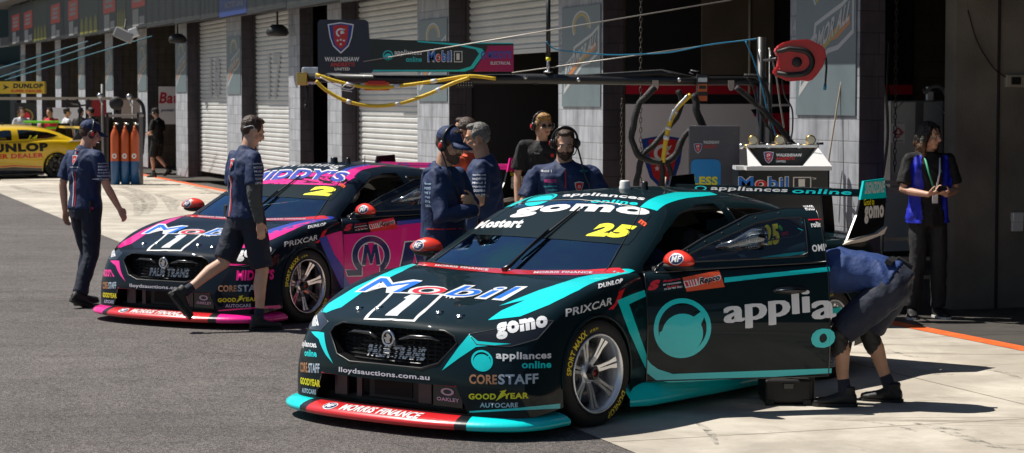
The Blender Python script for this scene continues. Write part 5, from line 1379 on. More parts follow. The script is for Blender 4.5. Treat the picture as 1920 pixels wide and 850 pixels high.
PLA = mat('plastic_black', (.012, .012, .013), .35, coat=.3); SHIRTW = mat('shirt_print_white', (.6, .62, .68), .7); SHIRTR = mat('shirt_print_red', (.6, .02, .02), .6); SHIRTC = mat('shirt_print_teal', (.05, .45, .5), .6); PNKP = mat('shirt_print_pink', (.6, .02, .2), .6)

STAND = dict(hip=(0, 0, .94), waist=(0, 0, 1.08), chest=(0, .0, 1.30), neck=(0, -.01, 1.50), head=(0, .02, 1.665),
 shl=(-.185, -.01, 1.44), shr=(.185, -.01, 1.44), ell=(-.235, -.03, 1.15), elr=(.235, -.03, 1.15), wrl=(-.25, .04, .90), wrr=(.25, .04, .90),
 hpl=(-.09, 0, .93), hpr=(.09, 0, .93), knl=(-.10, .015, .50), knr=(.10, .015, .50), anl=(-.105, -.02, .09), anr=(.105, -.02, .09), tol=(-.12, .12, .03), tor=(.12, .12, .03))

def lerp(a, b, t): return Vector(a) * (1 - t) + Vector(b) * t
def frame_of(d, ref):
    d = Vector(d).normalized(); a = Vector(ref) - d * Vector(ref).dot(d); a.normalize(); return d, a, d.cross(a)

def hand(bl, wr, d, pn, side, curl=.5, sc=1.0):
    """wrist, direction, palm normal (the way the palm faces), side=+1 thumb toward d x pn"""
    d = Vector(d).normalized(); pn = (Vector(pn) - d * Vector(pn).dot(d)).normalized(); t = d.cross(pn).normalized() * side
    wr = Vector(wr); L = .19 * sc
    bl.loft([(wr, t * .027 * sc, pn * .020 * sc), (wr + d * .03 * sc, t * .034 * sc, pn * .017 * sc), (wr + d * .06 * sc, t * .042 * sc, pn * .015 * sc), (wr + d * .09 * sc, t * .040 * sc, pn * .012 * sc)], 12)
    for i, (off, ln) in enumerate(((.030, .070), (.010, .078), (-.010, .072), (-.029, .056))):
        b0 = wr + d * (.085 * sc) + t * off * sc; dd = d.copy(); P = [b0]; a = 0
        for k, fr_ in enumerate((.45, .32, .23)):
            a += curl * (.55 if k == 0 else .75); v = d * math.cos(a) + pn * math.sin(a); P.append(P[-1] + v * ln * fr_ * sc)
        bl.limb(P, [.0092 * sc, .0088 * sc, .008 * sc, .007 * sc], 8)
    b0 = wr + d * .025 * sc + t * .026 * sc; P = [b0, b0 + (d * .6 + t * .7 + pn * .2) * .035 * sc, b0 + (d * .95 + t * .75 + pn * .45) * .05 * sc, b0 + (d * 1.45 + t * .75 + pn * .7) * .052 * sc]
    bl.limb(P, [.013 * sc, .0115 * sc, .0095 * sc, .008 * sc], 8)

def person(loc, rotz, label, J=None, face=(0, 1, 0), up=(0, 0, 1), skin=None, build=1.0, belly=0., shirt=NAVY, sleeve='short', pants='long', pantm=NAVYP, shoe=SHOEB, sole=SOLEB, sock=SOCK,
           hair=HBR, hairstyle='short', cap=None, headset=False, mic=False, glasses=False, beard=None, hands=None, arm_cover=None, voxel=.009, group='people in the pit lane', hideleg=False, scale=1.0, extra=None, shirt_long=.0, facial=True):
    skin = skin or SKIN
    j = {k: Vector(v) for k, v in STAND.items()}
    for k, v in (J or {}).items(): j[k] = Vector(v)
    root = empty('person', loc, rotz, label=label, cat='person', group=group); root.scale = (scale,) * 3
    w = build
    # spine frames
    def spine(infl=0, low=False, top=True):
        sp = [j['hip'] - Vector((0, 0, .05)) * 0, j['waist'], j['chest'], j['neck']]
        side = ((j['shr'] - j['shl']).normalized() + (j['hpr'] - j['hpl']).normalized()).normalized()
        sh = (j['shr'] - j['shl']).normalized(); hp = (j['hpr'] - j['hpl']).normalized()
        d0 = (j['waist'] - j['hip']).normalized(); d1 = (j['neck'] - j['chest']).normalized(); dm = (j['chest'] - j['waist']).normalized()
        def rg(c, s_, d_, a, b, fo=0):
            f = d_.cross(s_).normalized() * -1; return (c - f * fo if False else c + f * -fo, s_ * (a + infl), f * (b + infl))
        R_ = []
        if low: R_.append(rg(j['hip'] - d0 * .10, hp, d0, .15 * w, .115 * w))
        R_ += [rg(j['hip'], hp, d0, .165 * w, .122 * w), rg(lerp(j['hip'], j['waist'], .6), hp, d0, .155 * w + belly * .3, .115 * w + belly * .8), rg(j['waist'], hp, dm, .148 * w + belly * .35, .108 * w + belly), rg(lerp(j['waist'], j['chest'], .5), side, dm, .158 * w + belly * .2, .112 * w + belly * .7),
               rg(j['chest'], sh, dm, .172 * w, .122 * w), rg(lerp(j['chest'], j['neck'], .45), sh, d1, .178 * w, .112 * w), rg(lerp(j['chest'], j['neck'], .75), sh, d1, .150 * w, .088 * w)]
        if top: R_.append(rg(lerp(j['chest'], j['neck'], .97), sh, d1, .075 + infl * .3, .065))
        return R_
    # ---- body
    bl = Blob(); bl.loft(spine(0, True), 20)
    for s_ in 'lr':
        bl.limb([j['sh' + s_], lerp(j['sh' + s_], j['el' + s_], .35), j['el' + s_], lerp(j['el' + s_], j['wr' + s_], .3), j['wr' + s_]], [.042 * w, .046 * w, .038 * w, .040 * w, .027])
        bl.limb([lerp(j['neck'], j['chest'], .32), j['sh' + s_] - Vector((0, 0, .012))], [.040, .040 * w])
        a, b_, c = j['hp' + s_], j['kn' + s_], j['an' + s_]
        kd = (b_ - a).normalized() + (c - b_).normalized(); fwd = Vector((0, 1, 0)); back = -((b_ - lerp(a, c, .5)).normalized() if (b_ - lerp(a, c, .5)).length > .02 else fwd)
        bl.limb([a, lerp(a, b_, .4), b_], [.086 * w, .078 * w, .055]); bl.limb([b_, lerp(b_, c, .3) + back * .012, lerp(b_, c, .65), c], [.053, .055, .040, .034])
        t = j['to' + s_]; bl.limb([c - Vector((0, 0, .02)), t], [.036, .028])
    bl.limb([lerp(j['neck'], j['chest'], .15), lerp(j['neck'], j['head'], .55)], [.060 * min(w, 1.12), .056 * min(w, 1.12)])
    # head
    F = Vector(face).normalized(); U = Vector(up); U = (U - F * U.dot(F)).normalized(); X = F.cross(U); HR = Matrix((X, F, U)).transposed(); H = j['head']
    def hp_(x, y, z): return H + HR @ Vector((x, y, z))
    bl.ell(hp_(0, -.012, .028), (.074, .094, .090), HR); bl.ell(hp_(0, .028, -.030), (.060, .062, .078), HR); bl.ell(hp_(0, .058, -.088), (.030, .026, .024), HR)
    bl.ell(hp_(0, .075, .022), (.052, .020, .012), HR)
    for sx in (-1, 1): bl.ell(hp_(sx * .040, .062, -.028), (.022, .022, .020), HR); bl.ell(hp_(sx * .077, -.004, -.008), (.010, .022, .032), HR @ Matrix.Rotation(sx * R(-15), 3, 'Z')); bl.ell(hp_(sx * .052, .012, -.062), (.020, .040, .030), HR)
    bl.limb([hp_(0, .086, .012), hp_(0, .104, -.014), hp_(0, .108, -.026)], [.009, .012, .014], 8)
    bl.ell(hp_(0, .088, -.052), (.024, .010, .008), HR)
    hs = hands or {}
    for s_, sd in (('l', -1), ('r', 1)):
        d = (j['wr' + s_] - j['el' + s_]); hd = hs.get(s_, {})
        dd = Vector(hd.get('d', d)).normalized(); pn = Vector(hd.get('pn', (-sd, 0, 0)))
        # thumb forward for a hanging arm
        t0 = dd.cross(pn); want = Vector(hd.get('thumb', (0, 1, 0))); side = 1 if t0.dot(want) > 0 else -1
        hand(bl, j['wr' + s_], dd, pn, side, hd.get('curl', .5))
    bl.fuse('body', skin, min(voxel, .0085) if voxel < .012 else voxel, 2, root)
    # ---- eyes, brows, mouth
    if facial:
        for sx in (-1, 1):
            e = MB(); e.ell(hp_(sx * .031, .078, .002), (.013, .010, .007), EYW, HR, 10, 6); e.ell(hp_(sx * .031, .0835, .002), (.006, .006, .006), EYD, HR, 8, 6); e.build('eye', parent=root, fix=False)
            e = MB(); e.tube([hp_(sx * .014, .094, .019), hp_(sx * .032, .091, .025), hp_(sx * .052, .076, .019)], [.003, .0042, .0025], HDK if hair is not HBL else HBR, n=6); e.build('eyebrow', parent=root, fix=False)
        e = MB(); e.ell(hp_(0, .0945, -.050), (.021, .006, .0035), LIP, HR, 12, 5); e.ell(hp_(0, .094, -.057), (.017, .006, .004), LIP, HR, 12, 5); e.build('mouth', parent=root, fix=False)
    if beard:
        b = Blob(); b.ell(hp_(0, .048, -.078), (.058, .050, .042), HR); b.ell(hp_(0, .072, -.095), (.036, .032, .030), HR)
        for sx in (-1, 1): b.limb([hp_(sx * .066, .005, -.02), hp_(sx * .058, .03, -.06), hp_(sx * .03, .07, -.085)], [.012, .017, .016])
        b.limb([hp_(-.028, .088, -.050), hp_(-.012, .098, -.040), hp_(.012, .098, -.040), hp_(.028, .088, -.050)], [.006, .007, .007, .006]); b.fuse('beard', beard, .005, 2, root, wr=.002, wfreq=60)
    # ---- hair
    if hairstyle:
        hb = Blob()
        if hairstyle == 'short':
            hb.ell(hp_(0, -.024, .044), (.078, .092, .082), HR); hb.ell(hp_(0, .026, .098), (.054, .046, .024), HR); hb.ell(hp_(0, -.052, -.002), (.064, .054, .052), HR)
            for sx in (-1, 1): hb.ell(hp_(sx * .071, .012, .025), (.010, .030, .034), HR)
        elif hairstyle == 'blond':
            hb.ell(hp_(0, -.022, .042), (.086, .098, .090), HR); hb.ell(hp_(.01, .045, .090), (.070, .052, .034), HR)
            for sx in (-1, 1): hb.ell(hp_(sx * .074, -.005, .0), (.020, .045, .055), HR)
        elif hairstyle == 'long':
            hb.ell(hp_(0, -.024, .044), (.083, .097, .086), HR)
            for sx in (-1, 1):
                hb.limb([hp_(sx * .062, .030, .070), hp_(sx * .088, .010, .0), hp_(sx * .098, -.010, -.09), hp_(sx * .090, .010, -.155)], [.024, .032, .036, .020])
            hb.limb([hp_(0, -.075, .0), hp_(0, -.085, -.08), hp_(0, -.07, -.15)], [.075, .07, .05])
        ho = hb.fuse('hair', hair, .006, 1, root, wr=.002 if hairstyle != 'long' else .008, wfreq=45 if hairstyle != 'long' else 22, wdir=(1, 1, .55 if hairstyle == 'long' else 1))
        if hairstyle == 'long':
            ho.data.materials.append(HDT)
            for p in ho.data.polygons:
                if (ho.data.vertices[p.vertices[0]].co - H).dot(U) < -.055 + .02 * noise.noise(ho.data.vertices[p.vertices[0]].co * 40): p.material_index = 1
    if cap:
        cb = Blob(); cb.ell(hp_(0, -.012, .050), (.086, .105, .082), HR); co_ = cb.fuse('cap', cap, .006, 2, root, cut=[(hp_(0, 0, .030), tuple(-U))])
        mb = MB(); V = []
        n_ = 14
        for i in range(n_ + 1):
            t = math.pi * i / n_; x = .080 * math.cos(t); y0 = .055 + .035 * math.sin(t); y1 = .075 + .100 * math.sin(t) ** .7; dz = -.010 * (1 - math.sin(t))
            V += [hp_(x, y0, .044 + dz), hp_(x * .98, y1, .020 + dz * 1.6 + .004), hp_(x * .98, y1, .014 + dz * 1.6), hp_(x, y0, .036 + dz)]
        mb.add(V, [(4 * i + k, 4 * i + (k + 1) % 4, 4 * i + 4 + (k + 1) % 4, 4 * i + 4 + k) for i in range(n_) for k in range(4)], cap, True)
        mb.build('cap_brim', parent=co_)
        lg = MB(); bq = bmesh.new(); bq.from_mesh(co_.data); bt = BVHTree.FromBMesh(bq); bq.free()
        for sx in (0,): 
            fr = Frame(HR @ Vector((-1, 0, 0)) * -1, U, -F); a, q = fr.to2(hp_(0, .1, .082)); sh = [(-.016, .018), (.016, .018), (.013, -.004), (0, -.02), (-.013, -.004)]
            drape(lg, poly2d([(a + x, q + y) for x, y in sh]), SHIRTW, fr, bt, 1, .02); drape(lg, poly2d([(a + x * .75, q + y * .75) for x, y in sh]), SHIRTR, fr, bt, 3, .02)
        if lg.v: lg.build('cap_badge', parent=co_, fix=False)
    if headset:
        hs_ = MB(); PTS = [hp_(.100 * math.cos(t), -.012, .022 + .112 * math.sin(t)) for t in np.linspace(-.05, math.pi + .05, 18)]
        hs_.tube(PTS, .010, PLA, n=8)
        hs0 = hs_.build('headset', parent=root)
        for sx in (-1, 1):
            ec = MB(); RX = HR @ Matrix.Rotation(0, 3, 'X')
            ec.ell(hp_(sx * .088, -.004, -.006), (.016, .036, .044), mat('ear_pad', (.015, .015, .016), .8), HR, 14, 8); ec.ell(hp_(sx * .106, -.004, -.006), (.018, .030, .038), PLA, HR, 14, 8)
            ec.ell(hp_(sx * .123, -.004, -.006), (.004, .016, .022), SHIRTR if sx > 0 else SHIRTW, HR, 10, 6); ec.build('ear_cup', parent=hs0, fix=False)
        if mic: MB().tube(catmull([hp_(-.10, .01, -.03), hp_(-.075, .085, -.060), hp_(-.025, .125, -.060)], 5), .0045, PLA, n=6).ell(hp_(-.018, .125, -.058), (.014, .010, .010), MBLACK, HR, 8, 6).build('microphone_boom', parent=hs0, fix=False)
    elif mic: MB().tube(catmull([hp_(.08, -.01, .0), hp_(.082, -.04, .03), hp_(.05, -.085, .0), hp_(0, -.095, -.02), hp_(-.05, -.085, 0), hp_(-.082, .0, .01)], 5), .0035, SHIRTW, n=6).build('ear_wire', parent=root)
    if glasses:
        g = MB()
        for sx in (-1, 1): g.ell(hp_(sx * .033, .092, .002), (.028, .010, .018), mat('lens_dark', (.01, .01, .012), .08, coat=1), HR, 12, 7); g.tube([hp_(sx * .058, .080, .006), hp_(sx * .082, .0, .0)], .003, PLA, n=5)
        g.tube([hp_(-.02, .098, .008), hp_(.02, .098, .008)], .003, PLA, n=5); g.build('sunglasses', parent=root, fix=False)
    # ---- shirt
    if shirt:
        sb_ = Blob(); R_ = spine(.014, False)
        d0 = (j['waist'] - j['hip']).normalized(); c, a, b_ = R_[0]
        R_[0] = (c - d0 * shirt_long, a * 1.04, b_ * 1.06)
        sb_.loft(R_, 24)
        for s_ in 'lr':
            S, E, Wr = j['sh' + s_], j['el' + s_], j['wr' + s_]
            sb_.limb([lerp(j['neck'], j['chest'], .22), lerp(lerp(j['neck'], j['chest'], .26), S, .6), S + Vector((0, 0, -.008))], [.052, .053, .056])
            if sleeve == 'short': sb_.m.tube([S, lerp(S, E, .4), lerp(S, E, .80)], [.058 * w ** .6, .064 * w ** .6, .068 * w ** .6], sb_.k, n=14)
            else: sb_.limb([S, lerp(S, E, .4), E, lerp(E, Wr, .5), lerp(E, Wr, .95)], [.060 * w, .063 * w, .058 * w, .054 * w, .040])
        # collar
        cdir = (j['head'] - j['neck']).normalized()
        sb_.m.tube([j['neck'] - cdir * .05, j['neck'] + cdir * .015], [.082, .068 * min(w, 1.15)], sb_.k, n=16)
        so_ = sb_.fuse('shirt', shirt, max(voxel, .010), 3, root, wr=.0095, wfreq=8, wdir=(1, 1, .75))
    else: so_ = None
    # ---- trousers
    pb = Blob(); hp2 = (j['hpr'] - j['hpl']).normalized(); d0 = (j['waist'] - j['hip']).normalized(); f0 = -d0.cross(hp2).normalized()
    pb.loft([(j['hip'] - d0 * .10, hp2 * .155 * w, f0 * .125 * w), (j['hip'] - d0 * .02, hp2 * .175 * w, f0 * .135 * w), (j['hip'] + d0 * .08, hp2 * .160 * w, f0 * .122 * w)], 20)
    for s_ in 'lr':
        a, b_, c = j['hp' + s_], j['kn' + s_], j['an' + s_]
        if pants == 'shorts': pb.m.tube([a, lerp(a, b_, .5), lerp(a, b_, .93)], [.105 * w, .100 * w, .092 * w], pb.k, n=16); pb.m.ell(a, (.105 * w,) * 3, pb.k)
        else: pb.limb([a, lerp(a, b_, .45), b_, lerp(b_, c, .4), lerp(b_, c, .75)], [.103 * w, .092 * w, .072, .070, .066]); pb.m.tube([lerp(b_, c, .7), lerp(b_, c, .97)], [.066, .064], pb.k, n=14)
    pb.fuse('shorts' if pants == 'shorts' else 'trousers', pantm, max(voxel, .010), 3, root, wr=.007, wfreq=8, wdir=(1, 1, .8))
    # ---- socks and shoes
    for s_ in 'lr':
        k, c, t = j['kn' + s_], j['an' + s_], j['to' + s_]
        if pants == 'shorts':
            sk = Blob(); sk.limb([lerp(k, c, .80), c, c - (k - c).normalized() * -.03], [.042, .043, .044]); sk.fuse('sock', sock, .008, 2, root)
        d = (t - c); d2 = Vector((d.x, d.y, d.z)); n_ = d2.normalized(); up_ = Vector((0, 0, 1)) - n_ * n_.z
        # foot sole frame: heel below ankle
        kk = (k - c).normalized(); 
        heel = c - Vector((0, 0, 0))
        fd = n_; fl = Vector((fd.x, fd.y, fd.z))
        # direction of the sole: from heel to toe; ankle sits .09 above it
        sole_up = (kk - fd * kk.dot(fd)).normalized() if abs(kk.dot(fd)) < .95 else Vector((0, 0, 1))
        fdir = (fd + sole_up * .42).normalized(); sole_up = (sole_up - fdir * sole_up.dot(fdir)).normalized(); sd = fdir.cross(sole_up)
        base = c - sole_up * .062
        def q(y, x, z): return base + fdir * y + sd * x + sole_up * z
        sh = Blob()
        rings = []
        for y, hw, h in ((-.075, .026, .060), (-.055, .036, .085), (-.02, .040, .100), (.03, .042, .085), (.08, .046, .060), (.13, .050, .046), (.17, .044, .040), (.198, .026, .030)):
            rings.append((q(y, 0, h / 2 - .012), sd * hw, sole_up * (h / 2 + .004)))
        sh.loft(rings, 14); sh.m.tube([q(-.02, 0, .05), q(-.022, 0, .105)], [.044, .046], sh.k, n=12)
        so2 = sh.fuse('shoe', shoe, .007 if voxel < .012 else .012, 2, root, wr=.0015, wfreq=30)
        sm = MB(); pl = []
        for y, hw in ((-.082, .018), (-.06, .038), (0, .042), (.06, .046), (.12, .053), (.17, .049), (.205, .024)): pl.append((y, hw))
        outl = [(y, w_) for y, w_ in pl] + [(y, -w_) for y, w_ in reversed(pl)]
        sm.prism(outl, sole, -.030, -.004, lambda a, b2, h_: q(a, b2, h_)); sm.build('shoe_sole', parent=so2)
    if arm_cover:
        for s_, m in arm_cover.items():
            b = Blob(); b.limb([lerp(j['sh' + s_], j['el' + s_], .62), j['el' + s_], lerp(j['el' + s_], j['wr' + s_], .35), lerp(j['el' + s_], j['wr' + s_], .92)], [.058, .053, .052, .038]); b.fuse('arm_sleeve', m, .009, 2, root, wr=.004, wfreq=30, wdir=(.4, .4, 1.4))
    if extra: extra(root, j, so_, hp_, HR)
    return root

def bvh_of(o):
    b = bmesh.new(); b.from_mesh(o.data); t = BVHTree.FromBMesh(b); b.free(); return t
def shirt_print(root, so_, fr, items, name='shirt_print'):
    """items: (shape kind, args) in frame coords"""
    bt = bvh_of(so_); mb = MB()
    for it in items:
        k = it[0]
        if k == 't': _, s, m, x, y, w_, h_ = it; drape(mb, text2d(s, .02), m, fr, bt, 1, .03, box_xf(x, y, w_, h_), base=.0035)
        elif k == 'r': _, m, x, y, w_, h_ = it; drape(mb, rect(x, y, w_, h_), m, fr, bt, 0, .03, base=.003)
        elif k == 's':
            _, x, y, w_ = it
            for sc_, m, L in ((1, SHIRTW, 1), (.82, SHIRTR, 3)):
                sh = [(-.5, .55), (-.2, .62), (0, .66), (.2, .62), (.5, .55), (.40, 0), (.22, -.35), (0, -.62), (-.22, -.35), (-.40, 0)]
                drape(mb, poly2d([(x + a * w_ * sc_, y + b * w_ * sc_) for a, b in sh]), m, fr, bt, L, .02, base=.0035)
            drape(mb, ring2d(x, y + w_ * .1, w_ * .16, w_ * .16, .5, n=12), SHIRTW, fr, bt, 5, .02, base=.0035)
    if mb.v: mb.build(name, parent=root, fix=False)
LOGOS = ['appliances', 'MIDDYS', 'Mobil 1', 'optus', 'GOODYEAR', 'OAKLEY', 'Repco']
def sleeve_words(x, y, w_, h_, n=5, m=SHIRTW):
    return [('t', LOGOS[i % 7], m, x, y - i * h_ * 1.7, w_, h_) for i in range(n)]
FB = Frame((1, 0, 0), (0, 0, 1), (0, 1, 0))      # seen from behind (person faces +Y)
FF = Frame((-1, 0, 0), (0, 0, 1), (0, -1, 0))    # seen from the front
FSR = Frame((0, 1, 0), (0, 0, 1), (-1, 0, 0))    # seen from the person's right (+X)
FSL = Frame((0, -1, 0), (0, 0, 1), (1, 0, 0))    # seen from the person's left
def yaw(deg): return R(-deg)      # heading clockwise from +Y (away from the camera)

# 1 -- capped man at the left, seen from behind
p = G(162, 574)
def ex1(root, j, so_, hp_, HR):
    shirt_print(root, so_, FB, [('s', .0, 1.40, .075), ('t', 'WALKINSHAW', SHIRTW, -.06, 1.325, .12, .014), ('r', SHIRTW, -.022, .92, .012, .37), ('r', ROYC, -.006, .92, .008, .37), ('r', SHIRTR, .008, .92, .010, .37),
        ('r', SHIRTW, -.015, 1.455, .010, .05), ('r', SHIRTR, .004, 1.455, .010, .05)])
    shirt_print(root, so_, FSR, sleeve_words(-.055, 1.36, .10, .017, 6), 'sleeve_print')
    MB().box((.155, -.06, .955), (.035, .05, .12), MBLACK, bev=.006).box((.176, -.06, .945), (.004, .03, .02), PNKP).build('radio_pack', parent=root)
person((p.x, p.y, 0), yaw(38), 'man in navy polo, long trousers, cap and headset seen from behind at the left', headset=True, mic=True, cap=NAVY, shirt=NAVY, extra=ex1, face=(.45, .88, -.30),
  J=dict(head=(.02, .055, 1.65), hpl=(-.09, 0, .93), knl=(-.10, .11, .51), anl=(-.10, .02, .10), tol=(-.10, .15, .05), knr=(.10, -.02, .50), anr=(.11, -.18, .13), tor=(.12, -.08, .03),
         ell=(-.25, -.06, 1.16), wrl=(-.27, -.02, .91), elr=(.27, .03, 1.16), wrr=(.30, .16, .94)))

# 2 -- man in shorts walking in front of the pink car
p = G(462, 619)
def ex2(root, j, so_, hp_, HR):
    shirt_print(root, so_, FSR, sleeve_words(-.055, 1.38, .09, .018, 6), 'sleeve_print')
    shirt_print(root, so_, FB, [('s', .0, 1.38, .075), ('r', SHIRTW, -.018, .95, .010, .34), ('r', SHIRTR, .0, .95, .012, .34)])
    MB().box((-.13, -.11, .99), (.05, .035, .10), MBLACK, bev=.006).build('radio_pack', parent=root)
person((p.x, p.y, 0), yaw(57), 'man in navy polo and shorts with grey arm sleeve walking before the pink car', pants='shorts', arm_cover={'r': GRAYSL}, mic=True, face=(.12, .95, -.38), extra=ex2, skin=SKIN, scale=1.03,
  J=dict(head=(0, .07, 1.655), neck=(0, .015, 1.50), knr=(.10, .10, .50), anr=(.11, .06, .09), tor=(.12, .2, .03), hpr=(.09, .02, .93), knl=(-.10, -.16, .56), anl=(-.115, -.52, .32), tol=(-.115, -.47, .14),
         ell=(-.245, .0, 1.15), wrl=(-.25, .09, .90), elr=(.25, -.05, 1.16), wrr=(.255, .0, .91)))

# 3 -- man in black shorts by the gas cylinders
p = G(296, 333)
person((p.x, p.y, 0), yaw(-62), 'man in black shirt and shorts looking at a handheld by the far garages', pants='shorts', shirt=BLKC, pantm=BLKC, cap=BLKC, headset=True, voxel=.013, face=(0, .9, -.42), sock=BLKC,
  J=dict(head=(0, .06, 1.66), knl=(-.10, .10, .50), anl=(-.10, .05, .09), tol=(-.11, .18, .03), knr=(.10, .06, .52), anr=(.10, -.26, .20), tor=(.11, -.14, .06),
         ell=(-.26, .02, 1.16), wrl=(-.10, .24, 1.12), elr=(.26, .02, 1.16), wrr=(.12, .24, 1.10)), hands={'l': dict(pn=(0, 0, 1), thumb=(0, 1, 0)), 'r': dict(pn=(0, 0, 1), thumb=(0, 1, 0))},
  extra=lambda root, j, so_, hp_, HR: MB().box((0, .30, 1.15), (.14, .10, .02), MBLACK, bev=.004).build('handheld_device', parent=root))

# 4 -- hooded jumper, arms crossed
def ex4(root, j, so_, hp_, HR):
    hb = Blob(); hb.limb([(-.10, .0, 1.48), (-.085, -.08, 1.46), (0, -.12, 1.42), (.085, -.08, 1.46), (.10, .0, 1.48)], [.030, .038, .048, .038, .030]); hb.limb([(0, -.12, 1.43), (0, -.145, 1.34)], [.045, .03]); hb.fuse('hood', NAVY, .009, 3, root, wr=.006, wfreq=12)
    shirt_print(root, so_, FSR, sleeve_words(-.06, 1.38, .085, .018, 6, mat('print_pale_blue', (.35, .5, .65), .6)), 'sleeve_print')
    MB().tube(catmull([hp_(.1, 0, -.04), (.10, .10, 1.42), (.07, .14, 1.33), (.05, .16, 1.2)], 5), .006, PLA, n=6).build('headset_cord', parent=root)
    st = MB(); pts = [(-.19, -.02, 1.30), (-.17, .05, 1.12)]
    shirt_print(root, so_, FSR, [('r', SHIRTR, -.05, 1.07, .22, .008)], 'sleeve_piping')
d4 = 14.9; p = W(832, 300, d4)
person((p.x, p.y, 0), yaw(112), 'man in navy hooded jumper with cap and headset, arms crossed, between the two cars', shirt=NAVY, sleeve='long', headset=True, mic=False, cap=NAVY, beard=mat('stubble', (.12, .065, .045), .8, bump=(150, .6)), face=(.10, .95, -.30), skin=SKIN2, extra=ex4, belly=.02,build=1.04, shirt_long=.03,
  J=dict(head=(.01, .05, 1.655), shl=(-.19, .02, 1.43), shr=(.19, .02, 1.43), elr=(.27, .10, 1.17), wrr=(.04, .25, 1.20), ell=(-.26, .10, 1.18), wrl=(-.02, .21, 1.26)), hands={'l': dict(d=(1, .15, .15), pn=(0, -1, 0), thumb=(0, 0, 1), curl=.6), 'r': dict(d=(-1, -.1, .0), pn=(0, -1, 0), thumb=(0, 0, 1), curl=.4)})

# 5 -- grey haired man behind him
def ex5(root, j, so_, hp_, HR): shirt_print(root, so_, FSL, sleeve_words(-.05, 1.37, .10, .018, 6), 'sleeve_print')
p = W(906, 300, 17.0)
person((p.x, p.y, 0), yaw(-84), 'grey haired man in navy polo standing behind the man in the hooded jumper', hair=HGR, shirt=NAVY, extra=ex5, face=(-.12, .97, -.15), skin=SKIN2, build=1.08, belly=.03, mic=False,
  J=dict(head=(0, .05, 1.665), ell=(-.26, .0, 1.16), wrl=(-.14, .22, 1.10), elr=(.26, .0, 1.16), wrr=(.14, .22, 1.12)))
# 6 -- man hidden behind him, hand at the ear
p = W(874, 300, 18.2)
person((p.x, p.y, 0), yaw(-70), 'man in orange shirt half hidden behind the grey haired man, hand raised to his ear', hair=HBR, shirt=cloth('cloth_orange', (.6, .08, .03)), skin=SKIN2, voxel=.011,
  J=dict(head=(0, .02, 1.70), ell=(-.30, .10, 1.30), wrl=(-.15, .05, 1.60)), hands={'l': dict(d=(.4, 0, .9), pn=(1, 0, 0), thumb=(0, 1, 0), curl=.6)})
# 7 -- blond person with sunglasses
p = W(1016, 300, 21.6)
person((p.x, p.y, 0), yaw(168), 'blond person in black shirt and sunglasses with headphones near the garage pillar', hair=HBL, hairstyle='blond', shirt=BLKC, glasses=True, headset=True, skin=SKIN, build=.92, face=(-.25, .95, -.1), voxel=.011, scale=1.05,
  J=dict(head=(0, .03, 1.63), neck=(0, 0, 1.47), ell=(-.24, .02, 1.14), wrl=(-.08, .22, 1.05)),
  extra=lambda root, j, so_, hp_, HR: shirt_print(root, so_, FF, [('t', 'TEAM', SHIRTW, -.10, 1.36, .05, .012), ('r', SHIRTR, .06, 1.33, .03, .03)]))
# 8 -- bearded man with headset leaning behind the teal car
def ex8(root, j, so_, hp_, HR):
    shirt_print(root, so_, FF, [('s', .105, 1.30, .075), ('t', 'WALKINSHAW', SHIRTW, .06, 1.235, .10, .013), ('t', 'MIDDYS', PNKP, -.165, 1.34, .09, .026), ('t', 'appliances', SHIRTC, -.17, 1.30, .10, .018), ('t', 'online', SHIRTC, -.14, 1.275, .07, .016), ('r', SHIRTR, -.006, 1.30, .007, .14), ('t', 'Mobil 1', SHIRTW, -.19, 1.42, .08, .02), ('t', 'optus', SHIRTC, .11, 1.42, .07, .018)])
    MB().tube(catmull([hp_(-.1, 0, -.03), (-.15, .16, 1.42), (-.19, .20, 1.30), (-.20, .20, 1.12)], 5), .008, PLA, n=6).build('headset_cord', parent=root)
p = W(1057, 300, 16.9)
person((p.x, p.y, 0), yaw(176), 'bearded man in blue team shirt and headset looking down behind the teal car', shirt=NAVY, headset=True, mic=True, beard=BEARD, hair=HBR, skin=SKIN, build=1.15, belly=.08, face=(.05, .92, -.38), extra=ex8, scale=.985,
  J=dict(head=(0, .10, 1.655), neck=(0, .04, 1.50), chest=(0, .04, 1.30), shl=(-.22, .03, 1.42), shr=(.22, .03, 1.42), ell=(-.33, .08, 1.16), wrl=(-.28, .28, 1.0), elr=(.33, .08, 1.16), wrr=(.28, .28, 1.0)))

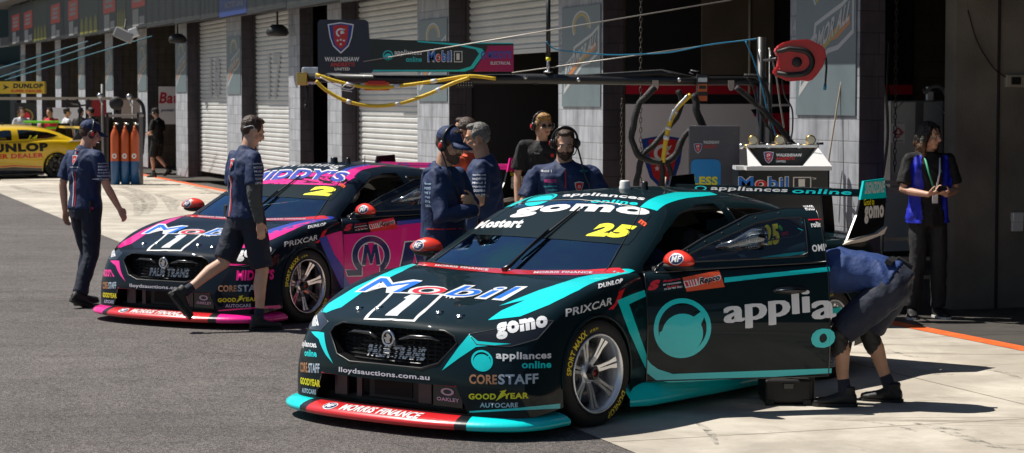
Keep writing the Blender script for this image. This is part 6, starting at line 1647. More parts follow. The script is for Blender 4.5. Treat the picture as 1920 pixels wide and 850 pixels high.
# 9 -- man bending into the car beside the open door
def ex9(root, j, so_, hp_, HR):
    MB().box((.0, -.20, .935), (.28, .045, .03), MBLACK, Matrix.Rotation(R(25), 3, 'X')).box((.10, -.27, .91), (.06, .12, .045), MBLACK, Matrix.Rotation(R(30), 3, 'X'), bev=.005).build('radio_pack', parent=root)
    for s_, sd in (('l', -1), ('r', 1)):
        k = Blob(); a, b_, c = j['hp' + s_], j['kn' + s_], j['an' + s_]; k.limb([lerp(a, b_, .78), b_, lerp(b_, c, .28)], [.068, .066, .060]); ko = k.fuse('knee_pad', MBLACK, .009, 2, root, wr=.003, wfreq=20)
p = G(1560, 766); q = G(1640, 752)
mid = (Vector((p.x, p.y, 0)) + Vector((q.x, q.y, 0))) / 2 + Vector((.035, 0, 0))
person((mid.x, mid.y, 0), yaw(-72), 'man in blue shirt and dark shorts bending into the open door of the teal car', shirt=ROYC, pants='shorts', pantm=NAVYP, skin=SKIN2, build=1.06, face=(0, .5, -.86), up=(0, .86, .5), extra=ex9, arm_cover={'l': OLIVE}, hair=HBR,
  J=dict(hip=(0, -.20, .79), waist=(0, -.07, .855), chest=(0, .15, .87), neck=(0, .35, .80), head=(0, .48, .71), shl=(-.19, .29, .81), shr=(.19, .29, .81), ell=(-.22, .33, .52), wrl=(-.16, .42, .30), elr=(.24, .44, .58), wrr=(.18, .62, .43),
         hpl=(-.10, -.21, .755), hpr=(.10, -.21, .755), knl=(-.13, .12, .47), anl=(-.14, .07, .09), tol=(-.17, .21, .03), knr=(.14, -.03, .47), anr=(.15, -.18, .09), tor=(.18, -.04, .03)))
bpy.data.objects[-1] if False else None

# 10 -- long haired person with a phone
def ex10(root, j, so_, hp_, HR):
    vm = MB(); me = so_.data; nv = len(me.vertices); co = np.empty(nv * 3); no = np.empty(nv * 3); me.vertices.foreach_get('co', co); me.vertex_normals.foreach_get('vector', no); co = co.reshape(-1, 3); no = no.reshape(-1, 3)
    def ok(c): x = abs(c[0] + .01 * math.sin(c[2] * 22)); return .865 < c[2] < 1.47 - max(0, x - .12) * .4 and ((x > .092 and c[1] > -.03) or c[1] <= -.03) and x < .187 - max(0, c[2] - 1.34) * .25
    F = [tuple(p.vertices) for p in me.polygons if ok(p.center)]; used = sorted({i for f in F for i in f}); ix = {i: k for k, i in enumerate(used)}
    def wob(i): return .014 + .008 * math.sin(co[i][0] * 90 + co[i][2] * 6) + max(0, 1.2 - co[i][2]) * .05
    vm.add([co[i] + no[i] * wob(i) for i in used], [tuple(ix[i] for i in f) for f in F], VESTB, True); vm.add([co[i] + no[i] * (wob(i) - .006) for i in used], [tuple(ix[i] for i in reversed(f)) for f in F], VESTB, True)
    vm.build('vest', parent=root, fix=False)
    MB().tube([(-.07, .10, 1.45), (-.05, .155, 1.32), (-.01, .165, 1.15)], .009, SHIRTW, n=5).tube([(.07, .10, 1.45), (.05, .155, 1.32), (.0, .165, 1.15)], .009, mat('lanyard_green', (.05, .35, .2), .6), n=5).box((-.005, .168, 1.09), (.05, .006, .085), SHIRTW).build('lanyard', parent=root)
    MB().box((.0, .325, 1.175), (.075, .14, .010), PLA, Matrix.Rotation(R(30), 3, 'X'), bev=.003).build('phone', parent=root)
    shirt_print(root, so_, FF, [('t', 'A', SHIRTC, .06, 1.32, .03, .028)])
p = G(1738, 597)
person((p.x, p.y, 0), yaw(172), 'person with long dark hair and blue vest over black clothes holding a phone', shirt=BLKC, hairstyle='long', hair=HDK, pantm=BLK2, shoe=SHOEB, sole=SOLEW, skin=SKIN, build=.90, face=(-.62, .78, -.08), extra=ex10, shirt_long=.10, scale=1.0, beard=None,
  J=dict(head=(0, .03, 1.645), hpl=(-.085, 0, .90), hpr=(.085, 0, .90), elr=(.25, .03, 1.16), wrr=(.085, .235, 1.13), ell=(-.25, .03, 1.16), wrl=(-.085, .235, 1.13), anl=(-.11, -.02, .09), anr=(.13, -.03, .09), tol=(-.13, .12, .03), tor=(.17, .10, .03)),
  hands={'l': dict(d=(.75, .6, .25), pn=(.2, -.2, 1), thumb=(0, 0, 1), curl=.7), 'r': dict(d=(-.75, .6, .25), pn=(-.2, -.2, 1), thumb=(0, 0, 1), curl=.7)})

# 11 -- driver in the teal car
def driver(axis, pos, label):
    rz = math.atan2(-math.cos(axis), -math.sin(axis)); M = Matrix.Translation((*pos, 0)) @ Matrix.Rotation(rz, 4, 'Z')
    b = empty('person', M @ L3(2.22, .37, .30), rz - math.pi / 2, label=label, cat='person', group='drivers seated in the cars')
    bl = Blob(); bl.loft([((0, -.05, .22), (.17, 0, 0), (0, .13, 0)), ((0, -.08, .45), (.18, 0, 0), (0, .12, 0)), ((0, -.10, .62), (.17, 0, 0), (0, .10, 0)), ((0, -.10, .68), (.08, 0, 0), (0, .07, 0))], 16)
    bl.ell((0, -.06, .80), (.075, .09, .11))
    for sx in (-1, 1):
        bl.limb([(sx * .19, -.08, .58), (sx * .24, .10, .44), (sx * .14, .26, .50)], [.055, .045, .032]); bl.limb([(sx * .10, 0, .22), (sx * .14, .38, .30), (sx * .13, .75, .10)], [.085, .06, .045])
        hand(bl, (sx * .14, .26, .50), (-.2 * sx, .8, .3), (0, .5, -.8), 1 if sx < 0 else -1, .9)
    bl.fuse('body', cloth('race_suit', (.01, .03, .09)), .012, 2, b)
    hb = Blob(); hb.ell((0, -.07, .80), (.125, .150, .130)); hb.ell((0, .03, .745), (.085, .075, .055)); hb.fuse('helmet', mat('helmet_shell', (.25, .28, .30), .25, coat=.8), .009, 2, b)
    v = MB(); v.ell((0, .005, .815), (.108, .092, .045), mat('visor', (.01, .012, .015), .08, coat=1)); v.build('visor', parent=b, fix=False)
driver(POSE1[1], POSE1[0], 'helmeted driver seated behind the windscreen of the teal car')
driver(POSE2[1], POSE2[0], 'helmeted driver seated behind the windscreen of the pink car')

# 12 -- crew far away round the yellow car (about 60 m)
for px, dep, hd, lab, kw in (
 (42, 60, 150, 'far person in a white shirt and headset at the left edge behind the yellow car', dict(shirt=WHC, headset=True, hair=HBR)),
 (96, 58, 200, 'far person in a red shirt with raised hand behind the yellow car', dict(shirt=REDC, hair=HDK, skin=SKIN2, J=dict(elr=(.27, .15, 1.2), wrr=(.10, .20, 1.45), head=(0, .05, 1.66)))),
 (126, 57, 60, 'far person in a white top standing between the yellow car and the gas cylinders', dict(shirt=WHC, pants='shorts', pantm=BLKC, hair=HDK)),
 (152, 59, 20, 'far person in a dark shirt right of the one in the white top', dict(shirt=BLKC, hair=HDK)),
 (172, 60, -60, 'far person with a raised arm in orange gloves just left of the gas cylinders', dict(shirt=BLKC, skin=SKIN2, hair=HDK, J=dict(elr=(.28, .15, 1.35), wrr=(.2, .25, 1.6))))):
    p = W(px, 300, dep); kw.setdefault('facial', False)
    person((p.x, p.y, 0), yaw(hd), lab, voxel=.02, **kw)
# ------------------------------------------------------------------ overhead pit boom, cart, hoses
def Q(px, py, d): return W(px, py, d)
XE, ZE, YE = Vector((1, 0, 0)), Vector((0, 0, 1)), Vector((0, 1, 0))
BD = 20.0; PXM = BD / (FPX * math.cos(TH) ** 0) * 1.0       # metres per photo pixel at the boom
def bx(mb, x0, y0, x1, y1, d, th, m, bev=0):
    """box whose front face covers the given picture rectangle at depth d"""
    a, b_ = W(x0, y1, d), W(x1, y0, d); c = (a + b_) / 2; mb.box((c.x, d + th / 2, c.z), (abs(b_.x - a.x), th, abs(b_.z - a.z)), m, bev=bev); return a, b_
STEELB = mat('boom_black', (.010, .010, .011), .45, coat=.2, var=(6, .3)); HOSE = mat('hose_black', (.010, .010, .010), .6, bump=(80, .5)); YHOSE = mat('hose_yellow', (.75, .50, .02), .5, bump=(70, .3)); BHOSE = mat('hose_cyan', (.01, .22, .40), .4)
BRASS = mat('brass', (.60, .40, .12), .28, metal=1); WIRE = mat('wire_pale', (.35, .33, .30), .5, metal=.5); NVB = mat('board_navy', (.006, .010, .035), .4, coat=.3); DTB = mat('board_dark_teal', (.004, .012, .014), .4, coat=.3)
ORN = mat('orange_plastic', (.70, .14, .02), .4); WPAINT = mat('white_enamel', (.72, .72, .72), .35, coat=.4); REDP = mat('red_plastic', (.50, .012, .018), .38, coat=.3)

boom = empty('pit_boom', G(1435, 600) * 0 + Vector((W(1432, 300, BD).x, BD, 0)), label='black overhead boom with post reaching across behind both cars', cat='boom')
def bp(mb, name, **k): return mb.build(name, parent=boom, **k)
_off = -boom.location
def shift(mb): mb.v = [tuple(Vector(v) + _off) for v in mb.v]; return mb
mb = MB(); pt = W(1428, 70, BD); mb.tube([(pt.x, BD, 0), pt], .042, STEELB, n=14); pt2 = W(1446, 95, BD); mb.tube([(pt2.x, BD + .05, .3), (pt2.x, BD + .05, pt2.z)], .018, STEELB, n=10); mb.box((pt.x, BD, .02), (.7, .6, .04), STEELB, bev=.01); bp(shift(mb), 'post')
mb = MB(); mb.tube([W(575, 146, BD), W(780, 150, BD), W(1000, 148, BD), W(1250, 152, BD), W(1440, 152, BD)], [.045, .048, .05, .045, .045], STEELB, n=10)
mb.tube([W(1000, 152, BD), W(1150, 143, BD), W(1240, 137, BD), W(1300, 150, BD)], .035, HOSE, n=8)
for x, y in ((1085, 150), (1274, 150), (985, 145)): c = W(x, y, BD - .05); mb.lathe([(0, -.012), (.018, -.010), (.02, 0)], ALU, n=14, axis='y', c=tuple(c))
bp(shift(mb), 'boom_arm')
mb = MB(); bx(mb, 556, 136, 576, 160, BD - .05, .12, BRASS, .01); bx(mb, 565, 126, 600, 158, BD - .02, .14, ALU, .02); bx(mb, 590, 138, 612, 148, BD - .06, .06, ALU, .01)
mb.tube([W(575, 160, BD), W(577, 180, BD), W(572, 200, BD)], .012, HOSE); mb.ell(W(574, 200, BD), (.02, .02, .03), HOSE); bp(shift(mb), 'boom_end_bracket')
mb = MB(); bx(mb, 683, 154, 730, 170, BD - .04, .06, ORN, .008); bx(mb, 690, 151, 724, 158, BD - .05, .05, REDP, .006); bp(shift(mb), 'orange_lamp_unit')
mb = MB(); bx(mb, 855, 151, 888, 164, BD - .04, .06, STEELB, .005)
for i in range(6):
    for k in range(2): c = W(859 + i * 5, 155 + k * 5, BD - .045); mb.ell(c, (.006, .004, .006), ALU, None, 6, 4)
bp(shift(mb), 'socket_strip')
mb = MB(); a, b_ = bx(mb, 1307, 139, 1328, 188, BD - .1, .12, STEELB, .01)
for y, h, m in ((146, 8, ALU), (158, 14, ORN), (180, 10, ORN)): bx(mb, 1309, y, 1326, y + h, BD - .115, .02, m)
bx(mb, 1311, 161, 1324, 167, BD - .125, .01, STEELB); mb.tube([W(1300, 139, BD - .1), W(1292, 136, BD - .1), W(1296, 132, BD - .1), W(1310, 134, BD - .1)], .005, ALU); bp(shift(mb), 'coupling_unit')
for x in (1229, 1371):
    mb = MB(); c = W(x, 160, BD - .08); w_ = .028; mb.prism([(-w_, .045), (w_, .045), (w_, -.02), (w_ * .5, -.05), (-w_ * .5, -.05), (-w_, -.02)], mat('fawn_plate', (.42, .36, .30), .5), -.006, .006, lambda a, b2, h: Vector((c.x + a, c.y + h, c.z + b2))); bp(shift(mb), 'hanger_plate')
# upright mast above the boom
mb = MB(); mb.tube([W(1028, -25, BD), W(1028, 108, BD)], .022, STEELB, n=10); mb.tube([W(1028, 108, BD), W(1028, 136, BD)], .016, ALU, n=10); mb.tube([W(1028, 108, BD), W(1028, 114, BD)], .0235, YELLOW, n=10); mb.tube([W(1028, 134, BD), W(1028, 137, BD)], .045, ALU, n=10); bp(shift(mb), 'mast')

# team sign on the boom
sg = MB(); sd = BD - .12
a, b_ = W(596, 137, sd), W(694, 37, sd)
sg.prism([(a.x, a.z), (b_.x + .01, a.z), (b_.x - .02, b_.z - .02), (b_.x - .05, b_.z), (a.x + .02, b_.z), (a.x, b_.z - .03)], NVB, sd, sd + .08, lambda x, z, h: (x, h, z))
W1 = b_.x - a.x; Hh = b_.z - a.z; O = Vector((a.x, sd - .0005, a.z))
shield(sg, O + Vector((W1 * .44, 0, Hh * .36)), XE, ZE, W1 * .50, .002)
for s_, m, y, h, x, w_ in (('WALKINSHAW', WHITE, .215, .085, .13, .66), ('ANDRETTI', RED, .12, .075, .24, .46), ('UNITED', WHITE, .045, .055, .32, .29)): flat(sg, text2d(s_, .03), m, O, XE, ZE, .002, box_xf(x * W1, y * Hh, w_ * W1, h * Hh))
c0, c1, c2, c3 = W(694, 135, sd), W(963, 135, sd), W(963, 82, sd), W(690, 73, sd)
sg.prism([(c0.x, c0.z), (c1.x, c1.z), (c2.x, c2.z), (c3.x, c3.z)], DTB, sd + .001, sd + .10, lambda x, z, h: (x, h, z))
O2 = Vector((c0.x, sd, c0.z)); L_ = c1.x - c0.x; H2 = c3.z - c0.z
def f2(sh, m, t, xf=None): flat(sg, sh, m, O2, XE, ZE, t, xf)
f2(poly2d([(.02 * L_, .06 * H2), (.62 * L_, .06 * H2), (.70 * L_, .16 * H2), (.76 * L_, .55 * H2), (.735 * L_, .68 * H2), (.60 * L_, .80 * H2), (.33 * L_, .90 * H2), (.33 * L_, .94 * H2), (.62 * L_, .85 * H2), (.78 * L_, .70 * H2), (.80 * L_, .58 * H2), (.72 * L_, .10 * H2), (.66 * L_, .01 * H2), (.02 * L_, .01 * H2)]), TEAL, .002)
f2(poly2d([(.72 * L_, .01 * H2), (1.0 * L_, .01 * H2), (1.0 * L_, .80 * H2), (.82 * L_, .79 * H2), (.805 * L_, .58 * H2)]), mat('board_magenta', (.42, .01, .10), .4), .002)
f2(rect(.70 * L_, .85 * H2, .30 * L_, .03 * H2), TEAL, .002)
f2(ring2d(.125 * L_, .50 * H2, .036 * L_, .15 * H2, .8), TEAL, .002); f2(ring2d(.125 * L_, .46 * H2, .026 * L_, .10 * H2), TEAL, .002)
f2(text2d('appliances', .02), WHITE, .002, box_xf(.17 * L_, .47 * H2, .19 * L_, .20 * H2)); f2(text2d('online', .02), TEAL, .002, box_xf(.25 * L_, .30 * H2, .11 * L_, .16 * H2))
f2(text2d('Mobil', .06), WHITE, .002, box_xf(.40 * L_, .29 * H2, .17 * L_, .36 * H2)); f2(text2d('Mobil', .02, 0, [0, 1, 0, 0, 0]), [BLU2, RED2], .004, box_xf(.405 * L_, .31 * H2, .16 * L_, .32 * H2))
f2(rect(.585 * L_, .29 * H2, .058 * L_, .34 * H2), WHITE, .002); f2(rect(.590 * L_, .315 * H2, .048 * L_, .29 * H2), BLACK, .004); f2(text2d('1', .05), WHITE, .006, box_xf(.602 * L_, .36 * H2, .022 * L_, .20 * H2))
f2(text2d("MIDDY'S", .04, .1), ROYAL, .004, box_xf(.82 * L_, .40 * H2, .165 * L_, .24 * H2)); f2(text2d('ELECTRICAL', .02), WHITE, .004, box_xf(.84 * L_, .22 * H2, .14 * L_, .09 * H2)); f2(ring2d(.79 * L_, .50 * H2, .018 * L_, .12 * H2, .6), ROYAL, .004)
sg.build('team_sign', label='dark sign with shield and sponsor lettering standing on the boom', cat='sign')

# hoses and cables
def cable(pts, d, r, m, label=None, name='hose', cat='hose', n=6, group='hoses hanging from the boom', parent=None, wob=0, tape=None):
    P = [W(*(p[:2]), (p[2] if len(p) > 2 else d)) for p in pts]; P = catmull(P, n)
    if wob: P = [p + Vector((noise.noise(p * 9) * wob, noise.noise(p * 7 + Vector((3, 0, 0))) * wob, noise.noise(p * 8 + Vector((0, 5, 0))) * wob)) for p in P]
    rr = [r * (1 + .18 * noise.noise(p * 14)) for p in P] if wob else r
    mb = MB().tube(P, rr, m, n=8)
    if tape:
        for k in tape: i = min(len(P) - 2, int(k * len(P))); mb.tube([P[i], P[i + 1]], r * 1.25, WPAINT, n=8)
    return mb.build(name, parent=parent, label=label, cat=cat if label else None, group=group if label else None)
cable([(592, 140), (640, 155), (700, 165), (760, 160), (830, 150), (880, 143), (930, 148)], BD - .2, .016, YHOSE, 'upper yellow hose sagging under the team sign', tape=(.2, .45, .6))
cable([(592, 152), (612, 170), (650, 190), (700, 199), (750, 194), (800, 178), (850, 156), (880, 146)], BD - .25, .017, YHOSE, 'lower yellow hose sagging deepest in front of the shutter', tape=(.3, .55, .75))
cable([(600, 145), (630, 160), (655, 168), (665, 160), (650, 158), (640, 168), (660, 172)], BD - .22, .005, WPAINT, 'thin white cable looped round the yellow hoses', name='cable', cat='cable')
cable([(1228, 165), (1200, 195), (1186, 250), (1196, 290), (1235, 305), (1268, 290), (1280, 262), (1300, 240), (1320, 245)], BD - .25, .030, HOSE, 'thick black hose making a big loop left of the yellow bundle', wob=.02)
cable([(1272, 170), (1278, 200), (1255, 240), (1225, 275), (1200, 300), (1194, 352)], BD - .15, .028, HOSE, 'thick black hose running down to the left behind the loop', wob=.02)
cable([(1300, 175), (1312, 220), (1330, 280), (1328, 355)], BD - .2, .034, HOSE, 'thickest black hose hanging in front of the blue LESS board', wob=.02)
cable([(1295, 178), (1272, 200), (1258, 225), (1250, 255), (1243, 305)], BD - .3, .022, YHOSE, 'yellow hose bundle hanging below the coupling', tape=(.35, .6, .75))
cable([(1290, 178), (1266, 205), (1255, 228)], BD - .33, .012, ALU, 'silver fitting hose on the yellow bundle')
cable([(1240, 302), (1243, 330), (1241, 352)], BD - .3, .022, HOSE, 'short black hose end left, below the yellow bundle', wob=.01)
cable([(1252, 300), (1258, 330), (1260, 352)], BD - .3, .022, HOSE, 'short black hose end right, below the yellow bundle', wob=.01)
cable([(1382, 165), (1410, 190), (1440, 215), (1475, 255), (1500, 285)], BD - .3, .026, HOSE, 'thick braided hose running down to the right end of the cart', wob=.02)
cable([(1395, 142), (1420, 145), (1438, 170), (1444, 210), (1450, 265)], BD - .2, .018, HOSE, 'black hose arching over the post')
cable([(1400, 145), (1413, 165), (1425, 210), (1455, 262)], BD - .25, .010, HOSE, 'thin black hose hanging beside the post', group='hoses hanging from the boom')
cable([(1398, 77), (1412, 110), (1428, 160), (1440, 210), (1458, 262)], BD - .3, .007, BHOSE, 'bright blue air line hanging down the post', name='air_line', cat='air line', group='blue air lines')
cable([(1024, 78), (1040, 92), (1080, 98), (1140, 103), (1200, 102), (1260, 98), (1330, 84), (1398, 76), (1420, 73)], BD - .05, .006, BHOSE, 'bright blue air line strung from the mast to the post', name='air_line', cat='air line', group='blue air lines')
WG = 'pale wires tying the rig to the building'
def wire(a, b_, lab, r=.006): MB().tube([W(*a), W(*b_)], r, WIRE, n=5).build('guy_wire', label=lab, cat='wire', group=WG)
wire((596, 130, BD), (1372, 0, 19), 'pale wire rising from the boom end to the top right'); wire((960, 137, BD), (1420, 72, BD), 'pale wire from the mast foot to the post top'); wire((1700, -5, 20.4), (1612, 330, 19.6), 'pale wire hanging in front of the pillar numbered 14', .004) if False else None
cable([(1598, -8), (1594, 60), (1578, 150), (1560, 260), (1548, 345)], 19.9, .008, mat('cord_tan', (.45, .38, .28), .7), 'tan cord hanging in front of the pillar numbered 14', name='cord', cat='cord')
cable([(1442, 90), (1455, 140), (1462, 190), (1470, 240)], BD + .1, .008, WIRE, 'pale wire hanging just right of the post', name='guy_wire', cat='wire', group=WG)

# red hose reel
rl = MB(); c = W(1497, 117, 19.2); s_ = 19.2 / FPX
def rp(x, y): return ((x - 1497) * s_, -(y - 117) * s_)
out = [(1452, 100), (1456, 88), (1470, 80), (1484, 76), (1515, 74), (1535, 84), (1545, 90), (1548, 105), (1542, 125), (1530, 142), (1519, 153), (1505, 151), (1480, 153), (1466, 146), (1452, 141), (1450, 130), (1458, 128), (1459, 102)]
rl.prism([rp(*p) for p in out], REDP, -.05, .12, lambda a, z, h: Vector((c.x + a, c.y + h, c.z + z)))
bq = bmesh.new(); mm = rl.mesh('t'); bq.from_mesh(mm); bmesh.ops.recalc_face_normals(bq, faces=bq.faces); bmesh.ops.bevel(bq, geom=[e for e in bq.edges if e.calc_face_angle(0) > .5], offset=.014, segments=2, affect='EDGES'); bq.to_mesh(mm); bq.free()
mm.materials.clear(); mm.materials.append(REDP); reel = bpy.data.objects.new('hose_reel', mm); COL.objects.link(reel); mm.polygons.foreach_set('material_index', [0] * len(mm.polygons)); tag(reel, 'red hose reel with black horseshoe stripe hung beside the pillar numbered 14', 'hose reel')
hb = MB(); V = []; 
arc_ = [rp(1456, 98), rp(1478, 92)] + [((1497 - 1497) * s_ + .118 * math.cos(t), .0 + .118 * math.sin(t) * .93) for t in np.linspace(R(80), R(-80), 12)] + [rp(1478, 141), rp(1456, 137)]
hb.tube([Vector((c.x + a, c.y - .05, c.z + z)) for a, z in arc_], [.018, .024] + [.026] * 12 + [.024, .018], MBLACK, n=8); hb.build('horseshoe_trim', parent=reel)
hb = MB(); hb.lathe([(0, -.018), (.030, -.018), (.045, -.006), (.047, .01)], MBLACK, n=20, axis='y', c=(c.x - .02, c.y - .052, c.z)); hb.build('hub', parent=reel)
hb = MB(); hb.tube([c + Vector((.20, -.02, .05)), c + Vector((.245, -.02, .04)), c + Vector((.25, -.02, -.05)), c + Vector((.24, -.02, -.20))], .010, HOSE, n=7); hb.tube([c + Vector((.24, -.02, -.20)), c + Vector((.235, -.02, -.25))], .014, BHOSE, n=8); hb.build('hose_end', parent=reel)
cable([(1466, 150), (1472, 180), (1485, 205), (1486, 240), (1483, 262)], 19.2, .008, HOSE, 'thin black hose hanging from the red reel', name='hose')
MB().tube([c + Vector((-.19, .03, .03)), Vector((pt.x + .02, BD, c.z + .03))], .015, STEELB, n=6).build('reel_bracket', parent=boom).location = _off

# refuelling cart with white hopper, gauges and words
ct = empty('fuel_cart', (W(1470, 300, 18.9).x, 18.9, 0), label='black fuel cart with a white hopper top, gauges and sponsor words', cat='cart')
o_ = -Vector(ct.location)
def cb(mb, name): mb.v = [tuple(Vector(v) + o_) for v in mb.v]; return mb.build(name, parent=ct)
mb = MB(); a, b_ = W(1384, 400, 18.9), W(1556, 316, 18.9); mb.box(((a.x + b_.x) / 2, 19.2, b_.z / 2 + .08), (b_.x - a.x, .6, b_.z - .16), BLACK, bev=.015)
O = Vector((W(1384, 348, 18.9).x, 18.8995, W(1384, 352, 18.9).z)); s_ = 18.9 / FPX
flat(mb, text2d('Mobil', .06), WHITE, O, XE, ZE, .002, box_xf(0 * s_, -2 * s_, 95 * s_, 23 * s_)); flat(mb, text2d('Mobil', .02, 0, [0, 1, 0, 0, 0]), [BLU2, RED2], O, XE, ZE, .004, box_xf(1 * s_, -1 * s_, 93 * s_, 21 * s_))
flat(mb, rect(103 * s_, -2 * s_, 34 * s_, 22 * s_), WHITE, O, XE, ZE, .002); flat(mb, rect(105 * s_, 0, 30 * s_, 18 * s_), BLACK, O, XE, ZE, .004); flat(mb, text2d('1', .05), WHITE, O, XE, ZE, .006, box_xf(113 * s_, 2 * s_, 12 * s_, 14 * s_)); flat(mb, text2d('TM', .02), WHITE, O, XE, ZE, .002, box_xf(139 * s_, 15 * s_, 7 * s_, 4 * s_))
cb(mb, 'cart_body')
mb = MB(); T0 = [W(1402, 277, 18.75), W(1532, 277, 18.75)]; B0 = [W(1390, 320, 18.6), W(1560, 312, 18.6)]
def pp(x, y, d): return W(x, y, d)
# hopper: front board, sloping side cheeks, lip
mb.add([pp(1403, 277, 18.9), pp(1530, 277, 18.9), pp(1505, 311, 18.9), pp(1429, 311, 18.9)], [(0, 3, 2, 1)], MBLACK)
mb.add([pp(1403, 277, 18.9), pp(1429, 311, 18.9), pp(1429, 312, 18.55), pp(1402, 312, 18.55), pp(1400, 277, 18.85)], [(0, 1, 2, 3, 4)], WPAINT); mb.add([pp(1530, 277, 18.9), pp(1534, 277, 18.85), pp(1560, 312, 18.55), pp(1505, 312, 18.55), pp(1505, 311, 18.9)], [(0, 1, 2, 3, 4)], WPAINT)
mb.add([pp(1429, 311, 18.9), pp(1505, 311, 18.9), pp(1560, 313, 18.55), pp(1402, 313, 18.55)], [(0, 1, 2, 3)], mat('hopper_grey', (.35, .36, .37), .5))
bx(mb, 1400, 313, 1560, 320, 18.55, .35, WPAINT)
bx(mb, 1380, 312, 1401, 319, 18.8, .3, WPAINT); bx(mb, 1400, 272, 1534, 277, 18.85, .35, WPAINT)
O = pp(1429, 309, 18.88); flat(mb, text2d('WALKINSHAW', .03), WHITE, O, XE, ZE, .002, box_xf(26 * s_, 15 * s_, 48 * s_, 6 * s_)); flat(mb, text2d('ANDRETTI', .03), RED, O, XE, ZE, .002, box_xf(26 * s_, 9 * s_, 34 * s_, 5 * s_)); flat(mb, text2d('UNITED', .03), WHITE, O, XE, ZE, .002, box_xf(26 * s_, 4 * s_, 18 * s_, 4 * s_))
shield(mb, O + Vector((12 * s_, 0, 2 * s_)), XE, ZE, 19 * s_, .002); cb(mb, 'hopper')
for x in (1412, 1462, 1520):
    mb = MB(); q = W(x, 263, 18.9); mb.lathe([(0, -.02), (.042, -.02), (.047, 0), (.042, .03), (0, .03)], BRASS, n=18, axis='y', c=tuple(q)); mb.lathe([(.036, -.021), (.0, -.0215)], WPAINT if False else mat('gauge_face', (.6, .55, .4), .3), n=16, axis='y', c=tuple(q))
    mb.tube([q + Vector((0, 0, -.03)), q + Vector((0, 0, -.075))], .014, BRASS, n=8); mb.tube([q + Vector((-.09, 0, -.055)), q + Vector((.07, 0, -.055))], .018, BRASS, n=8); mb.tube([q + Vector((-.12, 0, -.055)), q + Vector((-.08, 0, -.055))], .026, ALU, n=10); mb.tube([q + Vector((.05, -.02, -.03)), q + Vector((.11, -.02, -.03))], .012, MBLACK, n=6); cb(mb, 'pressure_gauge')
# board with blue panel left of the cart
bd = MB(); a, b_ = bx(bd, 1291, 236, 1387, 420, 19.6, .05, mat('board_purple_grey', (.09, .085, .10), .4, coat=.2), .006); bd.box(((a.x + b_.x) / 2, 19.8, .2), (.5, .5, .4), STEELB)
O = Vector((a.x, 19.5985, W(1291, 350, 19.6).z)); s_ = 19.6 / FPX
bd.prism([(O.x + x * s_, O.z + y * s_) for x, y in ((4, -60), (60, -60), (60, 42), (56, 49), (49, 51), (12, 51), (6, 48), (4, 42))], mat('panel_blue', (.02, .25, .62), .4), 19.592, 19.599, lambda x, z, h: (x, h, z))
O = O + Vector((0, -.0075, 0)); flat(bd, text2d('LESS', .05), YELLOW, O, XE, ZE, .002, box_xf(7 * s_, 2 * s_, 47 * s_, 17 * s_)); shield(bd, O + Vector((17 * s_, .006, 62 * s_)), XE, ZE, 16 * s_, .002)
flat(bd, text2d('WALKINSHAW', .02), WHITE, O + Vector((0, .006, 0)), XE, ZE, .002, box_xf(27 * s_, 80 * s_, 30 * s_, 6 * s_)); flat(bd, text2d('ANDRETTI', .02), RED, O + Vector((0, .006, 0)), XE, ZE, .002, box_xf(27 * s_, 72 * s_, 24 * s_, 6 * s_))
bd.build('display_board', label='upright grey board with shield emblem and bright blue LESS panel beside the cart', cat='board')

# chains
def chain(px, y0, y1, d, lab):
    mb = MB(); a = W(px, y0, d); b_ = W(px, y1, d); n = int((a.z - b_.z) / .055)
    for k in range(n):
        z = a.z - k * .055; o = k % 2
        P = [Vector((a.x + (math.cos(t) * .014 if o else 0), d + (0 if o else math.cos(t) * .014), z + math.sin(t) * .034)) for t in np.linspace(0, 2 * math.pi, 9)]; mb.tube(P, .0045, mat('chain_steel', (.12, .11, .10), .5, metal=.8), n=4, cap=False)
    mb.build('door_chain', label=lab, cat='chain', group='chains hanging in the garage doorways')
chain(1202, -10, 350, 23.5, 'steel chain in the open bay left of the big loop hose'); chain(1166, 190, 370, 25.0, 'steel chain against the right side of the pillar numbered 15'); chain(1681, -10, 330, 20.3, 'steel chain in front of the fuel tank')

# ---- right garage : tank, rack, fixtures on the wall
tk = empty('fuel_tank', (W(1712, 300, 21.0).x, 21.0, 0), label='grey metal fuel tank on a frame with a flammable warning plate', cat='tank'); o_ = -Vector(tk.location)
def tb_(mb, name): mb.v = [tuple(Vector(v) + o_) for v in mb.v]; return mb.build(name, parent=tk)
TG = mat('tank_grey', (.36, .365, .36), .45, metal=.5, var=(3, .2))
mb = MB(); bx(mb, 1668, 189, 1770, 352, 21.0, .35, TG, .015)
for (x0, y0), (x1, y1) in (((1672, 214), (1695, 190)), ((1752, 190), (1772, 214)), ((1675, 330), (1695, 350)), ((1766, 330), (1750, 350))): mb.tube([W(x0, y0, 20.99), W(x1, y1, 20.99)], .006, mat('pale_edge', (.5, .5, .5), .4), n=5)
bx(mb, 1716, 192, 1732, 300, 20.985, .03, mat('tank_dark', (.08, .08, .08), .4)); tb_(mb, 'tank_body')
mb = MB(); a, b_ = bx(mb, 1671, 232, 1697, 268, 20.97, .012, WPAINT)
O = Vector((a.x, 20.969, a.z)); s_ = 20.97 / FPX; flat(mb, poly2d([(13 * s_, 8 * s_), (24 * s_, 19 * s_), (13 * s_, 30 * s_), (2 * s_, 19 * s_)]), mat('warning_red', (.5, .02, .03), .4), O, XE, ZE, .002)
